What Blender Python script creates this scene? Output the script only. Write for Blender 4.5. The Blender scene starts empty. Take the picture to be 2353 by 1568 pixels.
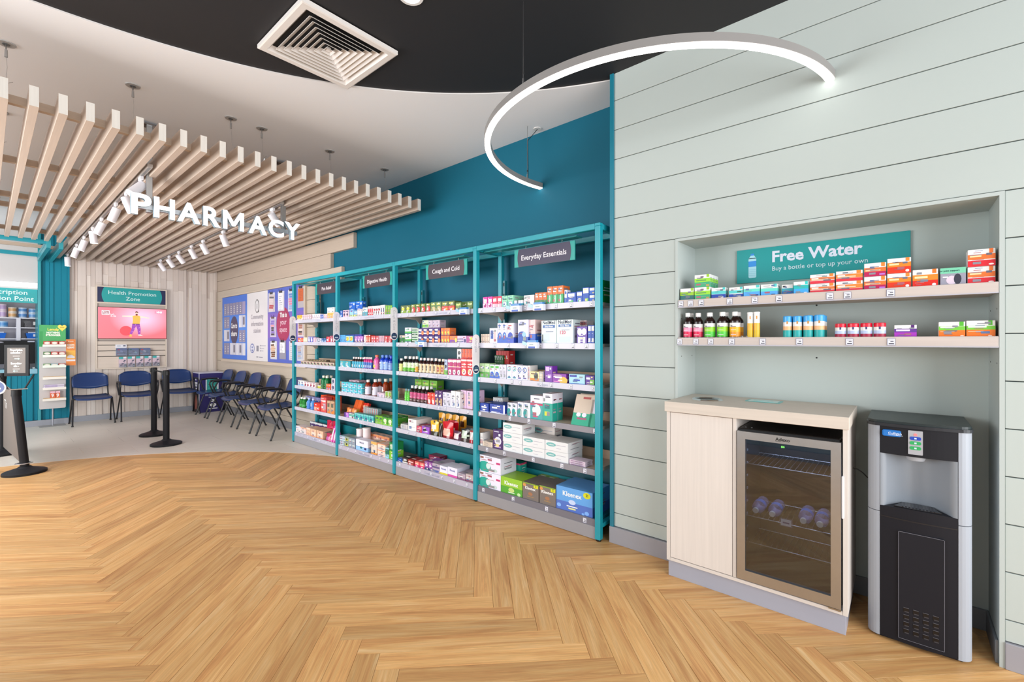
import bpy, math, random
from mathutils import Vector, Matrix
random.seed(7)
D = bpy.data
SC = bpy.context.scene
COL = SC.collection
PI = math.pi

# ------------------------------------------------------------------ camera, world, lights, exposure
cam_d = D.cameras.new('camera'); cam = D.objects.new('camera', cam_d); COL.objects.link(cam); SC.camera = cam
cam_d.sensor_width = 36.0; cam_d.sensor_fit = 'HORIZONTAL'
cam_d.lens = 36.0 * 1040.0 / 2353.0
cam_d.shift_y = -1.0 / 2353.0
cam_d.clip_start = 0.05
TH = math.atan2(1211.5, 1040.0)
cam.location = (0, 0, 1.4)
cam.rotation_euler = (PI / 2, 0, -TH)

W = D.worlds.new('world'); SC.world = W; W.use_nodes = True
bg = W.node_tree.nodes['Background']; bg.inputs[0].default_value = (.975, .99, 1.0, 1); bg.inputs[1].default_value = 0.74

def area(name, loc, size, power, rot=(0, 0, 0), col=(.97, .985, 1), spread=PI):
    l = D.lights.new(name, 'AREA'); l.shape = 'RECTANGLE'; l.size = size[0]; l.size_y = size[1]; l.energy = power
    l.color = col; l.spread = spread
    o = D.objects.new(name, l); COL.objects.link(o); o.location = loc; o.rotation_euler = rot
    return o
def spot(name, loc, power, target, angle=70, blend=.7, rad=.03, col=(1, .96, .9)):
    l = D.lights.new(name, 'SPOT'); l.energy = power; l.spot_size = math.radians(angle); l.spot_blend = blend
    l.shadow_soft_size = rad; l.color = col
    o = D.objects.new(name, l); COL.objects.link(o); o.location = loc
    d = Vector(target) - Vector(loc); o.rotation_euler = d.to_track_quat('-Z', 'Y').to_euler()
    return o
# unseen area lamps added to fill the room from the left and behind
area('shop_fill', (-3.2, 1.2, 1.7), (3.0, 7.0), 45, (0, -PI / 2 - .65, 0))
area('side_fill', (-2.9, 6.0, 1.7), (3.0, 5.0), 480, (0, -PI / 2 - .65, 0))  # added fill, tilted up to brighten the far half and ceiling
area('shop_fill', (.2, -3.6, 1.7), (6.0, 3.0), 430, (-PI / 2, 0, PI))
# recessed downlights of the ceiling, outside the picture
for x, y in ((.3, .3), (1.6, -.6), (.2, 2.2), (-.9, 3.4), (-.8, 1.2), (-.8, 5.6), (-.9, 7.8)):
    spot('downlight', (x, y, 3.2), 28, (x, y, 0), 110, .8, .06)
SC.view_settings.view_transform = 'Standard'; SC.view_settings.look = 'None'
SC.view_settings.gamma = 1; SC.view_settings.use_curve_mapping = False
SC.view_settings.exposure = -0.22
SC.render.film_transparent = False

# ------------------------------------------------------------------ materials
def lin(c):
    return c / 12.92 if c <= .04045 else ((c + .055) / 1.055) ** 2.4
_hc = {}
def hx(s):
    if isinstance(s, tuple): return s
    if s not in _hc:
        t = s if len(s) == 6 else ''.join(ch * 2 for ch in s)
        _hc[s] = tuple(lin(int(t[i:i + 2], 16) / 255) for i in (0, 2, 4)) + (1.0,)
    return _hc[s]

MATS = {}
WARP = None
def base_mat(name):
    m = D.materials.new(name); m.use_nodes = True; nt = m.node_tree
    b = nt.nodes['Principled BSDF']
    a = nt.nodes.new('ShaderNodeAttribute'); a.attribute_name = 'Col'
    MATS[name] = m
    return m, nt, b, a
def simple(name, rough, metal=0.0, noise=0.0, bump=0.0, bscale=400, spec=.5, coat=0):
    m, nt, b, a = base_mat(name)
    b.inputs['Roughness'].default_value = rough; b.inputs['Metallic'].default_value = metal
    b.inputs['Specular IOR Level'].default_value = spec
    b.inputs['Coat Weight'].default_value = coat
    out = a.outputs['Color']
    if noise or bump:
        tc = nt.nodes.new('ShaderNodeTexCoord'); n = nt.nodes.new('ShaderNodeTexNoise')
        n.inputs['Scale'].default_value = bscale; n.inputs['Detail'].default_value = 2
        nt.links.new(tc.outputs['Object'], n.inputs['Vector'])
        if noise:
            mr = nt.nodes.new('ShaderNodeMapRange'); mr.inputs[3].default_value = 1 - noise; mr.inputs[4].default_value = 1 + noise
            nt.links.new(n.outputs['Fac'], mr.inputs[0])
            mx = nt.nodes.new('ShaderNodeVectorMath'); mx.operation = 'SCALE'
            nt.links.new(out, mx.inputs[0]); nt.links.new(mr.outputs[0], mx.inputs['Scale']); out = mx.outputs[0]
        if bump:
            bp = nt.nodes.new('ShaderNodeBump'); bp.inputs['Strength'].default_value = bump; bp.inputs['Distance'].default_value = .001
            nt.links.new(n.outputs['Fac'], bp.inputs['Height']); nt.links.new(bp.outputs[0], b.inputs['Normal'])
    nt.links.new(out, b.inputs['Base Color'])
    return m
simple('matte', .75, noise=.015, bscale=60)
simple('paint', .6, bump=.15, bscale=300, spec=.3)
simple('satin', .38)
simple('gloss', .16)
simple('black', .5, spec=.22)
simple('card', .42)
simple('plastic', .3)
simple('steel', .28, 1.0)
simple('brushed', .36, 1.0, noise=.04, bscale=30)
simple('chrome', .1, 1.0)
simple('fabric', .9, noise=.06, bump=.4, bscale=700)
simple('teal_metal', .3, spec=.6)
simple('darkglass', .06)
simple('acr_side', .3)
def emis(name, strength):
    m, nt, b, a = base_mat(name)
    nt.links.new(a.outputs['Color'], b.inputs['Base Color']); nt.links.new(a.outputs['Color'], b.inputs['Emission Color'])
    b.inputs['Emission Strength'].default_value = strength; b.inputs['Roughness'].default_value = .35
emis('screen', .8); emis('led', 4.5); emis('letter_face', 1.5); emis('lamp', 9.0); emis('dimlight', 1.1)
def clear(name, alpha, rough=.05, tint=None):
    m, nt, b, a = base_mat(name)
    tr = nt.nodes.new('ShaderNodeBsdfTransparent'); mix = nt.nodes.new('ShaderNodeMixShader')
    b.inputs['Roughness'].default_value = rough
    nt.links.new(a.outputs['Color'], b.inputs['Base Color'])
    if tint: tr.inputs[0].default_value = tint
    lw = nt.nodes.new('ShaderNodeFresnel'); lw.inputs[0].default_value = 1.5
    ad = nt.nodes.new('ShaderNodeMath'); ad.operation = 'ADD'; ad.inputs[1].default_value = alpha; ad.use_clamp = True
    nt.links.new(lw.outputs[0], ad.inputs[0])
    nt.links.new(ad.outputs[0], mix.inputs[0]); nt.links.new(tr.outputs[0], mix.inputs[1]); nt.links.new(b.outputs[0], mix.inputs[2])
    nt.links.new(mix.outputs[0], nt.nodes['Material Output'].inputs['Surface'])
clear('acrylic', .12); clear('bottle_clear', .22)
# fridge pane: tinted double glazing that mirrors the shop
m, nt, b, a = base_mat('fridge_glass')
tr = nt.nodes.new('ShaderNodeBsdfTransparent'); tr.inputs[0].default_value = (.74, .78, .84, 1)
gl = nt.nodes.new('ShaderNodeBsdfGlossy'); gl.inputs['Roughness'].default_value = .015; gl.inputs[0].default_value = (.9, .95, 1, 1)
fr = nt.nodes.new('ShaderNodeFresnel'); fr.inputs[0].default_value = 1.6
mu = nt.nodes.new('ShaderNodeMath'); mu.operation = 'MULTIPLY_ADD'; mu.inputs[1].default_value = 1.1; mu.inputs[2].default_value = .04
mu.use_clamp = True
mix = nt.nodes.new('ShaderNodeMixShader')
nt.links.new(fr.outputs[0], mu.inputs[0]); nt.links.new(mu.outputs[0], mix.inputs[0]); nt.links.new(tr.outputs[0], mix.inputs[1])
nt.links.new(gl.outputs[0], mix.inputs[2]); nt.links.new(mix.outputs[0], nt.nodes['Material Output'].inputs['Surface'])

def wood(name, axis, amount=.09, rough=.5, across=70, along=2.2):
    m, nt, b, a = base_mat(name)
    tc = nt.nodes.new('ShaderNodeTexCoord'); mp = nt.nodes.new('ShaderNodeMapping'); oi = nt.nodes.new('ShaderNodeObjectInfo')
    s = [across] * 3; s[axis] = along; mp.inputs['Scale'].default_value = s
    ml = nt.nodes.new('ShaderNodeMath'); ml.operation = 'MULTIPLY'; ml.inputs[1].default_value = 37.0
    nt.links.new(oi.outputs['Random'], ml.inputs[0])
    cb = nt.nodes.new('ShaderNodeCombineXYZ')
    for i in range(3): nt.links.new(ml.outputs[0], cb.inputs[i])
    nt.links.new(tc.outputs['Object'], mp.inputs['Vector']); nt.links.new(cb.outputs[0], mp.inputs['Location'])
    n = nt.nodes.new('ShaderNodeTexNoise'); n.inputs['Scale'].default_value = 1; n.inputs['Detail'].default_value = 5
    n.inputs['Distortion'].default_value = .3
    nt.links.new(mp.outputs[0], n.inputs['Vector'])
    mr = nt.nodes.new('ShaderNodeMapRange'); mr.inputs[1].default_value = .3; mr.inputs[2].default_value = .7
    mr.inputs[3].default_value = 1 - amount; mr.inputs[4].default_value = 1 + amount * .7
    nt.links.new(n.outputs['Fac'], mr.inputs[0])
    mx = nt.nodes.new('ShaderNodeVectorMath'); mx.operation = 'SCALE'
    nt.links.new(a.outputs['Color'], mx.inputs[0]); nt.links.new(mr.outputs[0], mx.inputs['Scale'])
    nt.links.new(mx.outputs[0], b.inputs['Base Color']); b.inputs['Roughness'].default_value = rough
wood('wood_x', 0, .05); wood('wood_y', 1, .05); wood('wood_z', 2, .045)
wood('tile', 0, .03, .38, 14, 3)
# oak floor plank: u runs along the plank (metres), seed in attribute 'Seed'
def floor_mat():
    m, nt, b, a = base_mat('oak')
    N = nt.nodes.new; L = nt.links.new
    uv = N('ShaderNodeUVMap'); uv.uv_map = 'UVMap'
    oi = N('ShaderNodeObjectInfo'); sd = N('ShaderNodeAttribute'); sd.attribute_name = 'Seed'
    inv = N('ShaderNodeMath'); inv.operation = 'MULTIPLY_ADD'       # seed = rnd*flag + baked
    sp = N('ShaderNodeSeparateXYZ'); L(sd.outputs['Vector'], sp.inputs[0])
    L(oi.outputs['Random'], inv.inputs[0]); L(sp.outputs[0], inv.inputs[1]); L(sp.outputs[1], inv.inputs[2])
    seed = inv.outputs[0]
    def offs(mul):
        q = N('ShaderNodeMath'); q.operation = 'MULTIPLY'; q.inputs[1].default_value = mul; L(seed, q.inputs[0]); return q.outputs[0]
    def noise(sx, sy, mul, detail, dist, rough=.55):
        mp = N('ShaderNodeMapping'); mp.inputs['Scale'].default_value = (sx, sy, 1)
        cb = N('ShaderNodeCombineXYZ'); L(offs(mul), cb.inputs[0]); L(offs(mul * 1.7), cb.inputs[1]); L(offs(mul * .6), cb.inputs[2])
        L(uv.outputs[0], mp.inputs['Vector']); L(cb.outputs[0], mp.inputs['Location'])
        n = N('ShaderNodeTexNoise'); n.inputs['Scale'].default_value = 1; n.inputs['Detail'].default_value = detail
        n.inputs['Distortion'].default_value = dist; n.inputs['Roughness'].default_value = rough
        L(mp.outputs[0], n.inputs['Vector']); return n.outputs['Fac']
    big = noise(1.5, 22, 91, 8, 1.1, .62)
    fine = noise(4, 230, 53, 5, .5, .65)
    rp = N('ShaderNodeValToRGB'); L(big, rp.inputs[0])
    cr = rp.color_ramp; cr.elements[0].position = .24; cr.elements[0].color = hx('b67e4b')
    cr.elements[1].position = .78; cr.elements[1].color = hx('e9c896')
    e = cr.elements.new(.40); e.color = hx('cc9760')
    e = cr.elements.new(.52); e.color = hx('d8a86d')
    e = cr.elements.new(.62); e.color = hx('ddb17a')
    mr = N('ShaderNodeMapRange'); mr.inputs[1].default_value = .3; mr.inputs[2].default_value = .7
    mr.inputs[3].default_value = .80; mr.inputs[4].default_value = 1.10; L(fine, mr.inputs[0])
    tone = N('ShaderNodeMapRange'); tone.inputs[3].default_value = .86; tone.inputs[4].default_value = 1.16
    fr_ = N('ShaderNodeMath'); fr_.operation = 'FRACT'; L(offs(7.31), fr_.inputs[0]); L(fr_.outputs[0], tone.inputs[0])
    mm = N('ShaderNodeMath'); mm.operation = 'MULTIPLY'; L(mr.outputs[0], mm.inputs[0]); L(tone.outputs[0], mm.inputs[1])
    mx = N('ShaderNodeVectorMath'); mx.operation = 'SCALE'; L(rp.outputs[0], mx.inputs[0]); L(mm.outputs[0], mx.inputs['Scale'])
    L(mx.outputs[0], b.inputs['Base Color'])
    b.inputs['Roughness'].default_value = .42; b.inputs['Specular IOR Level'].default_value = .35
    bp = N('ShaderNodeBump'); bp.inputs['Strength'].default_value = .12; bp.inputs['Distance'].default_value = .001
    L(fine, bp.inputs['Height']); L(bp.outputs[0], b.inputs['Normal'])
floor_mat()

# ------------------------------------------------------------------ mesh builder
class MB:
    def __init__(s): s.v = []; s.f = []; s.c = []; s.m = []; s.s = []; s.uv = None
    def face(s, pts, col, mat='matte', smooth=False):
        n = len(s.v); s.v.extend(tuple(p) for p in pts); s.f.append(tuple(range(n, n + len(pts))))
        s.c.append(hx(col)); s.m.append(mat); s.s.append(smooth); return s
    def idx(s, faces, verts, col, mat, smooth=False):
        n = len(s.v); s.v.extend(tuple(p) for p in verts)
        for q in faces:
            s.f.append(tuple(n + i for i in q)); s.c.append(hx(col)); s.m.append(mat); s.s.append(smooth)
        return s
    def box(s, x0, x1, y0, y1, z0, z1, col, mat='matte', b=0.0):
        if x0 > x1: x0, x1 = x1, x0
        if y0 > y1: y0, y1 = y1, y0
        if z0 > z1: z0, z1 = z1, z0
        if b <= 0:
            V = [(x, y, z) for x in (x0, x1) for y in (y0, y1) for z in (z0, z1)]
            F = [(0, 1, 3, 2), (4, 6, 7, 5), (0, 4, 5, 1), (2, 3, 7, 6), (0, 2, 6, 4), (1, 5, 7, 3)]
            return s.idx(F, V, col, mat)
        b = min(b, (x1 - x0) * .45, (y1 - y0) * .45, (z1 - z0) * .45)
        V = []; K = {}
        for ix, x in enumerate((x0, x1)):
            for iy, y in enumerate((y0, y1)):
                for iz, z in enumerate((z0, z1)):
                    sx = b if ix == 0 else -b; sy = b if iy == 0 else -b; sz = b if iz == 0 else -b
                    K[ix, iy, iz] = len(V)
                    V += [(x, y + sy, z + sz), (x + sx, y, z + sz), (x + sx, y + sy, z)]
        F = []
        def q(keys, axis): return tuple(K[k] + axis for k in keys)
        F.append(q([(0, 0, 0), (0, 0, 1), (0, 1, 1), (0, 1, 0)], 0)); F.append(q([(1, 0, 0), (1, 1, 0), (1, 1, 1), (1, 0, 1)], 0))
        F.append(q([(0, 0, 0), (1, 0, 0), (1, 0, 1), (0, 0, 1)], 1)); F.append(q([(0, 1, 0), (0, 1, 1), (1, 1, 1), (1, 1, 0)], 1))
        F.append(q([(0, 0, 0), (0, 1, 0), (1, 1, 0), (1, 0, 0)], 2)); F.append(q([(0, 0, 1), (1, 0, 1), (1, 1, 1), (0, 1, 1)], 2))
        for i in (0, 1):
            for j in (0, 1):
                F.append((K[i, j, 0] + 0, K[i, j, 1] + 0, K[i, j, 1] + 1, K[i, j, 0] + 1))
                F.append((K[i, 0, j] + 0, K[i, 1, j] + 0, K[i, 1, j] + 2, K[i, 0, j] + 2))
                F.append((K[0, i, j] + 1, K[1, i, j] + 1, K[1, i, j] + 2, K[0, i, j] + 2))
        for k in K: F.append((K[k], K[k] + 1, K[k] + 2))
        return s.idx(F, V, col, mat)
    def cyl(s, p0, p1, r0, r1=None, n=14, col='ccc', mat='satin', caps=True, smooth=True):
        r1 = r0 if r1 is None else r1
        p0 = Vector(p0); p1 = Vector(p1); d = (p1 - p0).normalized()
        u = d.orthogonal().normalized(); w = d.cross(u)
        V = []
        for p, r in ((p0, r0), (p1, r1)):
            for i in range(n):
                a = 2 * PI * i / n; V.append(p + (u * math.cos(a) + w * math.sin(a)) * r)
        F = [(i, (i + 1) % n, n + (i + 1) % n, n + i) for i in range(n)]
        s.idx(F, V, col, mat, smooth)
        if caps:
            s.face([V[i] for i in reversed(range(n))], col, mat); s.face([V[n + i] for i in range(n)], col, mat)
        return s
    def lathe(s, c, prof, n=16, cols='ccc', mat='satin', sy=1.0):
        cx, cy, cz = c
        for k in range(len(prof) - 1):
            (r0, z0), (r1, z1) = prof[k], prof[k + 1]
            cc = cols[k] if isinstance(cols, list) else cols
            mm = mat[k] if isinstance(mat, list) else mat
            R0 = [(cx + r0 * math.cos(2 * PI * i / n), cy + sy * r0 * math.sin(2 * PI * i / n), cz + z0) for i in range(n)]
            R1 = [(cx + r1 * math.cos(2 * PI * i / n), cy + sy * r1 * math.sin(2 * PI * i / n), cz + z1) for i in range(n)]
            if r0 < 1e-6 and r1 < 1e-6: continue
            if r0 < 1e-6: s.idx([(0, 1 + i, 1 + (i + 1) % n) for i in range(n)], [R0[0]] + R1, cc, mm, False)
            elif r1 < 1e-6: s.idx([(0, 1 + (i + 1) % n, 1 + i) for i in range(n)], [R1[0]] + R0, cc, mm, False)
            else: s.idx([(i, (i + 1) % n, n + (i + 1) % n, n + i) for i in range(n)], R0 + R1, cc, mm, abs(z1 - z0) > 1e-6)
        return s
    def tube(s, pts, r, n=8, col='222', mat='satin', caps=True, flat=1.0):
        P = [Vector(p) for p in pts]; T = []
        for i in range(len(P)):
            a = P[max(i - 1, 0)]; b = P[min(i + 1, len(P) - 1)]; T.append((b - a).normalized())
        u = T[0].orthogonal().normalized(); V = []
        for i, p in enumerate(P):
            u = (u - T[i] * u.dot(T[i])).normalized(); w = T[i].cross(u)
            for k in range(n):
                a = 2 * PI * k / n; V.append(p + u * math.cos(a) * r + w * math.sin(a) * r * flat)
        F = []
        for i in range(len(P) - 1):
            for k in range(n): F.append((i * n + k, i * n + (k + 1) % n, (i + 1) * n + (k + 1) % n, (i + 1) * n + k))
        s.idx(F, V, col, mat, True)
        if caps:
            s.face([V[k] for k in reversed(range(n))], col, mat); s.face([V[-n + k] for k in range(n)], col, mat)
        return s
    def prism(s, poly, fr, depth, col, mat='matte', side=None, smat=None):
        """poly 2D in frame fr=(o,u,v); front face at w=0 and body going back by depth"""
        o, u, v = (Vector(q) for q in fr); w = u.cross(v).normalized()
        A = [o + u * a + v * b for a, b in poly]; B = [p - w * depth for p in A]; n = len(A)
        s.face(A, col, mat); s.face(B[::-1], side or col, smat or mat)
        s.idx([(i, n + i, n + (i + 1) % n, (i + 1) % n) for i in range(n)], A + B, side or col, smat or mat)
        return s
    def rect(s, fr, x0, y0, x1, y1, col, mat='card', off=.0004):
        o, u, v = (Vector(q) for q in fr); w = u.cross(v).normalized() * off
        s.face([o + u * a + v * b + w for a, b in ((x0, y0), (x1, y0), (x1, y1), (x0, y1))], col, mat); return s
    def ell(s, fr, cx, cy, rx, ry, col, mat='card', off=.0006, n=20):
        o, u, v = (Vector(q) for q in fr); w = u.cross(v).normalized() * off
        s.face([o + u * (cx + rx * math.cos(2 * PI * i / n)) + v * (cy + ry * math.sin(2 * PI * i / n)) + w for i in range(n)], col, mat); return s
    def poly(s, fr, pts, col, mat='card', off=.0008):
        o, u, v = (Vector(q) for q in fr); w = u.cross(v).normalized() * off
        s.face([o + u * a + v * b + w for a, b in pts], col, mat); return s
    def text(s, fr, txt, x, y, h, col, mat='card', off=.0009, align='C', maxw=None, bold=.0):
        vs, fs, x0, x1 = glyphs(txt, bold)
        k = h / .72; wd = (x1 - x0) * k
        kx = k
        if maxw and wd > maxw: kx = k * maxw / wd; wd = maxw
        ox = x - x0 * kx - (wd / 2 if align == 'C' else (wd if align == 'R' else 0))
        o, u, v = (Vector(q) for q in fr); w = u.cross(v).normalized() * off
        s.idx(fs, [o + u * (ox + a * kx) + v * (y + b * k) + w for a, b in vs], col, mat); return s
    def make(s, name, parent=None, loc=None, merge=False):
        """one mesh object; vertices are given in world space unless loc is given (then in local space)"""
        me = D.meshes.new(name)
        if WARP: s.v = [WARP(*p) for p in s.v]
        off = Vector((0, 0, 0))
        if loc is None and parent is not None: off = parent_loc(parent)
        me.from_pydata([(a - off.x, b - off.y, c - off.z) for a, b, c in s.v], [], s.f)
        names = []
        for q in s.m:
            if q not in names: names.append(q)
        for q in names: me.materials.append(MATS[q])
        ix = {q: i for i, q in enumerate(names)}
        me.polygons.foreach_set('material_index', [ix[q] for q in s.m])
        me.polygons.foreach_set('use_smooth', s.s)
        at = me.attributes.new('Col', 'FLOAT_COLOR', 'CORNER'); buf = []
        for f, c in zip(s.f, s.c): buf.extend(c * len(f))
        at.data.foreach_set('color', buf)
        if s.uv:
            ul = me.uv_layers.new(name='UVMap'); ul.data.foreach_set('uv', s.uv)
        me.update()
        o = D.objects.new(name, me); COL.objects.link(o)
        if parent is not None: o.parent = parent
        if loc is not None: o.location = loc
        return o
def parent_loc(p):
    v = Vector(p.location)
    while p.parent: p = p.parent; v = v + Vector(p.location)
    return v
_gl = {}
def glyphs(txt, bold=0.0):
    key = (txt, bold)
    if key in _gl: return _gl[key]
    c = D.curves.new('t', 'FONT'); c.body = txt; c.size = 1.0; c.resolution_u = 2; c.offset = bold
    o = D.objects.new('t', c); COL.objects.link(o)
    dg = bpy.context.evaluated_depsgraph_get(); me = o.evaluated_get(dg).to_mesh()
    vs = [(v.co.x, v.co.y) for v in me.vertices]; fs = [tuple(p.vertices) for p in me.polygons]
    o.evaluated_get(dg).to_mesh_clear(); D.objects.remove(o); D.curves.remove(c)
    x0 = min((v[0] for v in vs), default=0); x1 = max((v[0] for v in vs), default=1)
    _gl[key] = (vs, fs, x0, x1); return _gl[key]

def tag(o, label=None, cat=None, group=None, kind=None):
    if label:
        assert 4 <= len(label.replace('-', ' ').split()) <= 17 or kind, label
        o['label'] = label
    if cat: o['category'] = cat
    if group: o['group'] = group
    if kind: o['kind'] = kind
    return o
def thing(name, loc, label, cat, group=None, rz=0.0):
    o = D.objects.new(name, None); COL.objects.link(o); o.location = loc; o.rotation_euler = (0, 0, rz)
    o.empty_display_size = .1
    return tag(o, label, cat, group)
def struct(o): o['kind'] = 'structure'; return o
def sroot(name, loc=(0, 0, 0)):
    o = D.objects.new(name, None); COL.objects.link(o); o.location = loc; return struct(o)
def dup(o, parent=None):
    c = o.copy(); COL.objects.link(c)
    if parent is not None: c.parent = parent
    for ch in [q for q in D.objects if q.parent == o]: dup(ch, c)
    return c
# wall-facing frames: surface seen from the shop on the right-hand wall (normal -X): u = -Y, v = +Z
def frx(x, y, z): return ((x, y, z), (0, -1, 0), (0, 0, 1))
# surface facing the camera side on the rear wall (normal -Y): u = +X
def fry(x, y, z): return ((x, y, z), (1, 0, 0), (0, 0, 1))
def rrect(x0, y0, x1, y1, r, n=5):
    P = []
    for cx, cy, a0 in ((x1 - r, y0 + r, -90), (x1 - r, y1 - r, 0), (x0 + r, y1 - r, 90), (x0 + r, y0 + r, 180)):
        for i in range(n + 1):
            a = math.radians(a0 + 90 * i / n); P.append((cx + r * math.cos(a), cy + r * math.sin(a)))
    return P

TEAL = '177f8f'; TEALF = '1a98a8'; DTEAL = '0f6580'; MINT = 'b8c2bf'; LAM = 'cdbdae'; GREYP = '9a9aa2'
XG, XT, XS, YB, ZC = 2.84, 3.2, 2.79, 10.8, 3.24     # green wall, teal wall, shelf fronts, rear wall, ceiling

# ================================================================== FLOOR
fl = sroot('floor')
sub = MB(); sub.box(-3.5, 3.4, -2.5, 11.4, -.06, -.010, '5a4128', 'matte'); sub.make('subfloor', fl)
FC, FR = (-.757, 3.948), 3.7143
w_, n_ = .1035, 9
def ycirc(x):
    t = FR * FR - (x - FC[0]) ** 2
    return FC[1] + math.sqrt(max(t, 0)) if x < 2.957 else 3.95
L_ = w_ * n_; X0, Y0 = 1.811 - 0.0, 1.255
q2 = math.sqrt(.5)
def plank_mb(L, w, seeds=None):
    pass
def plank_geo(mb, cx, cy, ang, seed):
    """12-sided cheap plank: top face plus chamfer and sides, uv along the plank"""
    h, g, c = .010, .0006, .0008
    x1, y1 = L_ / 2 - g, w_ / 2 - g
    ca, sa = math.cos(ang), math.sin(ang)
    T = [(-x1 + c, -y1 + c), (x1 - c, -y1 + c), (x1 - c, y1 - c), (-x1 + c, y1 - c)]
    E_ = [(-x1, -y1), (x1, -y1), (x1, y1), (-x1, y1)]
    V = [(a, b, 0) for a, b in T] + [(a, b, -c) for a, b in E_] + [(a, b, -h) for a, b in E_]
    F = [(0, 1, 2, 3)] + [(i + 4, (i + 1) % 4 + 4, (i + 1) % 4, i) for i in range(4)] + [(i + 8, (i + 1) % 4 + 8, (i + 1) % 4 + 4, i + 4) for i in range(4)]
    W_ = [(cx + a * ca - b * sa, cy + a * sa + b * ca, z) for a, b, z in V]
    if mb.uv is None: mb.uv = []; mb.seed = []
    mb.idx(F, W_, 'c8a06a', 'oak')
    for f in F:
        for i in f: mb.uv.extend((V[i][0], V[i][1])); mb.seed.append(seed)
def seed_attr(o, mb):
    at = o.data.attributes.new('Seed', 'FLOAT_VECTOR', 'CORNER'); buf = []
    for s in mb.seed: buf.extend(s)
    at.data.foreach_set('vector', buf)
cosT, sinT = math.cos(TH), math.sin(TH)
def scr(x, y):
    d = x * sinT + y * cosT
    if d < .3: return None
    u = (x * cosT - y * sinT) / d
    return d, u, 1.4 / d
inw = []; rest = []
for m in range(-8, 6):
    for i in range(-60, 90):
        for kind in (0, 1):
            if kind == 0: a, b = i + n_ / 2, i + .5
            else: a, b = i + n_ + .5, i + 1 - n_ / 2
            a += m * n_; b -= m * n_
            x = X0 + (a - b) * w_ * q2; y = Y0 + (a + b) * w_ * q2
            if x > 3.7 or x < -2.2 or y < -2.0: continue
            if y > 3.6 and y > ycirc(x) + .8: continue
            s_ = scr(x, y)
            vis = s_ is not None and abs(s_[1]) < 1.131 + .35 / s_[0] and s_[2] < .7545 + .45 / s_[0] and x < 2.9
            (inw if vis else rest).append((s_[0] if s_ else 99, x, y, kind))
inw.sort(); keep = inw[:298]; rest += inw[298:]
pm = MB(); plank_geo(pm, 0, 0, 0, (1.0, 0.0, 0)); p0 = pm.make('plank', fl, loc=(0, 0, 0)); seed_attr(p0, pm)
for k, (d_, x, y, kind) in enumerate(keep):
    o = p0 if k == 0 else p0.copy()
    if k: COL.objects.link(o); o.parent = fl
    o.location = (x, y, 0); o.rotation_euler = (0, 0, PI / 4 if kind == 0 else 3 * PI / 4)
rm = MB()
for d_, x, y, kind in rest: plank_geo(rm, x, y, PI / 4 if kind == 0 else 3 * PI / 4, (0.0, random.random(), 0))
ro = rm.make('outlying_planks', fl); seed_attr(ro, rm); ro['kind'] = 'stuff'
# pale vinyl tiles beyond the curved edge
TW, TL = .457, .914
row = 0; y = 3.6
while y < 12.2:
    x = -2.4 + (TL * .5 if row % 2 else 0) - TL
    while x < 3.3:
        xa, xb, ya, yb = x + .0006, x + TL - .0006, y + .0006, y + TW - .0006
        xa = max(xa, -2.4); xb = min(xb, 3.3)
        if xb > xa + .02 and xa < FC[0] + 40:
            ns = 1 if (min(ycirc(xa), ycirc(xb), ycirc((xa + xb) / 2)) if xa > FC[0] else ycirc(FC[0])) < ya and max(ycirc(xa), ycirc(xb)) < ya else 12
            mb = MB(); any_ = False; t = random.uniform(.97, 1.02)
            colr = tuple(c * t for c in hx('e0d8cd')[:3]) + (1,)
            for i in range(ns):
                a = xa + (xb - xa) * i / ns; b = xa + (xb - xa) * (i + 1) / ns
                la, lb = max(ya, ycirc(a)), max(ya, ycirc(b))
                if la >= yb and lb >= yb: continue
                la, lb = min(la, yb), min(lb, yb); any_ = True
                z = .0012
                mb.face([(a, la, z), (b, lb, z), (b, yb, z), (a, yb, z)], colr, 'tile')
                mb.face([(a, la, -.008), (b, lb, -.008), (b, lb, z), (a, la, z)], colr, 'tile')
            if any_: mb.make('tile', fl)
        x += TL
    y += TW; row += 1

# ================================================================== CEILING
CC, CR = (-.101, .374), 3.2107
cl = MB(); N = 144; bx0, bx1, by0, by1 = -2.6, 3.3, -2.4, 11.3
for i in range(N):
    P = []
    for k in (i, i + 1):
        a = 2 * PI * k / N; c, s = math.cos(a), math.sin(a)
        t = min((bx1 - CC[0]) / c if c > 1e-9 else 1e9, (bx0 - CC[0]) / c if c < -1e-9 else 1e9,
                (by1 - CC[1]) / s if s > 1e-9 else 1e9, (by0 - CC[1]) / s if s < -1e-9 else 1e9)
        rr = min(CR, t - .001)
        P.append(((CC[0] + rr * c, CC[1] + rr * s), (CC[0] + t * c, CC[1] + t * s)))
    (a0, b0), (a1, b1) = P
    cl.face([a0 + (ZC,), b0 + (ZC,), b1 + (ZC,), a1 + (ZC,)][::-1], 'eef0f4', 'paint')
    cl.face([a0 + (ZC,), a1 + (ZC,), a1 + (ZC + .009,), a0 + (ZC + .009,)], 'e4e0de', 'paint')
for (xa, ya), (xb, yb) in (((bx0, by1), (bx1, by1)),):
    pass
for cx_, cy_ in ((bx0, by1), (bx1, by1), (bx0, by0), (bx1, by0)):
    pass
cl.box(bx0, bx1, CC[1] + CR + .02, by1, ZC + .001, ZC + .05, 'eef0f4', 'paint')
struct(cl.make('ceiling'))
ck = MB(); ck.box(bx0, bx1, by0, CC[1] + CR + .02, ZC + .008, ZC + .06, '29292c', 'paint'); struct(ck.make('ceiling_black'))

ZV = ZC - .018
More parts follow.
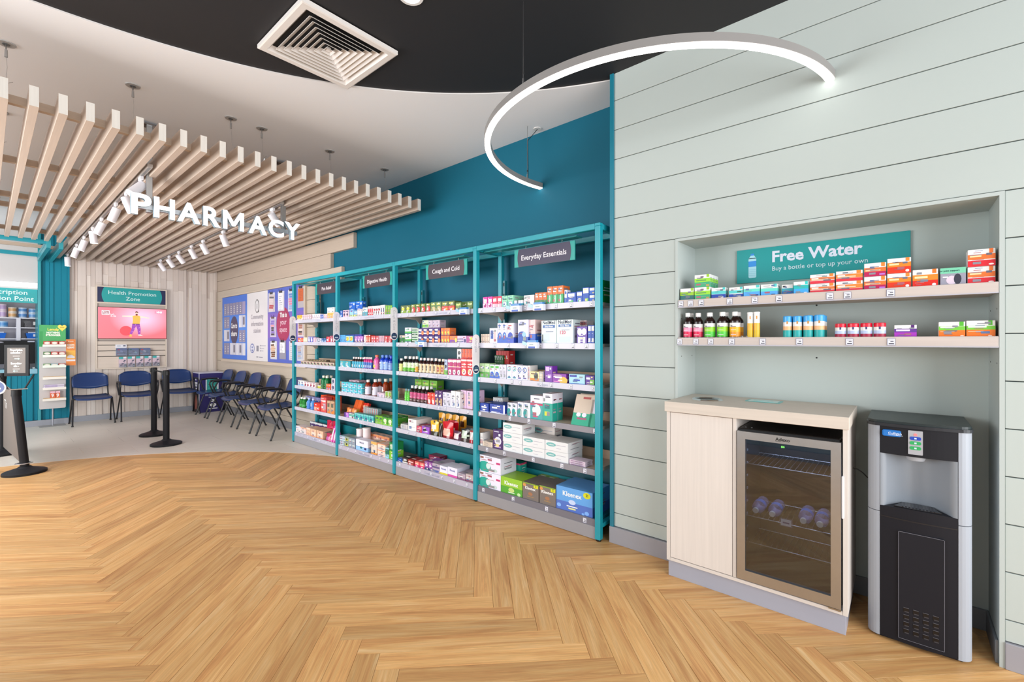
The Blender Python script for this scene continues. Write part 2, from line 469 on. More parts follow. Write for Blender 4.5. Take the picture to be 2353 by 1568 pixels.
# ceiling diffuser
t = thing('air_vent', (1.407, 2.73, ZV), 'square white ceiling air diffuser set in the black ceiling', 'air vent')
def ringsq(mb, h0, z0, h1, z1, col, mat='satin', th=0):
    A = [(1.407 + sx * h0, 2.73 + sy * h0, z0) for sx, sy in ((-1, -1), (1, -1), (1, 1), (-1, 1))]
    B = [(1.407 + sx * h1, 2.73 + sy * h1, z1) for sx, sy in ((-1, -1), (1, -1), (1, 1), (-1, 1))]
    for i in range(4): mb.face([A[i], A[(i + 1) % 4], B[(i + 1) % 4], B[i]], col, mat)
f = MB(); ringsq(f, .304, ZV - .004, .304, ZV + .02, 'e4dfdb'); ringsq(f, .304, ZV - .004, .296, ZV - .008, 'e4dfdb'); ringsq(f, .296, ZV - .008, .262, ZV - .008, 'e4dfdb')
ringsq(f, .262, ZV - .008, .240, ZV + .02, 'e4dfdb'); f.make('frame', t)
f = MB(); f.box(1.407 - .25, 1.407 + .25, 2.73 - .25, 2.73 + .25, ZV + .0225, ZV + .0245, '151517'); f.make('backing', t)
for k in range(7):
    h = .226 - k * .0325
    f = MB(); ringsq(f, h, ZV - .006, h - .030, ZV + .019, 'e9e5e2'); ringsq(f, h - .002, ZV - .0065, h - .032, ZV + .019, 'dedad7'); ringsq(f, h, ZV - .006, h - .002, ZV - .0065, 'f4f2f0')
    if k == 6: f.box(1.407 - .012, 1.407 + .012, 2.73 - .012, 2.73 + .012, ZV + .0, ZV + .019, 'e9e5e2')
    f.make('louvre', t)
t = thing('downlight', (1.483, 2.03, ZC), 'small round recessed downlight lit in the black ceiling', 'ceiling light')
f = MB(); f.lathe((1.483, 1.985, ZC + .002), [(.001, .004), (.05, .004), (.05, -.004), (.066, -.004), (.066, .003)], 28, ['fff', 'ddd', 'ddd', 'ddd'], ['lamp', 'satin', 'satin', 'satin']); f.make('trim_ring', t)
spot('downlight', (1.483, 1.985, ZC + .0), 30, (1.483, 1.985, 0), 100, .7, .05)

# ring pendant whose ends run into the two walls
t = thing('ring_light', (2.0, 1.35, 2.75), 'large curved hanging light strip sweeping from wall to wall', 'pendant light')
RC, RR = (2.972, 1.348), 1.082
a0 = math.degrees(math.atan2(2.40 - RC[1], 3.195 - RC[0])); a1 = math.degrees(math.atan2(.272 - RC[1], 2.835 - RC[0])) + 360
NS = 110
def arcpts(r, z): return [(RC[0] + r * math.cos(math.radians(a0 + (a1 - a0) * i / NS)), RC[1] + r * math.sin(math.radians(a0 + (a1 - a0) * i / NS)), z) for i in range(NS + 1)]
def strip(mb, A, B, col, mat):
    n = len(A); mb.idx([(i, i + 1, n + i + 1, n + i) for i in range(n - 1)], A + B, col, mat, True)
f = MB(); ri, ro_ = RR - .022, RR + .022; zb, zt = 2.745, 2.785
oi_, oo_, ot, oti = arcpts(ri, zb), arcpts(ro_, zb), arcpts(ro_, zt), arcpts(ri, zt)
strip(f, oo_, ot, '8d8a88', 'satin'); strip(f, ot, oti, '8d8a88', 'satin'); strip(f, oti, oi_, '8d8a88', 'satin'); strip(f, oi_, oo_, '8d8a88', 'satin')
for e in (0, -1): f.face([oi_[e], oo_[e], ot[e], oti[e]], '8d8a88', 'satin')
f.make('housing', t)
f = MB(); bi, bo, bi2, bo2 = arcpts(ri + .004, zb - .008), arcpts(ro_ - .004, zb - .008), arcpts(ri + .003, zb), arcpts(ro_ - .003, zb)
strip(f, bi, bo, 'fffdf8', 'led'); strip(f, bi2, bi, 'fffdf8', 'led'); strip(f, bo, bo2, 'fffdf8', 'led'); f.make('diffuser', t)
for (x, y) in ((1.958, 1.55), (2.90, .28), (3.03, 2.425)):
    a = math.atan2(y - RC[1], x - RC[0]); x = RC[0] + RR * math.cos(a); y = RC[1] + RR * math.sin(a)
    f = MB(); f.cyl((x, y, 2.795), (x, y, ZC + (.007 if x < 3.0 else 0)), .0022, n=6, col='aaa', mat='steel'); f.cyl((x, y, 2.795), (x, y, 2.83), .006, .004, 8, 'ddd', 'steel')
    f.cyl((x, y, 2.85), (x, y, 2.86), .005, n=8, col='333'); f.make('cable', t)
x, y = 3.125, 2.392
f = MB(); f.cyl((x, y, ZC - .006), (x, y, ZC), .035, n=20, col='e5e2e0'); f.make('ceiling_cup', t)
f = MB(); f.tube([(x, y, ZC - .005), (x - .03, y + .02, ZC - .05), (3.04, 2.43, ZC - .12), (3.035, 2.425, 3.0), (3.045, 2.43, 2.85), (3.03, 2.42, 2.79)], .0028, 6, '1c1c1e'); f.make('power_cord', t)

# ================================================================== GREEN WALL ON THE RIGHT WITH NICHE
NY0, NY1, NZ1, XN = -.322, 1.062, 2.024, 3.15      # niche inside
wr = sroot('wall_right')
b = MB(); b.box(XG + .012, XG + .10, NY1 + .02, 1.50, 0, ZC + .03, '47504e'); b.box(XG + .012, XG + .10, -2.4, NY0 - .02, 0, ZC + .03, '47504e')
b.box(XG + .012, XG + .10, NY0 - .02, NY1 + .02, NZ1 + .02, ZC + .03, '47504e'); b.make('backing', wr)
zs = [3.06 - .2037 * k for k in range(-1, 15)]
zs[0] = ZC + .024
zs = [z for z in zs if z > .2]; zs.append(.115)
for i in range(len(zs) - 1):
    z1, z0 = zs[i] - .0023, zs[i + 1] + .0023
    if i == 0: z1 = ZC + .024
    segs = [(-2.3, 1.505)] if z0 > NZ1 else [(NY1 + .0175, 1.505), (-2.3, NY0 - .0175)]
    for ya, yb in segs:
        b = MB(); b.box(XG, XG + .014, ya, yb, z0, z1, MINT, 'paint', .0012); b.make('board', wr)
b = MB(); c = 'b9c3c1'
b.box(XG - .004, XN, NY1, NY1 + .0165, .0, NZ1 + .0165, c, 'paint'); b.box(XG - .004, XN, NY0 - .0165, NY0, .0, NZ1 + .0165, c, 'paint')
b.box(XG - .004, XN, NY0, NY1, NZ1, NZ1 + .0165, c, 'paint'); b.make('niche_lining', wr)
b = MB(); b.box(XN, XN + .02, NY0, NY1, 0, NZ1, 'b8c3c0', 'paint'); b.make('niche_back', wr)
b = MB()
for y in (.37,):
    for z in (1.605, 1.52, 1.30): b.cyl((XN - .001, y, z), (XN + .004, y, z), .005, n=8, col='222')
for yy, s_ in ((NY1, -1), (NY0, 1)):
    for z in (1.54, 1.30, 1.46):
        for xx in (2.90, 3.09): b.cyl((xx, yy + s_ * .001, z), (xx, yy - s_ * .003, z), .004, n=6, col='333')
b.make('peg_holes', wr)
sk = MB(); sk.box(XG - .017, XG + .02, NY1 + .02, 1.535, 0, .113, GREYP, 'satin', .002); sk.box(XG - .012, XG + .02, -2.3, NY0 - .0165, 0, .113, GREYP, 'satin', .002)
sk.box(XN - .012, XN, NY0, NY1, 0, .10, '7d8288', 'satin', .002); sk.box(XG + .02, XN - .012, NY0, NY0 + .010, 0, .10, '7d8288', 'satin', .002); sk.box(XG + .02, XN - .012, NY1 - .010, NY1, 0, .10, '7d8288', 'satin', .002)
struct(sk.make('baseboard_right'))
# teal return closing the step between green wall and teal wall
b = MB(); b.box(XG - .012, XT, 1.505, 1.532, .0, ZC + .02, '14788f', 'teal_metal'); struct(b.make('trim_1'))
# shelves of the niche
tick_c = 'e8eaf4'
def ticket(mb, fr, x, y, w=.03, h=.034):
    mb.rect(fr, x - w / 2, y - h / 2, x + w / 2, y + h / 2, '8a90b4', off=.0012)
    mb.rect(fr, x - w * .45, y - h * .44, x + w * .45, y + h * .44, tick_c, off=.0014)
    mb.rect(fr, x - w * .35, y + h * .22, x + w * .3, y + h * .28, '99a', off=.0016)
    mb.rect(fr, x - w * .1, y - h * .02, x + w * .3, y + h * .1, '556', off=.0016)
    mb.rect(fr, x - w * .3, y - h * .34, x + w * .35, y - h * .2, '445', off=.0016)
for z, name, pos in ((1.65, 'upper', (1.041, .982, .918, .757, .625, .505, .276, .203, .036)), (1.415, 'lower', (1.049, .95, .863, .746, .585, .41, .195, .034))):
    t = thing('wall_shelf', (XG, .37, z), 'pale wood %s shelf in the niche with price tickets along its edge' % name, 'shelf', 'wooden shelves in the niche')
    b = MB(); b.box(XG + .016, XN - .001, NY0 + .001, NY1 - .001, z - .04, z, LAM, 'wood_y'); b.make('board', t)
    b = MB(); b.box(XG - .006, XG + .012, NY0 + .002, NY1 - .002, z - .045, z + .004, 'c9beb8', 'wood_y', .002); b.box(XG - .010, XG - .006, NY0 + .002, NY1 - .002, z - .0455, z - .041, 'b9b9c6', 'satin'); b.make('edge_strip', t)
    for y in pos:
        b = MB(); ticket(b, frx(XG - .0075, y, z - .021), 0, 0); b.make('price_ticket', t)
b = MB()
for q in range(4): b.lathe((2.862 + .006 * (q % 2), .712 - .013 * q, 1.414), [(.011, 0), (.011, .002), (.007, .009 + .004 * (q % 2)), (0, .011 + .004 * (q % 2))], 10, 'd0d4d8', 'steel')
b.box(2.855, 2.885, .655, .722, 1.4142, 1.4148, 'c4c8cc', 'steel'); tag(b.make('blister_strip'), 'small silver blister strip lying beside the yellow tubes', 'blister strip')
# banner board in the niche
t = thing('water_sign', (XN, .37, 1.86), 'teal board with bottle drawing and large white Free Water lettering', 'sign')
fr = frx(XN - .014, .795, 1.763)
b = MB(); b.box(XN - .014, XN - .001, -.04, .795, 1.763, 1.974, '129a9c', 'satin', .001); bo = b.make('board', t)
b = MB(); b.text(fr, 'Free Water', .195 + .005, .118, .066, 'dfe4f4', align='L', maxw=.52, bold=.03)
b.text(fr, 'Buy a bottle or top up your own', .2, .064, .027, 'cfe6ee', align='L', maxw=.46, bold=.004); b.make('lettering', bo)
b = MB()
b.poly(fr, rrect(.068, .03, .112, .155, .008), 'a9dcea'); b.poly(fr, [(.068, .150), (.112, .150), (.1, .170), (.08, .170)], 'a9dcea')
b.rect(fr, .068, .1, .112, .135, '2f8fe0', off=.0012); b.rect(fr, .08, .170, .1, .182, '2f8fe0', off=.0012)
for k in range(4): b.rect(fr, .070, .045 + k * .012, .110, .0465 + k * .012, '78b8cc', off=.0013)
b.make('bottle_picture', bo)

# ================================================================== TEAL WALL, WOODEN WALL, REAR WALL
b = MB(); b.box(XT, XT + .08, 1.505, YB + .2, 0, ZC + .03, '006179', 'paint'); struct(b.make('wall_teal'))
ww = sroot('wall_wood')
b = MB(); b.box(XT - .006, XT - .001, 6.43, YB, .1, 2.2, '3a2c22', 'matte'); b.box(XT - .006, XT - .001, 6.1, YB, 2.2, 2.82, '3a2c22', 'matte'); b.make('backing', ww)
zg = [.105, .19, .39, .59, .79, .992, 1.193, 1.396, 1.60, 1.803, 2.006, 2.208, 2.41, 2.622, 2.826, 3.03, ZC]
ends = {11: 5.752, 12: 6.046, 13: 5.443, 14: 5.6, 15: 5.8}
for i in range(len(zg) - 1):
    ye = {11: 5.752, 12: 6.046, 13: 5.443}.get(i, 6.42 if i < 11 else 6.9)
    if zg[i] >= 2.41: cuts = [ye, 7.865, YB]
    else: cuts = [ye, YB - .0]
    for a, c_ in zip(cuts[:-1], cuts[1:]):
        b = MB(); b.box(XT - .05, XT - .002, a + .001, c_ - .001, zg[i] + .0025, zg[i + 1] - .0025, 'c6b9a9' if i < 12 else 'bfae9e', 'wood_y', .001); b.make('board', ww)
b = MB(); b.box(XT - .055, XT - .04, 6.43, YB, 0, .105, '85858a', 'satin'); struct(b.make('baseboard_wood'))
# rear wall: upright timber strips of several thicknesses
wb = sroot('wall_rear')
b = MB(); b.box(.92, XT, YB, YB + .06, 0, ZC, 'b8a898', 'matte'); b.make('backing', wb)
rs = random.Random(4)
x = .936; k = 0
while x < XT - .06:
    w = rs.choice((.045, .06, .085, .085, .11)); dpt = rs.choice((.012, .020, .028, .036))
    w = min(w, XT - .055 - x)
    if w < .02: break
    zsplit = rs.uniform(2.25, 2.6); cc = rs.choice(('e0d5cc', 'dacdc3', 'e3d9d1', 'd6cac2'))
    b = MB(); b.box(x + .001, x + w - .001, YB - dpt, YB, .0, zsplit, cc, 'wood_z', .001); b.make('strip', wb)
    b = MB(); b.box(x + .001, x + w - .001, YB - dpt - rs.choice((-.004, .005)), YB, zsplit + .001, 2.92, rs.choice(('d6c9c0', 'ddd1c9', 'd2c5bd')), 'wood_z', .001); b.make('strip', wb)
    x += w; k += 1
b = MB(); b.box(.93, XT - .05, YB - .05, YB - .012, 0, .095, '9a9da6', 'satin', .001); b.box(-2.4, .925, 10.682, 10.72, 0, .095, '9a9da6', 'satin', .001); struct(b.make('baseboard_rear'))
b = MB(); b.box(.936, XT, YB + .0, YB + .05, 2.9, ZC, 'd9d3d0', 'paint'); b.make('upper_wall', wb)

# ================================================================== PRESCRIPTION HATCH (rear left)
wh = sroot('wall_hatch')
TW_ = '0b7f96'
def tslats(xa, xb, z0, z1, y, seed):
    r = random.Random(seed); x = xa
    while x < xb - .01:
        w = min(r.choice((.05, .07, .09)), xb - x); d = r.choice((.0, .014, .026))
        q = MB(); q.box(x + .001, x + w - .001, y - d, y + .03, z0, z1, TW_, 'paint', .001); q.make('strip', wh); x += w
tslats(.60, .934, .095, ZC, 10.75, 2); tslats(-1.6, .60, .095, .86, 10.75, 5)
q = MB(); q.box(.565, .60, 10.70, 11.25, .0, ZC, '14939f', 'teal_metal'); q.box(.60, .94, 10.78, 10.9, 0, ZC, TW_, 'paint'); q.box(.92, .94, 10.72, 10.8, 0, ZC, TW_, 'paint'); q.make('column', wh)
q = MB(); q.box(-1.6, .565, 10.75, 10.80, 2.235, 2.78, 'c2bfbe', 'paint'); q.box(-1.6, .565, 10.75, 10.8, 2.83, ZC, 'c6c3c1', 'paint'); q.box(-1.6, .6, 11.9, 11.95, 0, ZC, 'c9c9d0', 'paint'); q.box(-1.6, .6, 10.8, 11.9, 2.3, 2.34, 'd9d4d1', 'paint')
q.box(-1.6, .60, 10.78, 11.0, 0, .86, '0b6f86', 'paint'); q.make('bulkhead', wh)
q = MB(); q.box(-1.6, .6, 10.73, 10.76, 2.775, 2.835, '0f8a9a', 'teal_metal'); q.box(-1.6, .6, 9.08, 9.14, 2.755, 2.81, '0f8a9a', 'teal_metal'); q.box(.555, .6, 9.12, 10.74, 2.76, 2.81, '0f8a9a', 'teal_metal'); q.make('portal_frame', wh)
for xs in (.56, .685):
    q = MB(); q.box(xs, xs + .045, 9.05, 10.74, 2.70, 2.82, '2a93a0', 'teal_metal', .001); q.make('fin', wh)
q = MB(); q.box(-1.6, .563, 10.70, 11.25, .86, .94, '7fb4c8', 'satin', .003); q.make('counter', wh)
t = thing('strip_light', (0, 10.72, 2.3), 'white linear light under the bulkhead above the hatch', 'light')
q = MB(); q.box(-1.6, .56, 10.69, 10.74, 2.262, 2.335, 'fff', 'dimlight'); q.make('diffuser', t)
t = thing('hatch_sign', (0, 10.74, 2.1), 'long teal header board reading Prescription Collection Point', 'sign')
fr = fry(-.75, 10.738, 2.01)
q = MB(); q.box(-.75, .563, 10.738, 10.758, 2.01, 2.235, '17a0a4', 'satin'); bo = q.make('board', t)
q = MB(); q.text(fr, 'Prescription', 1.20, .13, .074, 'd8f4f0', align='R', bold=.008); q.text(fr, 'Collection Point', 1.272, .03, .074, 'd8f4f0', align='R', bold=.008); q.make('lettering', bo)
# cubby shelving in the dispensary
t = thing('dispensary_shelving', (0, 11.5, 0), 'white pigeonhole shelving behind the prescription hatch', 'shelving')
for z in (1.42, 1.61, 1.775):
    q = MB(); q.box(-1.2, .75, 11.45, 11.8, z, z + .018, 'e2e0ea', 'satin'); q.make('shelf', t)
for x in (-.4, .35):
    q = MB(); q.box(x, x + .05, 11.44, 11.8, .95, 1.79, 'dddbe6', 'satin'); q.make('divider', t)
q = MB(); q.box(-1.2, .75, 11.8, 11.82, .9, 2.3, 'b4b2bc', 'satin'); q.make('back', t)
def small_tub(x, y, z, r, h, c1, c2, lab, grp=None):
    q = MB(); q.lathe((x, y, z), [(.0, 0), (r, 0), (r, h * .25), (r, h * .8), (r * 1.04, h * .8), (r * 1.04, h), (0, h)], 12, [c1, c1, c2, c1, c1, c1], 'plastic')
    o = q.make('tub'); tag(o, lab, 'tub', 'tubs behind the hatch'); return o
for i, (x, n, r, h, c1, c2, nm) in enumerate(((.00, 2, .045, .08, 'e3d9d4', 'd0b8a8', 'cream'), (.10, 2, .045, .115, 'dccbdc', 'b9a2cc', 'lilac'), (.20, 2, .045, .115, 'e0cfe0', 'c1a6d2', 'tall lilac'),
        (.31, 2, .05, .09, 'e8d8c8', 'd8a870', 'peach'), (.43, 2, .05, .09, 'c9daf0', '5d94d0', 'pale blue'), (.55, 2, .05, .085, 'c9dcf0', '6aa4dc', 'sky blue'), (.66, 1, .05, .09, 'c9daf0', '5d94d0', 'shorter blue'))):
    for k in range(n): small_tub(x, 11.6, 1.793 + k * h, r, h - .002, c1, c2, '%s %s tub above the dispensary pigeonholes' % (('lower', 'upper')[k] if n > 1 else 'single', nm))
for x in (.02, .2): small_tub(x, 11.6, 1.628, .06, .1, 'a8cbe8', '4d93d0', 'blue tub in the middle pigeonhole, %s' % ('outer' if x < .1 else 'inner'))
for x, nm in ((.1, 'under the tubs'), (.57, 'beside the divider')):
    x += .0 if x < .3 else .03
    q = MB(); q.idx([(0, 1, 5, 4), (1, 2, 6, 5), (2, 3, 7, 6), (3, 0, 4, 7), (0, 3, 2, 1)], [(x - .12, 11.5, 1.439), (x + .12, 11.5, 1.439), (x + .12, 11.75, 1.439), (x - .12, 11.75, 1.439), (x - .14, 11.48, 1.53), (x + .14, 11.48, 1.53), (x + .14, 11.77, 1.53), (x - .14, 11.77, 1.53)], '2a6fd0', 'plastic')
    q.box(x - .11, x + .11, 11.52, 11.72, 1.5, 1.55, 'ccd4e6', 'card'); q.box(x - .05, x + .05, 11.477, 11.486, 1.47, 1.51, 'e8e8ee', 'card')
    tag(q.make('storage_bin'), 'blue plastic bin of papers in a pigeonhole, %s' % nm, 'bin')
q = MB(); q.box(.44, .70, 11.5, 11.75, 1.629, 1.74, '5a5660', 'acrylic'); q.box(.45, .69, 11.52, 11.73, 1.63, 1.70, '4a4650', 'card'); q.box(.55, .6, 11.49, 11.5, 1.67, 1.73, 'ddd', 'card'); tag(q.make('storage_box'), 'clear box of dark packets in right pigeonhole', 'box')
t = thing('monitor', (.3, 10.95, .94), 'black computer monitor standing on the hatch counter', 'monitor')
q = MB(); q.box(.0, .545, 10.93, 10.97, 1.02, 1.40, '0e0e12', 'black', .004); q.make('casing', t)
q = MB(); q.text(fry(0, 10.929, 1.2), 'DELL', .17, .165, .018, 'ccd', bold=.02); q.rect(fry(0, 10.929, 1.0), .46, .375, .54, .395, 'aab'); q.make('lettering', t)
q = MB(); q.box(.2, .36, 10.96, 11.1, .94, .955, '1a1a20', 'satin'); q.box(.25, .31, 11.0, 11.04, .95, 1.2, '1a1a20', 'satin'); q.make('stand', t)
q = MB()
for k in range(5): q.box(.35 + .04 * k, .38 + .04 * k, 10.82, 10.87, .94, .955 + .004 * (k % 3), ('2a2a30', 'bbb', '333')[k % 3], 'plastic')
tag(q.make('stapler_tray'), 'small dark tray of office bits on counter', 'tray')
q = MB()
for k in range(6): q.box(-.35, -.02, 10.85, 11.1, .945 + .045 * k, .98 + .045 * k, ('2a6fd0', 'dfe6f4')[k % 2], 'plastic')
tag(q.make('letter_tray'), 'blue and white stacked letter tray on hatch counter', 'tray')

# ================================================================== SLATTED RAFT
t = thing('slatted_ceiling_raft', (1.4, 7.3, 2.84), 'suspended raft of pale timber slats over the waiting area', 'ceiling raft')
SLZ0, SLZ1 = 2.78, 2.90
for k in range(-8, 25):
    xr = .088 + .12218 * k; ye = 9.0 if k <= 5 else YB - .04
    b = MB(); b.box(xr - .042, xr, 3.87, ye, SLZ0, SLZ1, 'c0ae9f', 'wood_y', .001)
    b.face([(xr - .041, 3.8698, SLZ0 + .001), (xr - .001, 3.8698, SLZ0 + .001), (xr - .001, 3.8698, SLZ1 - .001), (xr - .041, 3.8698, SLZ1 - .001)], 'e6e0d8', 'wood_z')
    b.make('slat', t)
for y in (4.12, 5.48, 6.79, 7.30, 8.78, 10.2):
    b = MB(); b.box(-.95, 3.03 if y < 9.5 else 3.03, y - .02, y + .02, SLZ1 - .055, SLZ1 - .004, 'b3a08e', 'wood_x', .001); b.make('batten', t)
for y in (4.20, 5.49, 6.8, 8.75):
    for x in (.086, .696, 1.325, 1.564, 2.18, 2.796):
        if (x in (1.564,) and y > 4.3): continue
        b = MB(); b.cyl((x, y, ZC - .006), (x, y, ZC), .042, .045, 20, 'a4a2a0', 'satin'); b.cyl((x, y, ZC - .009), (x, y, ZC - .006), .018, n=12, col='555', mat='satin'); b.make('ceiling_rose', t)
        b = MB(); b.cyl((x, y, ZC - .035), (x, y, ZC - .006), .0035, n=6, col='999', mat='steel'); b.cyl((x, y, ZC - .085), (x, y, ZC - .04), .008, .007, 8, 'b4b4b4', 'steel')
        b.tube([(x, y, ZC - .08), (x + .004, y - .006, ZC - .15), (x, y - .02, ZC - .2), (x, y - .05, 2.96), (x, 4.12 if y < 4.3 else y, 2.90)], .0013, 5, 'c8c8c8', 'steel')
        b.cyl((x, y - .045 if y < 4.3 else y, 2.93), (x, y - .055 if y < 4.3 else y, 2.965), .006, n=8, col='bbb', mat='steel'); b.tube([(x, y - .045, 2.96), (x + .01, y - .04, 2.985), (x + .028, y - .03, 3.0)], .0012, 4, 'aaa', 'steel'); b.make('suspension_wire', t)

# lighting tracks and the spotlights clipped to them
def track(x, y0, y1, lab):
    b = MB(); b.box(x - .017, x + .017, y0, y1, 2.786, 2.812, 'a9a19b', 'satin'); b.box(x - .008, x + .008, y0 + .01, y1 - .01, 2.7845, 2.787, '777', 'satin')
    tag(b.make('lighting_track'), lab, 'lighting track')
track(.861, 4.55, 10.3, 'long white lighting track on the raft, left of the letters')
track(1.961, 4.75, 9.9, 'second lighting track running under the middle of raft')
def spotlight(x, y, tilt, az, lab, grp, power=14):
    t = thing('spotlight', (x, y, 2.786), lab, 'spotlight', grp)
    b = MB(); b.box(-.012, .012, -.04, .04, -.03, 0, 'e4e2e6', 'satin', .002); b.cyl((0, 0, -.08), (0, 0, -.02), .008, n=8, col='ddd'); b.cyl((-.02, 0, -.08), (.02, 0, -.08), .011, n=10, col='ddd'); b.make('adapter', t, (0, 0, 0))
    d = Vector((math.sin(tilt) * math.cos(az), math.sin(tilt) * math.sin(az), -math.cos(tilt)))
    c = Vector((0, 0, -.08)); p0 = c - d * .03; p1 = c + d * .115
    b = MB(); b.cyl(p0, p0 + d * .004, .034, .037, 20, 'e6e4ea', 'satin'); b.cyl(p0 + d * .004, p1, .037, .037, 20, 'e6e4ea', 'satin', caps=False); b.cyl(p1, p1 - d * .012, .037, .033, 20, 'e6e4ea', 'satin', caps=False)
    b.make('lamp_head', t, (0, 0, 0))
    b = MB(); b.cyl(p1 - d * .013, p1 - d * .012, .034, .034, 20, 'fff3e0', 'lamp'); b.make('lens', t, (0, 0, 0))
    w = Vector((x, y, 2.786)) + p1 + d * .01
    spot('spotlight_beam', w, power, w + d, 62, .8, .03)
nm = ['nearest the glowing P', 'second from the letters', 'third from the letters', 'fourth from the letters', 'fifth from the letters', 'sixth from the letters', 'second nearest rear wall', 'nearest the rear wall']
for i, (y, ti, az) in enumerate(((4.88, .75, 3.5), (5.47, .35, -.3), (6.0, .35, 2.6), (6.86, .4, 2.7), (7.5, .12, 0), (8.25, .3, 2.8), (9.0, .3, 2.8), (10.1, .05, 0))):
    spotlight(.861, y, ti, az, 'white cylinder spotlight on left track, ' + nm[i], 'spotlights of the left track')
nm = ['behind the letter C', 'below the letter M', 'third from the letters', 'fourth from the letters', 'fifth from the letters', 'next to last', 'last at the rear']
for i, (y, ti, az) in enumerate(((4.99, .8, .3), (6.49, .35, .1), (7.3, .5, .2), (7.84, .5, .2), (8.5, .65, .2), (9.07, .6, .2), (9.62, .6, .2))):
    spotlight(1.961, y, ti, az, 'white cylinder spotlight on right track, ' + nm[i], 'spotlights of the right track', 15)

# ================================================================== PHARMACY LETTERS
t = thing('pharmacy_sign', (1.46, 4.79, 2.52), 'illuminated white PHARMACY letters hanging on two steel posts', 'illuminated sign')
Zb, Zt, YS = 2.432, 2.605, 4.72
for ch, (xa, xb) in zip('PHARMACY', ((.771, .903), (.919, 1.062), (1.079, 1.248), (1.271, 1.405), (1.425, 1.600), (1.641, 1.805), (1.821, 1.965), (1.973, 2.128))):
    if ch == 'M':
        b = MB(); b.prism([(xa + (xb - xa) * q[0], q[1] * (Zt - Zb)) for q in [(0, 0), (0, 1), (.19, 1), (.5, .44), (.81, 1), (1, 1), (1, 0), (.80, 0), (.80, .62), (.575, .20), (.425, .20), (.20, .62), (.20, 0)][::-1]], ((0, YS, Zb), (1, 0, 0), (0, 0, 1)), .042, 'ffffff', 'letter_face', '93abb8', 'acr_side')
        b.make('letter', t); continue
    c = D.curves.new('t', 'FONT'); c.body = ch; c.size = 1; c.offset = .03; c.resolution_u = 4; c.extrude = .5
    o = D.objects.new('t', c); COL.objects.link(o); dg = bpy.context.evaluated_depsgraph_get(); me = o.evaluated_get(dg).to_mesh()
    X = [v.co.x for v in me.vertices]; Y = [v.co.y for v in me.vertices]
    mx0, mx1, my0, my1 = min(X), max(X), min(Y), max(Y)
    V = [(xa + (v.co.x - mx0) / (mx1 - mx0) * (xb - xa), YS + (.5 - v.co.z) * .042, Zb + (v.co.y - my0) / (my1 - my0) * (Zt - Zb)) for v in me.vertices]
    b = MB(); front = []; side = []
    for p in me.polygons:
        (front if all(me.vertices[i].co.z > .499 for i in p.vertices) else side).append(tuple(p.vertices))
    b.idx(front, V, 'ffffff', 'letter_face'); b.idx(side, V, '93abb8', 'acr_side')
    o.evaluated_get(dg).to_mesh_clear(); D.objects.remove(o); D.curves.remove(c)
    b.make('letter', t)
b = MB(); b.box(.78, 2.12, 4.765, 4.80, 2.495, 2.535, 'b8bcc0', 'brushed', .001); b.make('rail', t)
for x in (.905, 2.0):
    b = MB(); b.box(x - .02, x + .02, 4.80, 4.84, 2.48, ZC - .012, 'a6a6a6', 'brushed', .002); b.make('post', t)
    b = MB(); b.prism(rrect(-.07, -.045, .07, .045, .04), ((x, 4.83, ZC - .014), (1, 0, 0), (0, -1, 0)), -.013, '8c8c8e', 'chrome'); b.make('ceiling_plate', t)

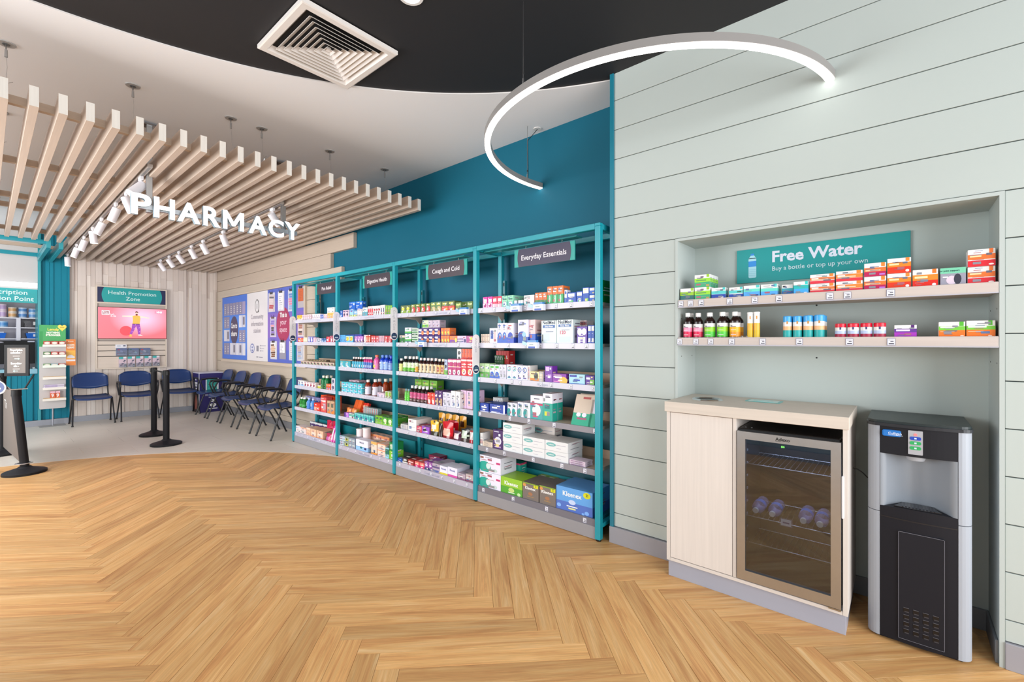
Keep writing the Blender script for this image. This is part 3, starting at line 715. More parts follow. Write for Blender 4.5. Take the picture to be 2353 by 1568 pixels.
# ================================================================== SHELVING RUN: four bays
bays = {'A': (5.19, 6.38, 'Pain Relief'), 'B': (4.01, 5.19, 'Digestive Health'), 'C': (2.81, 4.01, 'Cough and Cold'), 'D': (1.60, 2.81, 'Everyday Essentials')}
SZ = {1: 1.68, 2: 1.38, 3: 1.083, 4: .785, 5: .49}
XBK = 3.14
def post(x, y, w=.042, z1=2.20):
    b = MB(); b.box(x - w / 2, x + w / 2, y - w / 2, y + w / 2, .012, z1, TEALF, 'teal_metal', .003); return b
lab = {'A': 'far teal metal shelving bay with small tablet boxes under Pain Relief board', 'B': 'teal metal shelving bay under the Digestive Health board',
       'C': 'teal metal shelving bay under the Cough and Cold board', 'D': 'near teal metal shelving bay under the Everyday Essentials board'}
for k, (y0, y1, nmb) in bays.items():
    t = thing('shelving_bay', (XS, (y0 + y1) / 2, 0), lab[k], 'shelving', 'teal shelving bays along the wall')
    xf = XS + .005
    for px, yy in ((xf, y1), (XBK - .02, y1)) + (((xf, y0 - .0), (XBK + .02, y0 - .0)) if k == 'D' else ()):
        b = post(px, yy); b.cyl((px, yy, 0), (px, yy, .014), .018, n=10, col='111'); b.make('post', t)
    ylo = y0 + .021 if k != 'D' else y0 + .021; yhi = y1 - .021
    b = MB(); b.box(xf - .021, xf + .021, ylo - .0, yhi, 2.178, 2.22, TEALF, 'teal_metal', .003); b.make('top_rail', t)
    b = MB(); b.box(xf - .021, xf + .021, y1 - .021, y1 + .021, 2.20, 2.22, TEALF, 'teal_metal', .002)
    if k == 'D': b.box(xf - .021, xf + .021, y0 - .021, y0 + .021, 2.20, 2.22, TEALF, 'teal_metal', .002)
    b.make('post_cap', t)
    b = MB(); b.box(XBK - .04, XBK, ylo, yhi, 2.178, 2.22, TEALF, 'teal_metal', .003); b.make('rear_rail', t)
    b = MB(); b.box(xf + .021, XBK - .04, y1 - .02, y1 + .02, 2.178, 2.218, TEALF, 'teal_metal', .003)
    if k == 'D':
        b.box(xf + .021, XBK, y0 - .02, y0 + .02, 2.178, 2.218, TEALF, 'teal_metal', .003); b.box(xf + .021, XBK, y0 - .02, y0 + .02, .09, .12, TEALF, 'teal_metal', .003)
    b.make('cross_rail', t)
    b = MB(); b.box(xf + .06, xf + .14, ylo + .2, yhi - .01, 2.172, 2.184, '2d9298', 'teal_metal', .002); b.make('light_bar', t)
    b = MB(); b.box(XBK, XBK + .012, y0 + (0.0 if k != 'D' else -.02), y1 + .0, .10, 1.72, '15505d', 'satin'); b.make('back_panel', t)
    # slotted upright with brackets beside the rear post
    b = MB(); b.box(XBK - .03, XBK, y1 - .055, y1 - .028, .1, 1.95, '14707e', 'teal_metal')
    for z in range(9, 96):
        if z % 5 == 0: b.box(XBK - .0315, XBK - .029, y1 - .047, y1 - .036, z * .02, z * .02 + .03, '0a1a1e', 'matte')
    b.make('slotted_upright', t)
    for n in (1, 2, 3, 4, 5):
        z = SZ[n]
        b = MB(); b.box(xf + .008, XBK - .002, ylo + .004, yhi - .004, z - .028, z - .004, 'cdb9a6' if n > 2 else 'c9bcb0', 'wood_y', .001)
        if n >= 3: b.box(XBK - .018, XBK - .002, ylo + .01, yhi - .01, z - .004, z + .065, 'd0b49a', 'wood_y', .001)
        b.make('shelf', t)
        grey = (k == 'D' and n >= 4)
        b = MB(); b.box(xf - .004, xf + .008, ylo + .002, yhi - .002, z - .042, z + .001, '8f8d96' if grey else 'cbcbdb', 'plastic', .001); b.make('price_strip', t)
        if n < 4:
            b = MB(); b.prism([(0, 0), (0, -.05), (-.03, -.075), (-.075, -.03), (-.28, -.012), (-.28, 0)], ((XBK - .03, y1 - .04, z - .03), (1, 0, 0), (0, 0, 1)), -.006, 'd8cdc4', 'satin')
            b.make('bracket', t)
        fr = frx(xf - .0045, yhi, z - .021)
        m = 8 if not grey else (5 if k == 'D' else 6)
        rr = random.Random(n * 7 + ord(k))
        for q in range(m):
            xx = .05 + (yhi - ylo - .1) * (q + rr.uniform(-.25, .25)) / (m - 1); b = MB()
            if k == 'D' or k == 'C': ticket(b, fr, xx, 0, .028, .036)
            else:
                b.rect(fr, xx - .014, -.014, xx + .014, .014, 'a9a9c4', off=.001); b.rect(fr, xx - .012, -.012, xx + .012, .012, 'e2e2ee', off=.0014); b.rect(fr, xx - .006, -.004, xx + .006, .002, '99a', off=.0016)
            b.make('price_ticket', t)
        if not grey and not (k == 'D' and n < 3):
            b = MB(); b.text(fr, nmb if k != 'D' else 'Allergies', (yhi - ylo) * .6, -.011, .022, 'b9c2d8', maxw=.22, off=.002); b.make('strip_lettering', t)
    # base
    z = .14
    b = MB(); b.box(xf + .006, XBK - .002, ylo, yhi, z - .02, z - .003, '17707c' if k in 'CD' else '9a8f88', 'satin'); b.make('base_shelf', t)
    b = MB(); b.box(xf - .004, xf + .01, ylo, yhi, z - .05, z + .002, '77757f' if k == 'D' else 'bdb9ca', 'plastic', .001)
    fr = frx(xf - .0045, yhi, z - .024)
    m = 4 if k == 'D' else 7
    b.make('price_strip', t)
    for q in range(m): b = MB(); ticket(b, fr, .07 + (yhi - ylo - .16) * q / (m - 1), 0, .03, .036); b.make('price_ticket', t)
    if k != 'D': b = MB(); b.text(fr, nmb, (yhi - ylo) * .5, -.012, .024, 'a9aec8', maxw=.25, off=.002); b.make('strip_lettering', t)
    b = MB(); b.box(xf - .008, xf + .01, ylo - .0, yhi, .004, z - .048, '98979c', 'satin', .001); b.make('plinth', t)
    b = MB(); b.box(XBK - .03, XBK - .002, ylo + .06, yhi - .06, z - .003, z + .14, '14808a', 'satin', .002); b.make('rear_ledge', t)
# header boards hanging in each bay
for k, (ya, yb, txt) in {'A': (5.365, 5.955, 'Pain Relief'), 'B': (4.208, 4.794, 'Digestive Health'), 'C': (3.031, 3.626, 'Cough and Cold'), 'D': (1.86, 2.456, 'Everyday Essentials')}.items():
    t = thing('header_board', (2.9, (ya + yb) / 2, 2.08), 'dark hanging board with teal ends reading ' + txt, 'sign', 'section boards above the shelving')
    fr = frx(2.893, yb, 2.01); w = yb - ya; h = .145
    b = MB(); b.prism([(0, 0), (w, 0), (w, h), (0, h)], fr, .010, '20a59c', 'satin'); bo = b.make('board', t)
    b = MB(); P = [(.045 + .012 * math.sin(PI * i / 10) * -1, h * i / 10) for i in range(11)]; Q = [(w - a, bb) for a, bb in reversed(P)]
    b.poly(fr, P[::-1] + Q[::-1], '3a3350' if k == 'D' else '463c46', 'satin', .0006); b.make('dark_panel', bo)
    b = MB(); b.text(fr, txt, w / 2, .052, .043, 'ece8ee', maxw=w - .15, bold=.012); b.make('lettering', bo)
    b = MB()
    for q in (.2, .8): b.cyl((2.896, ya + w * q, 2.15), (2.896, ya + w * q, 2.18), .0015, n=5, col='bbb', mat='steel'); b.cyl((2.9, ya + w * q, 2.17), (2.9, ya + w * q, 2.185), .004, n=6, col='ddd')
    b.make('hook', t)
# rounded flag signs on the posts
for yy, z0, z1, txt, lb in ((6.38, 1.394, 1.734, 'Pain Relief', 'far end post'), (5.19, 1.40, 1.747, 'Stomach Care', 'post between first two bays'), (4.01, 1.404, 1.747, 'Cough & Cold', 'post left of cold remedies'), (2.81, 1.111, 1.453, 'Allergies', 'post left of tissue boxes')):
    t = thing('flag_sign', (2.76, yy, z0), 'white round-ended flag sign on the %s' % lb, 'sign', 'flag signs on the shelving posts')
    y_ = yy - .030; fr = fry(2.722, y_ - .0, z0); H_ = z1 - z0; w = .082
    b = MB(); b.prism(rrect(0, 0, w, H_, .040, 6), fr, .004, 'f0eef2', 'satin'); bo = b.make('plate', t)
    b = MB(); b.ell(fr, w / 2, .043, .034, .034, '16305e', 'satin', .0006, 24); b.ell(fr, w / 2, .043, .0345, .0345, '16305e', 'satin', .0004, 24)
    b.text(fr, 'Cough &' if 'Cough' in txt else txt.split()[0], w / 2, .05, .008, '8cc', maxw=.05); b.rect(fr, .02, .030, .062, .040, 'e8ecf4', off=.0009); b.make('roundel', bo)
    b = MB(); b.text(((2.722 + w / 2 - .012, y_, z1 - .03), (0, 0, -1), (1, 0, 0)), txt, 0, 0, .026, 'b4b6be', align='L', maxw=.21); b.make('lettering', bo)
    b = MB(); b.box(2.775, 2.80, y_ + .0045, yy - .018, z0 + .14, z0 + .17, 'ddd', 'satin'); b.make('clip', t)
# shelf-edge dispensers
for y, z, bay in ((2.10, 1.665, 'right of top shelf, Everyday Essentials'), (2.33, 1.665, 'left of top shelf, Everyday Essentials'), (2.16, 1.375, 'second shelf, Everyday Essentials'), (2.93, 1.665, 'top shelf, Cough and Cold'), (3.52, 1.375, 'second shelf, Cough and Cold')):
    t = thing('leaflet_dispenser', (2.78, y, z), 'white and blue edge dispenser on the ' + bay, 'dispenser', 'shelf edge dispensers')
    b = MB(); b.box(2.745, 2.782, y - .05, y + .045, z - .035, z + .012, 'dfe4f2', 'plastic', .001); b.box(2.744, 2.7455, y - .035, y + .03, z - .034, z - .02, '3d62c0', 'card'); b.box(2.745, 2.775, y - .045, y + .04, z + .012, z + .028, '3f86c8', 'plastic', .001)
    b.rect(frx(2.7445, y + .02, z - .01), 0, 0, .04, .008, '9aa'); b.make('tray', t)
    b = MB(); b.prism([(0, 0), (.05, -.01), (.05, .012), (0, .028)], ((2.75, y + .095, z - .005), (0, -1, 0), (0, 0, 1)), .02, '9fcbe0', 'plastic'); b.make('flap', t)

# ================================================================== PRODUCTS
#  bay, shelf, x of the front face, y of the left end, shelf height, width, height, depth, count, rows deep, stack, kind, art, description, category
PRODUCTS = [
 ('D',1,2.805,2.743,1.68,0.0567,0.1003,0.07,2,1,1,'c','d3a|b0,.45,fbd|r.15,.5,.85,.8,fff|e.5,.25,.3,.15,a17','magenta box with white oval','box'),
 ('D',1,2.805,2.629,1.68,0.0546,0.0969,0.07,2,1,1,'c','d25|b0,.35,ebc|r.15,.55,.85,.82,fff','crimson box with white logo','box'),
 ('D',1,2.805,2.52,1.68,0.0643,0.0963,0.09,2,2,1,'c','7cb|b.5,1,9db|e.5,.3,.3,.2,fff|r.15,.62,.85,.75,186','pale green carton','box'),
 ('D',1,2.805,2.392,1.68,0.0335,0.0502,0.03,3,1,1,'t','eef|b.2,.5,2ab','small white tub','tub'),
 ('D',1,2.805,2.286,1.68,0.1056,0.0852,0.08,1,1,1,'c','eee|e.3,.3,.1,.12,199|r.1,.8,.6,.86,888','white box with teal drop','box'),
 ('D',1,2.805,2.172,1.68,0.0379,0.0975,0.09,3,1,1,'c','e73|b0,.4,384|r.15,.62,.8,.72,fff|r.15,.8,.8,.88,fff','short orange and green box','box'),
 ('D',1,2.805,2.054,1.68,0.0494,0.1373,0.09,3,1,1,'c','e73|b0,.55,2a6|r.1,.82,.8,.88,fff|r.1,.68,.7,.74,fff|e.5,.3,.15,.25,bec','tall orange and green carton','box'),
 ('D',1,2.805,1.898,1.68,0.0232,0.1009,0.05,1,1,1,'c','eef|b0,.4,26c|r.2,.7,.8,.9,26c','slim white and blue box','box'),
 ('D',1,2.805,1.875,1.68,0.0795,0.0779,0.06,1,1,1,'c','25b|r.15,.6,.85,.9,fff|r.3,.05,.7,.25,4b6','low blue box with white flash','box'),
 ('D',1,2.805,1.792,1.68,0.0516,0.0825,0.06,1,1,1,'c','25b|r.1,.6,.9,.9,fff|r.3,.05,.7,.25,4b6','small square blue box','box'),
 ('D',1,2.805,1.74,1.68,0.0541,0.1068,0.06,1,1,1,'c','25b|r.1,.6,.95,.95,fff|r.4,.05,.9,.25,7c5','blue box with white top','box'),
 ('D',1,2.805,1.686,1.68,0.046,0.0515,0.06,1,1,2,'c','26c|r.1,.55,.95,.9,fff','blue and white box stacked','box'),
 ('D',1,2.865,1.647,1.68,0.0244,0.1628,0.2,1,1,1,'c','183','tall green carton behind end post','box'),
 ('D',2,2.805,2.764,1.38,0.0198,0.0799,0.1,5,1,1,'c','edc|r.8,0,1,1,b98','slim cream carton','box'),
 ('D',2,2.805,2.665,1.38,0.0907,0.1306,0.09,1,1,1,'c','eef|r.15,.3,.5,.85,35a|r.6,.1,.8,.9,dbb','white carton with blue swirl','box'),
 ('D',2,2.805,2.574,1.38,0.056,0.1722,0.08,2,1,1,'c','dde|e.5,.35,.4,.2,25b|b0,.3,36c|e.55,.38,.2,.1,9cf|r.2,.85,.7,.9,25b','white nasal spray carton with wave','box'),
 ('D',2,2.805,2.462,1.38,0.0707,0.1698,0.1,1,2,1,'c','dde|e.5,.35,.4,.2,24b|b0,.3,35c|r.2,.85,.7,.9,c33','white carton with violet wave','box'),
 ('D',2,2.805,2.35,1.38,0.108,0.1942,0.12,1,1,1,'c','dde|e.4,.35,.4,.16,14a|b0,.28,25b|e.6,.38,.2,.1,9cf|r.1,.8,.8,.84,25b|r.2,.88,.5,.91,44a','large white carton with wave','box'),
 ('D',2,2.825,2.258,1.38,0.0746,0.1926,0.12,1,1,1,'c','ecc|b0,.4,36c|r.1,.7,.5,.75,c66','pale pink and blue carton','box'),
 ('D',2,2.805,2.113,1.38,0.1474,0.1795,0.09,1,1,1,'c','dee|t.5,.84,.15,114,NeilMed|r.1,.68,.9,.8,36a|t.5,.71,.07,fff,Sinus Rinse|r.15,.12,.55,.45,cde|r.05,.1,.12,.4,222|r.3,.5,.8,.53,558','wide white sinus rinse carton','box'),
 ('D',2,2.805,1.965,1.38,0.1471,0.1815,0.13,1,1,1,'c','dee|t.5,.84,.15,114,NeilMed|r.1,.7,.9,.8,36a|t.5,.72,.07,fff,Sinus Rinse|t.38,.4,.15,c36,120|r.15,.08,.85,.3,cde|r.3,.56,.8,.58,558','white carton reading 120 in pink','box'),
 ('D',2,2.905,1.879,1.38,0.0285,0.1765,0.1,4,1,1,'c','edd|r0,.8,1,.95,933','slim white box with dark red top','box'),
 ('D',2,2.805,1.788,1.38,0.0877,0.1267,0.07,1,1,1,'c','64a|e.28,.7,.24,.2,eef|e.72,.7,.24,.2,eef|r.1,.05,.35,.4,eef|r.6,.05,.85,.4,eef','violet box with twin circles','box'),
 ('D',2,2.805,1.697,1.38,0.0283,0.1344,0.07,2,1,1,'c','25b|r.1,.7,.9,.95,fff|r.2,.1,.8,.3,fff','tall blue and white box','box'),
 ('D',3,2.805,2.78,1.083,0.06,0.1258,0.08,2,1,1,'c','bda|b0,.4,5a4|r.2,.65,.8,.8,fff','pale green carton with leaves','box'),
 ('D',3,2.805,2.66,1.083,0.0576,0.1185,0.08,2,1,1,'c','dee|e.5,.3,.4,.2,26c|b0,.22,36c|r.15,.75,.85,.9,5b4','white carton with blue wave','box'),
 ('D',3,2.805,2.545,1.083,0.0364,0.1217,0.1,2,1,1,'c','dde|r.2,.1,.8,.6,bbc','plain pale grey carton','box'),
 ('D',3,2.805,2.467,1.083,0.0563,0.125,0.08,2,1,1,'c','eef|e.5,.72,.35,.16,5bb|e.5,.72,.24,.1,eef|r.2,.1,.8,.2,4aa','white carton with teal ring','box'),
 ('D',3,2.805,2.355,1.083,0.0541,0.1217,0.08,2,1,1,'c','eef|e.5,.7,.4,.18,25a|e.5,.7,.27,.12,eef|r.2,.1,.8,.2,25a','white carton with navy ring','box'),
 ('D',3,2.805,2.246,1.083,0.0264,0.1241,0.1,1,1,1,'c','ddd|r.3,.1,.7,.9,c99','narrow pinkish white carton','box'),
 ('D',3,2.805,2.22,1.083,0.0862,0.0783,0.07,1,1,1,'c','fea|b0,.35,d83|e.7,.55,.25,.4,332|r.1,.72,.6,.85,875','cream and orange ear drop box','box'),
 ('D',3,2.805,2.134,1.083,0.0126,0.081,0.07,3,1,1,'c','eee|r.5,0,.9,1,ca6','thin white and gold box','box'),
 ('D',3,2.805,2.075,1.083,0.0696,0.1275,0.07,1,1,1,'c','73a|r.1,.72,.6,.95,dbe|r.4,.3,.9,.5,b8d','tall violet carton','box'),
 ('D',3,2.805,2.005,1.083,0.1263,0.0723,0.06,1,1,1,'c','83a|e.8,.3,.3,.4,eb4|r.2,.55,.7,.72,fff|r.1,.15,.55,.22,e8c','wide purple and yellow box','box'),
 ('D',3,2.805,1.856,1.083,0.1375,0.0764,0.06,1,1,1,'c','ade|r.05,.72,.5,.92,23a|r.3,.35,.7,.5,24b|b0,.12,27c','wide pale blue allergy box','box'),
 ('D',3,2.805,1.715,1.083,0.0747,0.0723,0.06,1,1,1,'c','529|r.1,.6,.5,.8,fff|r.5,.1,1,.6,7b4','purple and lime box','box'),
 ('D',3,3.025,2.787,1.083,0.0302,0.2323,0.09,5,1,1,'c','c33','slim red carton on rear stack','box'),
 ('D',3,3.005,2.787,1.083,0.0203,0.1914,0.07,5,1,1,'c','263','slim green carton at the back','box'),
 ('D',4,2.98,2.787,0.785,0.0291,0.1091,0.08,4,1,1,'c','eee|b.3,.5,c66','small white box at the back','box'),
 ('D',4,2.805,2.78,0.785,0.1045,0.0781,0.16,1,1,1,'c','24a|b0,.12,eef|r.2,.5,.8,.65,fff','low royal blue box','box'),
 ('D',4,2.805,2.665,0.785,0.1787,0.0808,0.18,1,1,1,'c','24a|b0,.12,eef|r.15,.55,.5,.72,fff|r.9,0,1,1,eef','long royal blue and white box','box'),
 ('D',4,2.805,2.458,0.785,0.0515,0.1105,0.07,2,2,1,'c','eef|e.3,.3,.4,.3,199|r.2,.7,.7,.82,466','short white and teal carton','box'),
 ('D',4,2.805,2.35,0.785,0.065,0.1247,0.07,2,2,1,'c','eef|e.3,.3,.4,.3,199|e.6,.3,.15,.25,bcc|r.2,.7,.7,.82,466','broad white and teal carton','box'),
 ('D',4,2.805,2.22,0.785,0.1241,0.1903,0.1,1,1,1,'c','eef|b0,.7,4aa|b.6,.68,c36|e.5,.4,.35,.25,dee|r.3,.85,.75,.89,445|r.2,.1,.6,.15,c47','tall white carton with teal base','box'),
 ('D',4,2.805,2.096,0.785,0.0905,0.2153,0.07,1,2,1,'c','eef|b0,.65,2a9|r.2,.2,.75,.35,dd3|r.2,.45,.75,.6,177|r.3,.85,.8,.89,445','tall teal carton with yellow label','box'),
 ('D',4,2.805,1.841,0.785,0.1653,0.2217,0.05,1,2,1,'k','dcb|b0,.4,2a8|r.4,.86,.8,.93,b55|e.3,.35,.12,.07,eef|e.6,.35,.12,.07,eef|r.25,.2,.75,.26,a57','leaning beige and green insole pack','pack'),
 ('D',4,2.805,1.697,0.785,0.0567,0.1915,0.05,1,2,1,'k','dde|b0,.5,2a8','leaning pale insole pack','pack'),
 ('D',5,2.805,2.774,0.49,0.0088,0.1133,0.1,3,1,1,'c','eee|r.2,.2,.8,.5,c66','thin upright white box','box'),
 ('D',5,2.805,2.743,0.49,0.1134,0.009,0.09,1,1,5,'c','edc|r.1,.2,.9,.5,a98','flat cream box','box'),
 ('D',5,2.805,2.624,0.49,0.1139,0.1646,0.1,1,1,1,'c','426|e.5,.42,.35,.22,dde|r.3,.36,.7,.5,99a|r.1,.88,.6,.92,dde|r.2,.08,.8,.16,b9c','purple meter box with white device','box'),
 ('D',5,2.805,2.51,0.49,0.2105,0.0784,0.17,1,1,3,'c','e8ebee|e.26,.62,.22,.2,7bb|t.26,.56,.13,fff,medisure|r.5,.62,.9,.66,aab|r.5,.3,.7,.34,bbc','white medicine carton with teal oval','box'),
 ('D',5,2.805,2.3,0.49,0.2249,0.0759,0.17,1,1,2,'c','e8ebee|e.26,.62,.22,.2,7bb|t.26,.56,.13,fff,medisure|r.5,.62,.9,.66,aab|r.5,.3,.7,.34,bbc','wide white carton with teal oval','box'),
 ('D',5,2.805,2.075,0.49,0.2151,0.0765,0.2,1,1,2,'c','e8ebee|e.26,.62,.22,.2,7bb|t.26,.56,.13,fff,medisure|r.5,.62,.9,.66,aab|r.5,.3,.7,.34,bbc','broad white carton with teal oval','box'),
 ('D',5,3.01,2.363,0.49,0.2375,0.104,0.12,1,1,2,'c','f0e6e0|e.26,.62,.22,.2,7bb|r.5,.62,.9,.66,aab','white carton on the rear stack','box'),
 ('D',5,2.805,1.856,0.49,0.1411,0.0133,0.1,1,1,3,'c','dcd|r.1,.2,.9,.6,a8a','flat mauve and white sachet pack','pack'),
 ('D','base',2.805,2.787,0.14,0.2565,0.1373,0.2,1,1,2,'c','eef|e.25,.3,.3,.36,2a9|e.42,.38,.1,.2,dee|e.75,.18,.1,.1,cdd|r.8,.6,.98,.72,c37|r.04,.8,.2,.92,965','white box with teal sweep','box'),
 ('D','base',3.015,2.647,0.14,0.1502,0.0985,0.1,1,1,2,'c','2a9|b.85,1,d47','teal box behind white ones','box'),
 ('D','base',2.805,2.535,0.14,0.2349,0.1354,0.2,1,1,1,'c','9c3|b0,.45,5a3|t.5,.55,.24,fff,Kleenex|e.5,.28,.14,.14,cd8|e.85,.12,.08,.1,cea|r.35,.1,.65,.14,fff','green tissue box with white script','tissue box'),
 ('D','base',2.805,2.3,0.14,0.1662,0.137,0.22,1,1,1,'c','7d736d|t.5,.62,.17,fff,Kleenex|e.5,.38,.14,.1,a75|e.12,.85,.1,.1,d95|r.7,.78,.98,1,dd2|t.84,.84,.13,332,2|b.94,1,8a3|r.3,.2,.7,.24,a85','brown tissue box with yellow corner','tissue box'),
 ('D','base',2.805,2.129,0.14,0.1563,0.1443,0.24,1,1,1,'c','7d736d|t.5,.62,.17,fff,Kleenex|e.5,.38,.14,.1,a75|e.12,.85,.1,.1,d95|r.7,.78,.98,1,dd2|t.84,.84,.13,332,2|b.94,1,8a3|r.3,.2,.7,.24,a85','brown tissue box nearer blue box','tissue box'),
 ('D','base',2.805,1.973,0.14,0.3189,0.179,0.26,1,1,1,'c','6ae|b0,.4,57c|t.45,.64,.2,fff,Kleenex|e.45,.42,.1,.1,cdf|e.85,.84,.1,.13,dd2|t.85,.8,.11,332,2!|e.08,.2,.06,.08,8bf|e.85,.12,.06,.08,8bf|e.75,.06,.04,.05,8bf|r.3,.22,.6,.26,fff|r.35,.12,.55,.18,ee9','large blue tissue box','tissue box'),
 ('D','base',3.045,2.33,0.14,0.0897,0.0629,0.1,2,1,2,'c','8a3|r.3,.2,.9,.8,553','olive and yellow tissue pack','tissue box'),
 ('D','base',3.075,2.064,0.14,0.2506,0.0684,0.1,1,1,2,'c','79c|r.3,.3,.9,.9,994','blue tissue pack at the back','tissue box'),
 ('C',1,2.805,3.932,1.68,0.0847,0.0854,0.07,2,1,1,'c','674|b0,.35,8a3|e.5,.6,.3,.2,dd5','green and gold herbal tea box','box'),
 ('C',1,2.805,3.763,1.68,0.079,0.09,0.07,4,1,1,'c','573|e.6,.35,.4,.35,c33|r.15,.75,.8,.88,dc7|r.3,.4,.6,.5,fee','herbal box with red fruit','box'),
 ('C',1,2.805,3.447,1.68,0.08,0.0939,0.07,2,1,1,'c','685|b0,.35,996|e.6,.35,.3,.2,cb8|r.15,.7,.8,.85,ee7','olive herbal box','box'),
 ('C',1,2.805,3.287,1.68,0.0911,0.0924,0.09,2,1,1,'c','674|b0,.5,d44|e.75,.2,.25,.18,e93|r.15,.7,.8,.85,ee7','olive and orange herbal box','box'),
 ('C',1,2.805,3.093,1.68,0.0756,0.0724,0.07,1,1,1,'c','684|r.1,.6,.9,.8,cd6|r0,0,.6,.3,25a','narrow green box with blue flash','box'),
 ('C',1,2.855,3.065,1.68,0.0741,0.08,0.1,2,1,1,'c','684|r.1,.6,.9,.8,cd6','green herbal box by the post','box'),
 ('C',2,2.805,3.947,1.38,0.0897,0.0784,0.08,1,1,1,'c','dcb|b0,.7,273','slim cream and green box','box'),
 ('C',2,2.905,3.987,1.38,0.0851,0.1548,0.08,1,1,1,'c','e93','tall orange box at the back','box'),
 ('C',2,2.805,3.858,1.38,0.1019,0.0787,0.08,1,1,2,'c','eef|b.15,.5,5b4|b.15,.3,287|r.1,.65,.7,.75,4a6','white box with green stripes','box'),
 ('C',2,2.805,3.741,1.38,0.1056,0.0732,0.08,1,1,2,'c','cdc|r0,.1,.9,.25,253|r0,.4,.9,.55,384|r0,.7,.9,.85,253','grey green striped box','box'),
 ('C',2,2.805,3.636,1.38,0.0825,0.0733,0.08,4,1,2,'c','427|r0,.2,.6,.38,fff|r.1,.45,.6,.6,25a|r0,.65,.6,.85,fff|e.8,.35,.25,.3,e85','striped purple lozenge box','box'),
 ('C',2,2.895,3.689,1.38,0.097,0.0769,0.08,1,1,3,'c','dec|b.1,.4,8c3','pale green box topping the stack','box'),
 ('C',2,2.895,3.592,1.38,0.0578,0.0756,0.08,3,1,3,'c','dcd','plain lilac box topping the stack','box'),
 ('C',2,2.815,3.305,1.38,0.0411,0.0713,0.08,3,1,2,'c','f84|e.5,.3,.3,.3,dd5|b0,.1,527','slim orange box with yellow','box'),
 ('C',2,2.805,3.171,1.38,0.1009,0.068,0.08,1,1,1,'c','f84|b0,.45,84a|e.85,.4,.15,.3,ee6','orange and violet lozenge box','box'),
 ('C',2,2.805,3.07,1.38,0.1203,0.0672,0.08,1,1,1,'c','dce|r0,.5,.7,.62,427|r0,.2,.7,.32,427|e.85,.35,.12,.25,437','lilac box with purple stripes','box'),
 ('C',2,2.805,2.949,1.38,0.0887,0.0664,0.08,1,1,1,'c','b59|e.7,.65,.2,.25,dd6','pink purple box with yellow dot','box'),
 ('C',3,2.805,3.978,1.083,0.0606,0.1362,0.05,1,1,1,'b','211,eee|b0,.6,dd8','part hidden dark syrup bottle','bottle'),
 ('C',3,2.805,3.917,1.083,0.0704,0.1619,0.05,3,1,1,'b','111,eee|b0,.25,6b3|b.25,.6,dec','dark bottle with green label','bottle'),
 ('C',3,2.805,3.706,1.083,0.0526,0.1647,0.05,1,1,1,'b','211,eee|b0,.35,da3|b.35,.6,dec','dark bottle with orange label','bottle'),
 ('C',3,2.805,3.653,1.083,0.0581,0.1516,0.05,5,1,1,'b','311,fee|b0,.6,edb|r.3,.15,.7,.5,555','dark bottle with cream label','bottle'),
 ('C',3,2.805,3.363,1.083,0.0566,0.1482,0.05,2,1,1,'b','311,fed|b0,.6,ec8|e.5,.3,.3,.2,a44','dark bottle with gold label','bottle'),
 ('C',3,2.805,3.244,1.083,0.0429,0.1463,0.05,1,1,1,'c','bce|b0,.3,7c4|e.5,.55,.3,.12,222','slim blue and green carton','box'),
 ('C',3,2.805,3.195,1.083,0.0591,0.1534,0.06,3,1,1,'c','b37|b.8,.95,fdd|e.5,.2,.32,.15,fff|e.5,.2,.15,.08,424|b.5,.55,fcd','cerise cold remedy carton','box'),
 ('C',3,2.805,3.017,1.083,0.0784,0.1615,0.06,2,1,1,'c','d23|e.5,.25,.35,.18,fee|e.5,.25,.15,.1,824|r.1,.5,.9,.55,fdd|r.1,.65,.9,.7,fdd|b.85,.95,fdd','bright red cold remedy carton','box'),
 ('C',3,2.875,3.146,1.083,0.0593,0.1221,0.08,1,1,2,'c','eee|e.5,.7,.3,.15,555|e.5,.25,.3,.15,555','white box with grey rings','box'),
 ('C',3,2.875,3.081,1.083,0.0373,0.1227,0.08,4,1,2,'c','f75|r.2,.1,.8,.4,e43','slim coral box on upper tier','box'),
 ('C',4,2.805,3.872,0.785,0.0403,0.1259,0.05,2,1,1,'b','7c6,7ab|b0,.5,6d4','clear green gel bottle','bottle'),
 ('C',4,2.805,3.785,0.785,0.0582,0.1653,0.05,5,2,1,'b','211,fff|b0,.2,644|b.2,.6,c58','dark bottle with pink label','bottle'),
 ('C',4,2.805,3.493,0.785,0.0556,0.1153,0.06,2,1,1,'c','d32|b.7,.9,e54|e.5,.25,.3,.2,fdd','red chesty cough carton','box'),
 ('C',4,2.805,3.382,0.785,0.0538,0.1441,0.06,2,2,1,'c','537|r.5,0,1,.5,b97|r.1,.6,.6,.7,fff','violet and tan carton','box'),
 ('C',4,2.805,3.268,0.785,0.058,0.1363,0.12,2,2,1,'c','dde|r.2,.65,.8,.7,889|r.2,.3,.8,.5,ccd','plain white prescription carton','box'),
 ('C',4,2.805,3.152,0.785,0.0617,0.1571,0.12,2,2,1,'c','eee|r.2,.65,.8,.7,889|r.2,.1,.8,.5,ccd','taller white prescription carton','box'),
 ('C',4,2.845,3.066,0.785,0.0797,0.1652,0.15,2,1,1,'c','ece|r.2,.15,.8,.8,ecc','cream carton beside the post','box'),
 ('C',4,3.025,3.987,0.785,0.1249,0.1021,0.1,3,1,2,'c','7b3|r.1,.5,.9,.7,bd6','lime box on the back row','box'),
 ('C',5,2.805,3.806,0.49,0.1356,0.1202,0.2,1,1,1,'c','eee|r.1,.3,.9,.35,ccc','upright white leaflet box','box'),
 ('C',5,2.805,3.932,0.49,0.1186,0.0129,0.1,1,1,4,'c','ddd|r.1,.2,.9,.5,aaa','flat grey white sachet','pack'),
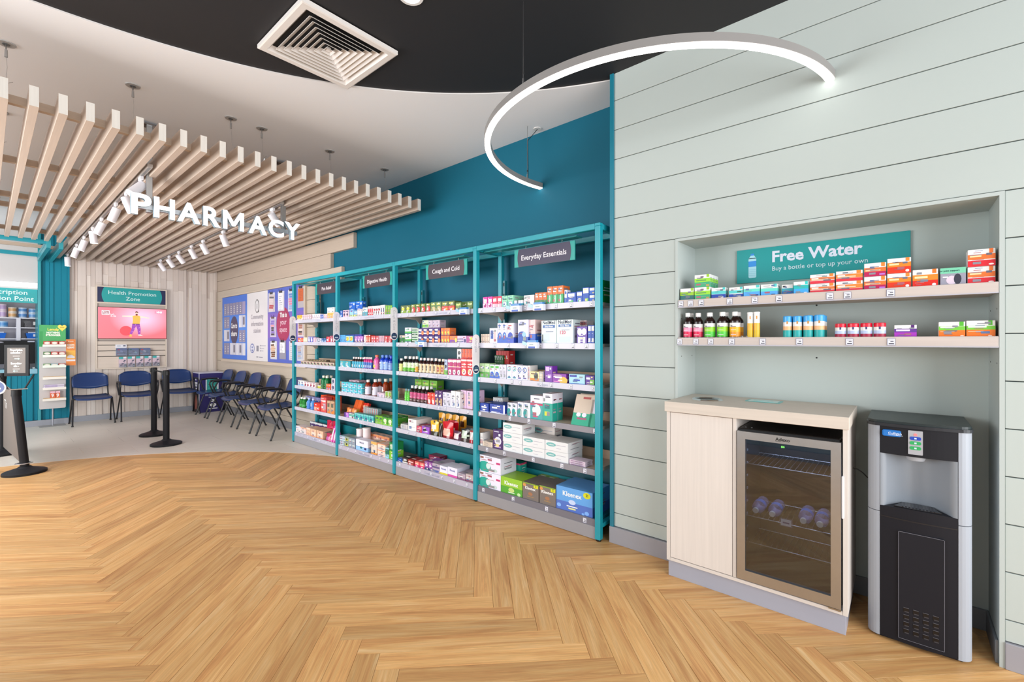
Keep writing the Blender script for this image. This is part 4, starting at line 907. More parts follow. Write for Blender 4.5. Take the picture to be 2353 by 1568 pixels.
 ('C',5,2.805,3.664,0.49,0.0828,0.0643,0.14,1,1,1,'c','c46|r.1,.5,.9,.7,e9a|e.4,.3,.2,.2,324','coral pink box of pastilles','box'),
 ('C',5,2.805,3.581,0.49,0.114,0.0721,0.1,1,1,1,'c','95c|e.4,.5,.25,.25,223|r.2,.2,.8,.3,c8e','lilac box with black dot','box'),
 ('C',5,2.805,3.467,0.49,0.123,0.1453,0.04,1,2,1,'p','eb3|b0,.28,332|e.5,.55,.32,.2,eed|r.4,.8,.6,.95,543','yellow sweet bag with black base','bag'),
 ('C',5,2.805,3.344,0.49,0.0442,0.13,0.05,1,1,1,'p','322','slim black sweet bag','bag'),
 ('C',5,2.805,3.3,0.49,0.1532,0.1581,0.06,1,2,1,'p','c12|e.45,.35,.35,.2,eba|b0,.15,812','red sweet bag with cream oval','bag'),
 ('C',5,2.805,3.146,0.49,0.1059,0.0854,0.05,1,1,1,'p','524|e.5,.45,.35,.3,ecc','small plum coloured sweet bag','bag'),
 ('C',5,2.805,3.041,0.49,0.1137,0.1192,0.05,1,2,1,'p','222|e.5,.55,.38,.3,cdc|b0,.25,433','black sweet bag with grey oval','bag'),
 ('C',5,2.805,2.927,0.49,0.0717,0.1154,0.05,1,1,1,'p','edd|b0,.35,b23|b.8,1,a33','white and red sweet bag','bag'),
 ('C',5,2.985,3.572,0.49,0.1039,0.1908,0.05,4,1,1,'p','e9a72c|r.3,.4,.7,.7,532','golden bag slumped at the back','bag'),
 ('C','base',2.805,3.987,0.14,0.091,0.0432,0.05,1,1,1,'c','25a','flat blue sachet box','box'),
 ('C','base',2.805,3.902,0.14,0.0959,0.0646,0.12,1,1,1,'c','322|b.1,.3,ddd|e.5,.6,.3,.2,ccc','black and white lozenge box','box'),
 ('C','base',2.805,3.806,0.14,0.1004,0.0591,0.12,1,1,1,'c','922|r.1,.5,.9,.7,ebb|r.2,.1,.8,.3,c66','dark red lozenge box','box'),
 ('C','base',2.805,3.699,0.14,0.0793,0.0567,0.14,2,1,1,'c','e66|b0,.4,d27|r.2,.5,.8,.7,fdc','coral and pink lozenge box','box'),
 ('C','base',2.805,3.54,0.14,0.0596,0.0851,0.16,2,1,1,'c','95a|b0,.3,347|r.2,.5,.8,.65,edf','purple lozenge box with navy base','box'),
 ('C','base',2.805,3.421,0.14,0.1088,0.0884,0.2,1,1,1,'c','bab|b.5,.7,658|r.1,.1,.9,.3,56a','mauve grey lozenge box','box'),
 ('C','base',2.805,3.312,0.14,0.1114,0.0833,0.16,1,1,1,'c','eef|b0,.25,dc3|t.5,.6,.2,55a,Rinosal','white box with yellow foot','box'),
 ('C','base',2.805,3.201,0.14,0.1312,0.0932,0.16,1,1,1,'c','eef|b0,.25,d5a|t.5,.6,.2,55a,Rinosal','white box with pink foot','box'),
 ('C','base',2.805,3.064,0.14,0.1032,0.0605,0.16,1,1,1,'c','bab|b0,.3,857|r.1,.5,.7,.62,fff','low mauve box','box'),
 ('C','base',2.805,2.955,0.14,0.0943,0.0727,0.16,1,1,1,'c','cbb|b0,.3,846|r.1,.5,.7,.62,fff','low mauve box by post','box'),
 ('C','base',3.005,3.728,0.14,0.1799,0.0798,0.1,1,1,1,'c','824|r.1,.4,.9,.7,b68','maroon box at the back','box'),
 ('B',1,2.925,5.167,1.68,0.1554,0.2004,0.05,2,1,1,'c','26c|b.9,.95,49e','tall cobalt blue box','box'),
 ('B',1,2.805,5.159,1.68,0.0615,0.0881,0.05,1,1,1,'c','36b|r.2,.2,.8,.4,9be','narrow blue box by the post','box'),
 ('B',1,2.805,5.087,1.68,0.065,0.0886,0.06,2,1,1,'c','ecd|r.1,.75,.9,.9,427|e.5,.4,.3,.2,325','white box with purple bottle','box'),
 ('B',1,2.805,4.938,1.68,0.0872,0.088,0.06,1,1,1,'c','9cf|b0,.3,bd9|r.2,.75,.8,.9,33a','pale blue and green box','box'),
 ('B',1,2.805,4.846,1.68,0.0759,0.074,0.06,1,1,1,'c','8be|b0,.35,dd7|r.2,.65,.8,.8,fff','pale blue and yellow box','box'),
 ('B',1,2.805,4.77,1.68,0.034,0.0851,0.06,3,1,1,'c','edd','slim plain white carton','box'),
 ('B',1,2.805,4.657,1.68,0.1019,0.0997,0.06,1,1,1,'c','dee|b0,.5,6ab|r.2,.7,.8,.8,8ab','white and sea blue carton','box'),
 ('B',1,2.805,4.546,1.68,0.035,0.1088,0.06,3,1,1,'c','fdd|r.1,0,.9,.7,d34|r.3,.2,.7,.4,fee','white carton with red panel','box'),
 ('B',1,2.805,4.441,1.68,0.0453,0.1076,0.06,3,1,1,'c','eee|r.3,.5,1,.7,b23|e.4,.3,.2,.15,845','white carton with maroon band','box'),
 ('B',1,2.805,4.305,1.68,0.0453,0.1113,0.06,2,1,1,'c','eee|r.3,.3,.7,.7,447|r.6,.1,.8,.3,c33','tall white carton with navy mark','box'),
 ('B',1,2.805,4.214,1.68,0.0453,0.1007,0.06,3,1,1,'c','7b4|r.2,.6,.8,.9,ad5|e.5,.35,.3,.3,a95','lime green carton','box'),
 ('B',2,2.805,5.164,1.38,0.0636,0.0934,0.06,2,1,1,'c','5ae','plain sky blue carton','box'),
 ('B',2,2.805,5.032,1.38,0.0858,0.0817,0.06,2,1,1,'c','6be|r.1,.3,.95,.9,ed9|e.6,.55,.3,.3,dc3','blue carton with yellow label','box'),
 ('B',2,2.905,5.167,1.38,0.0816,0.0988,0.06,4,1,1,'c','55b','blue violet box at the back','box'),
 ('B',2,2.805,4.831,1.38,0.0621,0.0751,0.06,3,1,1,'c','b7c|b0,.4,759|e.5,.4,.2,.2,fdf','pink and purple carton','box'),
 ('B',2,2.805,4.627,1.38,0.0361,0.0891,0.06,1,1,1,'c','fee','slim white tube carton','box'),
 ('B',2,2.805,4.591,1.38,0.0325,0.0885,0.06,3,1,1,'c','c43|r.2,.2,.8,.7,fb9|r.2,.85,.8,1,fff','orange red tube carton','box'),
 ('B',2,2.805,4.484,1.38,0.0486,0.0777,0.06,3,1,1,'c','c45|r.2,.2,.8,.3,fcc|r.2,.5,.8,.7,fcc','rose red tablet carton','box'),
 ('B',2,2.805,4.338,1.38,0.0359,0.0768,0.06,3,1,1,'c','dbc|r.3,0,.6,1,b56','white pink striped carton','box'),
 ('B',2,2.805,4.222,1.38,0.0642,0.0758,0.06,2,1,1,'c','c34|r.1,.2,.9,.3,fcc|r.1,.5,.9,.6,fcc|r.1,.75,.9,.85,fcc','scarlet tablet carton','box'),
 ('B',3,2.805,5.159,1.083,0.1204,0.0778,0.06,2,1,1,'c','4ab|r.1,.2,.5,.7,acd|b0,.1,fff','small teal carton','box'),
 ('B',3,2.805,4.899,1.083,0.0507,0.1308,0.04,5,1,1,'b','322,fee|b0,.6,3ac|e.5,.2,.3,.12,fff','dark bottle with turquoise label','bottle'),
 ('B',3,2.805,4.645,1.083,0.0423,0.1356,0.04,4,1,1,'b','c38,fee|b0,.55,47c|e.5,.2,.3,.12,eef','pink bottle with blue label','bottle'),
 ('B',3,2.805,4.467,1.083,0.1115,0.1631,0.05,1,1,1,'b','e6a,e75|b0,.4,e8b|e.4,.2,.3,.12,dd4','tall pink bottle with orange cap','bottle'),
 ('B',3,2.805,4.338,1.083,0.0783,0.1661,0.05,2,2,1,'b','14c,58d|b0,.55,9be|r.2,.4,.8,.5,fff','cobalt blue bottle with pale label','bottle'),
 ('B',3,2.805,4.174,1.083,0.0875,0.1595,0.05,1,2,1,'b','13b,35d|b0,.5,8ae','deep blue bottle by the post','bottle'),
 ('B',4,2.805,5.128,0.785,0.0911,0.0622,0.07,5,1,2,'c','5cd|b.05,.15,fff|e.3,.5,.2,.25,ace|r.5,.4,.9,.5,e8eef0','turquoise stacked carton','box'),
 ('B',4,2.925,5.167,0.785,0.1153,0.1372,0.1,2,1,1,'c','ecd|r.1,.4,.9,.6,c67','white and pink box at the back','box'),
 ('B',4,2.805,4.663,0.785,0.1393,0.1769,0.06,1,1,1,'b','8a2a10,eee|b0,.55,dde','amber bottle with white label','bottle'),
 ('B',4,2.805,4.519,0.785,0.1428,0.1898,0.06,1,2,1,'b','8a2a10,eee|b0,.55,dde|e.5,.4,.12,.08,b76','amber bottle with marked label','bottle'),
 ('B',4,2.885,4.419,0.785,0.118,0.1943,0.06,1,2,1,'b','9a3a10,eed|r0,0,.45,.5,eee','amber bottle set back','bottle'),
 ('B',4,2.805,4.364,0.785,0.0707,0.0515,0.1,2,1,1,'c','dcd|r.1,.3,.6,.5,aac','low pale lilac box','box'),
 ('B',4,2.805,4.214,0.785,0.0601,0.0758,0.1,2,1,1,'c','cdb|r.2,.3,.9,.9,8b4|e.7,.3,.15,.15,944','low white and green box','box'),
 ('B',5,2.965,5.167,0.49,0.0587,0.1559,0.04,5,1,1,'k','d32|b.4,.5,f86|b.7,.8,fca','red plaster pack leaning back','pack'),
 ('B',5,2.935,5.136,0.49,0.0799,0.1829,0.03,2,1,1,'k','e62|b.2,.4,dc3','orange and red leaning pack','pack'),
 ('B',5,2.87,5.167,0.49,0.117,0.0992,0.05,2,1,1,'p','c63|e.5,.6,.4,.3,e95','crumpled orange sweet bag','bag'),
 ('B',5,2.805,5.067,0.49,0.0998,0.0539,0.06,1,1,1,'c','c8e|r0,0,.4,1,528','small purple and white box','box'),
 ('B',5,2.805,4.957,0.49,0.1164,0.0559,0.06,1,1,1,'c','dee|b.4,.9,6ba|r.6,.1,.9,.4,223','small white and green box','box'),
 ('B',5,2.805,4.831,0.49,0.0998,0.0744,0.06,4,1,1,'c','4bb|b.75,1,7cc|e.5,.4,.2,.2,258|r.8,0,1,.3,fff','small aqua tablet carton','box'),
 ('B',5,2.955,4.893,0.49,0.0448,0.1215,0.05,7,1,1,'c','acc|r.2,0,.7,1,c99','aqua carton on the back row','box'),
 ('B',5,2.805,4.398,0.49,0.0713,0.092,0.1,2,1,1,'c','7b3|b0,.3,9c5|r.2,.6,.8,.8,263','yellow green tea carton','box'),
 ('B',5,2.805,4.255,0.49,0.0923,0.0957,0.1,2,2,1,'c','5a3|e.5,.55,.33,.22,dec|b0,.2,8c4|b.9,1,263','green carton with white circle','box'),
 ('B','base',2.805,5.167,0.14,0.1297,0.0583,0.12,1,1,2,'c','9bc|b.1,.2,fff|b.5,.8,ccd','blue grey stacked carton','box'),
 ('B','base',2.805,5.077,0.14,0.1198,0.0593,0.12,1,1,2,'c','9a9|e.6,.4,.3,.3,dd3|e.6,.5,.15,.2,223','grey carton with yellow swirl','box'),
 ('B','base',2.805,4.957,0.14,0.0677,0.0579,0.12,2,1,2,'c','9ab|r.1,.4,.9,.7,cdd','slate blue stacked carton','box'),
 ('B','base',2.805,4.803,0.14,0.2568,0.1262,0.09,1,1,1,'c','eef|b0,.35,9cf|b.34,.38,59d|t.5,.68,.16,336,Movicol|e.45,.3,.1,.1,177|e.8,.25,.1,.1,226','white and pale blue laxative carton','box'),
 ('B','base',2.905,5.013,0.14,0.1364,0.2063,0.05,1,1,1,'u','fee,fff|r.1,.2,.9,.5,ebb','white tub standing left','tub'),
 ('B','base',2.905,4.867,0.14,0.1317,0.2347,0.05,1,1,1,'u','fee,fff|r0,.2,.3,.6,433','white tub with dark mark','tub'),
 ('B','base',3.005,5.167,0.14,0.1064,0.1676,0.07,3,1,1,'p','c13|r.2,.1,.8,.4,d34','crimson bag at the back','bag'),
 ('B','base',2.805,4.484,0.14,0.112,0.1418,0.12,1,1,1,'c','edc|b.8,1,fb6|e.6,.25,.15,.12,322|b0,.15,e93','cream box with brown seed','box'),
 ('B','base',2.805,4.355,0.14,0.1491,0.0698,0.14,1,1,2,'c','fdc|r.1,.2,.9,.3,a9c|b.9,1,f96','peach and white stacked box','box'),
 ('B','base',2.805,4.206,0.14,0.0644,0.1135,0.08,1,1,1,'c','9de|b.4,.9,276','small aqua and green box','box'),
 ('B','base',2.805,4.134,0.14,0.0866,0.1863,0.12,1,1,1,'c','284|b0,.5,8c3|r.2,.6,.8,.9,bdb','tall bright green carton','box'),
 ('B','base',3.005,4.87,0.14,0.1125,0.1538,0.12,4,1,1,'c','fdc|b.8,1,e96','cream carton on the back row','box'),
 ('A',1,2.805,6.322,1.68,0.0789,0.0714,0.05,2,1,1,'c','fc4|b0,.35,fdc|r.3,.6,.9,.9,ea2','golden yellow carton','box'),
 ('A',1,2.805,6.164,1.68,0.054,0.0693,0.05,5,1,1,'c','fde|r.1,.6,.5,.8,fbb|r.8,.1,1,.9,998','pinkish white carton','box'),
 ('A',1,2.805,5.876,1.68,0.0534,0.0708,0.06,4,1,1,'c','fee|r.2,.2,.8,.6,dcd','bright white carton','box'),
 ('A',1,2.805,5.662,1.68,0.0918,0.0297,0.05,1,1,2,'c','9ad|r.1,.3,.9,.6,35b','small white and blue box','box'),
 ('A',1,2.805,5.57,1.68,0.0505,0.0612,0.05,2,1,1,'c','fcc|r.2,.2,.8,.5,ebd','peach pink carton','box'),
 ('A',1,2.805,5.469,1.68,0.058,0.0721,0.05,3,1,1,'c','fb6|r.2,.2,.8,.5,fdb','orange tinted carton','box'),
 ('A',1,2.865,5.598,1.68,0.0946,0.0731,0.05,2,1,2,'c','fff|r.2,.3,.8,.6,ddd','plain white carton on top','box'),
 ('A',2,2.805,6.296,1.38,0.157,0.0616,0.05,1,1,1,'c','d43|b.4,.6,fb9|r0,.85,1,1,e86','orange red tablet box','box'),
 ('A',2,2.805,6.139,1.38,0.0423,0.0668,0.05,3,1,1,'c','fec','slim cream tablet box','box'),
 ('A',2,2.805,5.999,1.38,0.0737,0.0776,0.05,2,1,1,'c','55b|e.5,.4,.3,.3,fff|r.1,.7,.6,.85,eef','blue violet tablet box','box'),
 ('A',2,2.805,5.852,1.38,0.036,0.0655,0.05,2,1,1,'c','ecd','slim pale pink box','box'),
 ('A',2,2.805,5.768,1.38,0.1403,0.0537,0.05,1,1,1,'c','dde|e.5,.5,.35,.4,889|e.5,.5,.2,.25,dde','white box with grey ring','box'),
 ('A',2,2.805,5.627,1.38,0.0624,0.0532,0.05,2,1,1,'c','36a|r.3,.1,1,.5,9be','navy and sky blue box','box'),
 ('A',2,2.805,5.491,1.38,0.0884,0.0746,0.05,1,1,1,'c','d34|r.1,.3,.6,.6,fdd','bright red tablet box','box'),
 ('A',2,2.805,5.403,1.38,0.054,0.0848,0.05,2,1,1,'c','a46|r.4,.2,1,.6,ddd','wine red and white box','box'),
 ('A',3,2.805,6.203,1.083,0.0908,0.0466,0.05,10,1,1,'c','cba|e.4,.5,.2,.3,333|r.6,.1,.9,.5,697','small speckled grey box','box'),
 ('A',3,2.905,6.226,1.083,0.0769,0.0657,0.05,7,1,1,'c','765','brown edged box at the back','box'),
 ('A',4,2.805,6.296,0.785,0.0913,0.0752,0.05,2,1,1,'c','eee|r.1,.1,.9,.4,7be|e.5,.6,.2,.1,238','white and pale blue box','box'),
 ('A',4,2.805,6.113,0.785,0.0803,0.0666,0.05,4,1,1,'c','fee|e.5,.4,.3,.25,a34|r.1,.75,.8,.9,c8a','white box with red heart','box'),
 ('A',4,2.805,5.78,0.785,0.1059,0.0404,0.05,1,1,1,'t','dd4|b.2,.6,bb2','small yellow tub','tub'),
 ('A',4,2.805,5.662,0.785,0.0797,0.1716,0.05,2,2,1,'b','174,eed|b0,.3,162','green shampoo bottle,pale cap','bottle'),
 ('A',4,2.805,5.503,0.785,0.0607,0.075,0.05,2,1,1,'c','e63|r.2,.1,.8,.4,85a','small orange carton','box'),
 ('A',4,2.805,5.37,0.785,0.086,0.076,0.06,1,1,2,'c','dde|e.5,.5,.3,.3,557','white box with dark rings','box'),
 ('A',5,2.805,6.282,0.49,0.0847,0.1394,0.05,2,2,1,'b','283,fff|b.1,.3,4a5','squat green bottle with cap','bottle'),
 ('A',5,2.805,6.087,0.49,0.1179,0.1465,0.06,2,1,1,'b','59d,bcf|b0,.4,48d|r.3,.3,.7,.6,cef','sky blue bottle','bottle'),
 ('A',5,2.925,6.321,0.49,0.0906,0.1427,0.06,5,1,1,'c','34a|b.7,1,99c','blue box at the back','box'),
 ('A',5,2.805,5.827,0.49,0.1654,0.1029,0.07,1,1,1,'c','d32|r0,.1,.4,.5,ea9','squat red carton','box'),
 ('A',5,2.805,5.651,0.49,0.1479,0.1955,0.08,1,1,1,'c','d55|r.5,.2,.9,.6,b9a|r.1,.7,.9,.8,fcc','tall pink red carton','box'),
 ('A',5,2.905,5.84,0.49,0.178,0.1964,0.1,2,1,1,'c','e53|b.8,1,e52','orange red box lying behind','box'),
 ('A',5,2.805,5.48,0.49,0.0926,0.162,0.08,2,1,1,'c','ca8|r.1,.5,.7,.8,665|e.5,.15,.4,.18,e83','tan carton with orange base','box'),
 ('A','base',2.805,6.357,0.14,0.1605,0.0888,0.12,1,1,1,'c','fee|b.7,.9,dde|r.2,.2,.8,.5,ddd','white carton by end post','box'),
 ('A','base',2.805,6.229,0.14,0.1802,0.0877,0.12,1,1,1,'c','edd|r.2,.2,.8,.5,ddd|b.8,1,fb9','pale peach carton','box'),
 ('A','base',3.005,6.357,0.14,0.1195,0.123,0.03,6,1,1,'c','537|b.8,1,eee|r.2,.2,.8,.6,eee','violet box against rear edge','box'),
 ('A','base',2.805,6.037,0.14,0.0373,0.1016,0.14,3,1,1,'c','fca|b.8,1,fdc','slim peach carton','box'),
 ('A','base',2.805,5.925,0.14,0.1715,0.1022,0.16,2,1,1,'c','e8c0a0|e.5,.4,.38,.3,edc|b0,.12,e96','cream pad pack with oval','pack'),
 ('A','base',2.805,5.559,0.14,0.1449,0.0923,0.08,1,1,1,'p','b25|r.2,.2,.8,.5,c6a','small cerise bag','bag'),
 ('A','base',2.805,5.414,0.14,0.0595,0.1962,0.12,2,1,1,'p','d3a|r.3,.1,.7,.9,ecd','tall magenta and white bag','bag'),
 ('A','base',2.965,5.864,0.14,0.1334,0.2075,0.08,2,1,1,'p','c14|r.1,.3,.9,.5,d36','red pink bag on rear pile','bag'),
 ('N',1,2.855,1.056,1.65,0.0861,0.0761,0.05,1,1,1,'c','eee|b.4,.72,9c2|b0,.42,166|r.8,.78,.98,1,9c2|r.1,.52,.6,.58,253','low lime and green box','box'),
 ('N',1,2.855,0.966,1.65,0.0937,0.077,0.05,1,3,2,'c','eee|b.4,.7,9d3|b0,.4,3a7|r.78,.78,.95,1,9c2|r.1,.5,.75,.58,595|r.75,.05,.95,.2,b95','wider lime box at front','box'),
 ('N',1,2.855,0.867,1.65,0.0813,0.0673,0.06,1,1,1,'c','eee|b.42,.7,5cc|b0,.4,14a|r.8,.78,.98,1,5cc|r.65,.05,.85,.18,eef','navy and aqua box','box'),
 ('N',1,2.855,0.768,1.65,0.0764,0.0624,0.06,1,1,1,'c','eee|b.42,.7,5cc|b0,.35,14a|r.8,.78,.98,1,5cc|r.65,.05,.85,.18,eef|r.6,.5,.9,.6,253','navy and turquoise box','box'),
 ('N',1,2.855,0.689,1.65,0.0857,0.0659,0.06,1,1,1,'c','eee|b.45,.7,6dc|b0,.45,5ae|r.78,.78,.98,1,5cc|r.7,.08,.92,.18,127','pale blue box with aqua band','box'),
 ('N',1,2.855,0.601,1.65,0.0841,0.0663,0.1,1,1,1,'c','eee|b.4,.65,6dc|b0,.4,5ae|r.78,.74,.98,1,5cc|r.65,.05,.88,.15,127','bright sky blue capsule box','box'),
 ('N',1,2.875,0.5,1.65,0.0539,0.0588,0.06,1,1,1,'c','eee|b.35,.65,3ab|b0,.38,26a|r.1,.75,.35,.9,333','dull teal and blue box','box'),
 ('N',1,2.855,0.441,1.65,0.0696,0.0678,0.06,1,1,1,'c','eee|b.4,.72,2bb|b0,.42,4ae|r.78,.76,.96,1,3cc|r.7,.05,.9,.15,eef','taller aqua and blue box','box'),
 ('N',1,2.855,0.366,1.65,0.1087,0.0493,0.07,1,1,2,'c','eee|b.35,.65,e73|b0,.3,d34|r.8,.7,.96,1,e83|r.06,.5,.35,.6,fff|r.06,.38,.75,.5,fca','orange and red capsule box','box'),
 ('N',1,2.855,0.254,1.65,0.1118,0.0526,0.07,1,1,2,'c','eee|b.3,.68,e83|b0,.28,d34|r.78,.7,.94,1,e83|r.06,.5,.35,.6,fff|r.06,.38,.75,.5,fca','orange and scarlet capsule box','box'),
 ('N',1,2.855,0.139,1.65,0.0869,0.0667,0.07,1,1,2,'c','eee|b.35,.65,e73|b0,.35,b15|r.78,.7,.95,1,e83|r.06,.4,.75,.5,fca|r.7,.08,.95,.2,b7d','orange and crimson caplet box','box'),
 ('N',1,2.855,0.05,1.65,0.0888,0.0732,0.05,1,3,2,'c','eee|b.4,.72,e82|b0,.42,d31|r.78,.76,.94,1,e83|r.08,.54,.5,.66,fda|e.85,.15,.08,.09,fee','bright red tablet box','box'),
 ('N',1,2.855,-0.042,1.65,0.0899,0.0826,0.07,1,1,1,'c','eee|b.35,.7,e82|b0,.38,d21|r.78,.76,.94,1,e72|r.08,.5,.6,.62,fda|e.85,.12,.08,.08,fee','wide red tablet box','box'),
 ('N',1,2.855,-0.137,1.65,0.0862,0.0809,0.07,1,1,1,'c','99a|b.68,1,7ca|e.45,.3,.22,.25,dcd|e.68,.35,.15,.3,334|r.1,.45,.3,.52,fff|t.35,.8,.09,144,For joint support','grey and mint box with photo','box'),
 ('N',1,2.855,-0.226,1.65,0.088,0.0768,0.08,1,1,2,'c','eee|b.4,.7,e73|b0,.35,d23|r.78,.74,.92,1,e73|r.08,.55,.5,.64,fda|e.85,.1,.1,.05,fee','orange and red box at end','box'),
 ('N',2,2.855,1.044,1.415,0.0579,0.1604,0.06,1,2,1,'B','211,eee|b0,.22,d25|b.22,.4,f9b|b.4,.55,eee','dark bottle with pink label','bottle'),
 ('N',2,2.855,0.984,1.415,0.0628,0.1578,0.06,1,1,1,'B','211,eee|b0,.22,d25|b.22,.4,f9b|b.4,.55,eee','dark bottle,pink and white label','bottle'),
 ('N',2,2.855,0.918,1.415,0.0684,0.1577,0.06,1,1,1,'B','211,eee|b0,.22,5c4|b.22,.42,9d3|b.42,.57,eee','dark bottle with lime label','bottle'),
 ('N',2,2.855,0.844,1.415,0.0672,0.1585,0.06,1,2,1,'B','211,eee|b0,.22,5c4|b.22,.42,9d3|b.42,.57,eee','dark bottle,darker lime label','bottle'),
 ('N',2,2.855,0.773,1.415,0.065,0.1569,0.06,1,2,1,'B','211,eee|b0,.2,e92|b.2,.4,fb2|b.4,.57,eee','dark bottle with orange label','bottle'),
 ('N',2,2.855,0.673,1.415,0.0317,0.1496,0.03,1,1,1,'U','eee,fff|b0,.3,db2|b.3,.6,eb4|r.55,.78,.85,.92,e93','yellow tablet tube','tube'),
 ('N',2,2.855,0.64,1.415,0.0334,0.1507,0.03,1,1,1,'U','eee,fff|b0,.3,db2|b.3,.6,eb4|r.55,.78,.85,.92,e93','second yellow tablet tube','tube'),
 ('N',2,2.855,0.494,1.415,0.0443,0.1206,0.05,1,3,1,'T','eee,4ae|b0,.35,2aa|b.35,.55,eb8|r.45,.68,.75,.82,c95','blue lidded tub','tub'),
 ('N',2,2.855,0.447,1.415,0.0442,0.1201,0.05,1,3,1,'T','eee,4ae|b0,.35,2aa|b.35,.55,eb8|r.45,.68,.75,.82,c95','blue lidded vitamin tub','tub'),
 ('N',2,2.855,0.399,1.415,0.047,0.1206,0.05,1,3,1,'T','eee,4ae|b0,.35,2aa|b.35,.55,eb8|r.45,.68,.75,.82,c95','taller blue lidded tub','tub'),
 ('N',2,2.855,0.35,1.415,0.0476,0.1222,0.05,1,3,1,'T','eee,4ae|b0,.35,2aa|b.35,.55,eb8|r.45,.68,.75,.82,c95','end blue lidded tub','tub'),
 ('N',2,2.855,0.261,1.415,0.0524,0.0733,0.05,4,1,1,'T','eee,d13|b0,.25,a24|b.25,.5,bce|r.4,.6,.65,.8,447','squat red lidded tub','tub'),
 ('N',2,2.855,0.024,1.415,0.0829,0.0596,0.05,1,1,1,'c','eee|b.4,.7,639|b0,.4,a3b|r.75,.72,.9,1,527|r.08,.5,.7,.65,edf|b0,.03,eef','violet and magenta box','box'),
 ('N',2,2.855,-0.132,1.415,0.0893,0.0708,0.08,1,1,1,'c','eee|b.45,.7,7c4|b0,.45,e72|r.78,.72,.94,1,5b3|r.06,.6,.6,.68,fff|r.06,.34,.6,.37,fdb|e.88,.08,.07,.05,fdc','green and orange box','box'),
 ('N',2,2.855,-0.222,1.415,0.0921,0.074,0.08,1,1,1,'c','eee|b.42,.68,7c4|b0,.45,e72|r.76,.72,.9,1,5b3|r.06,.58,.7,.66,fff|r.06,.34,.6,.37,fdb|e.82,.08,.07,.05,fdc','green and orange box by the wall','box'),
]

def art(mb, fr, w, h, spec, wrap=None):
    o, u, v = fr; u = Vector(u); v = Vector(v)
    fr2 = (Vector(o), u * w, v * h)
    off = .0003
    for tok in spec:
        p = tok.split(',') if tok[0] != 'b' or ',' in tok else tok.split(',')
        kd = tok[0]; off += .00010
        if kd == 'b':
            a = tok[1:].lstrip('.') if False else tok[1:]
            q = a.split(','); y0 = float(q[0]); y1 = float(q[1]); c = q[2]
            _r(mb, fr2, 0, y0, 1, y1, c, off)
        elif kd == 'r':
            q = tok[1:].split(','); _r(mb, fr2, float(q[0]), float(q[1]), float(q[2]), float(q[3]), q[4], off)
        elif kd == 'e':
            q = tok[1:].split(','); w_n = fr2[1].cross(fr2[2]).normalized() * off; n = 12
            mb.face([fr2[0] + fr2[1] * (float(q[0]) + float(q[2]) * math.cos(2 * PI * i / n)) + fr2[2] * (float(q[1]) + float(q[3]) * math.sin(2 * PI * i / n)) + w_n for i in range(n)], q[4], 'card')
        elif kd == 't':
            q = tok[1:].split(',', 4)
            mb.text((o, u, v), q[4], float(q[0]) * w, float(q[1]) * h, float(q[2]) * h, q[3], off=off + .0002, maxw=w * .82, bold=.02)
def _r(mb, fr, x0, y0, x1, y1, c, off):
    o, u, v = fr; wn = u.cross(v).normalized() * off
    mb.face([o + u * x0 + v * y0 + wn, o + u * x1 + v * y0 + wn, o + u * x1 + v * y1 + wn, o + u * x0 + v * y1 + wn], c, 'card')
def bands(spec):
    r = []
    for tk in spec:
        if tk[0] == 'b': q = tk[1:].split(','); r.append((float(q[0]), float(q[1]), q[2]))
    return r
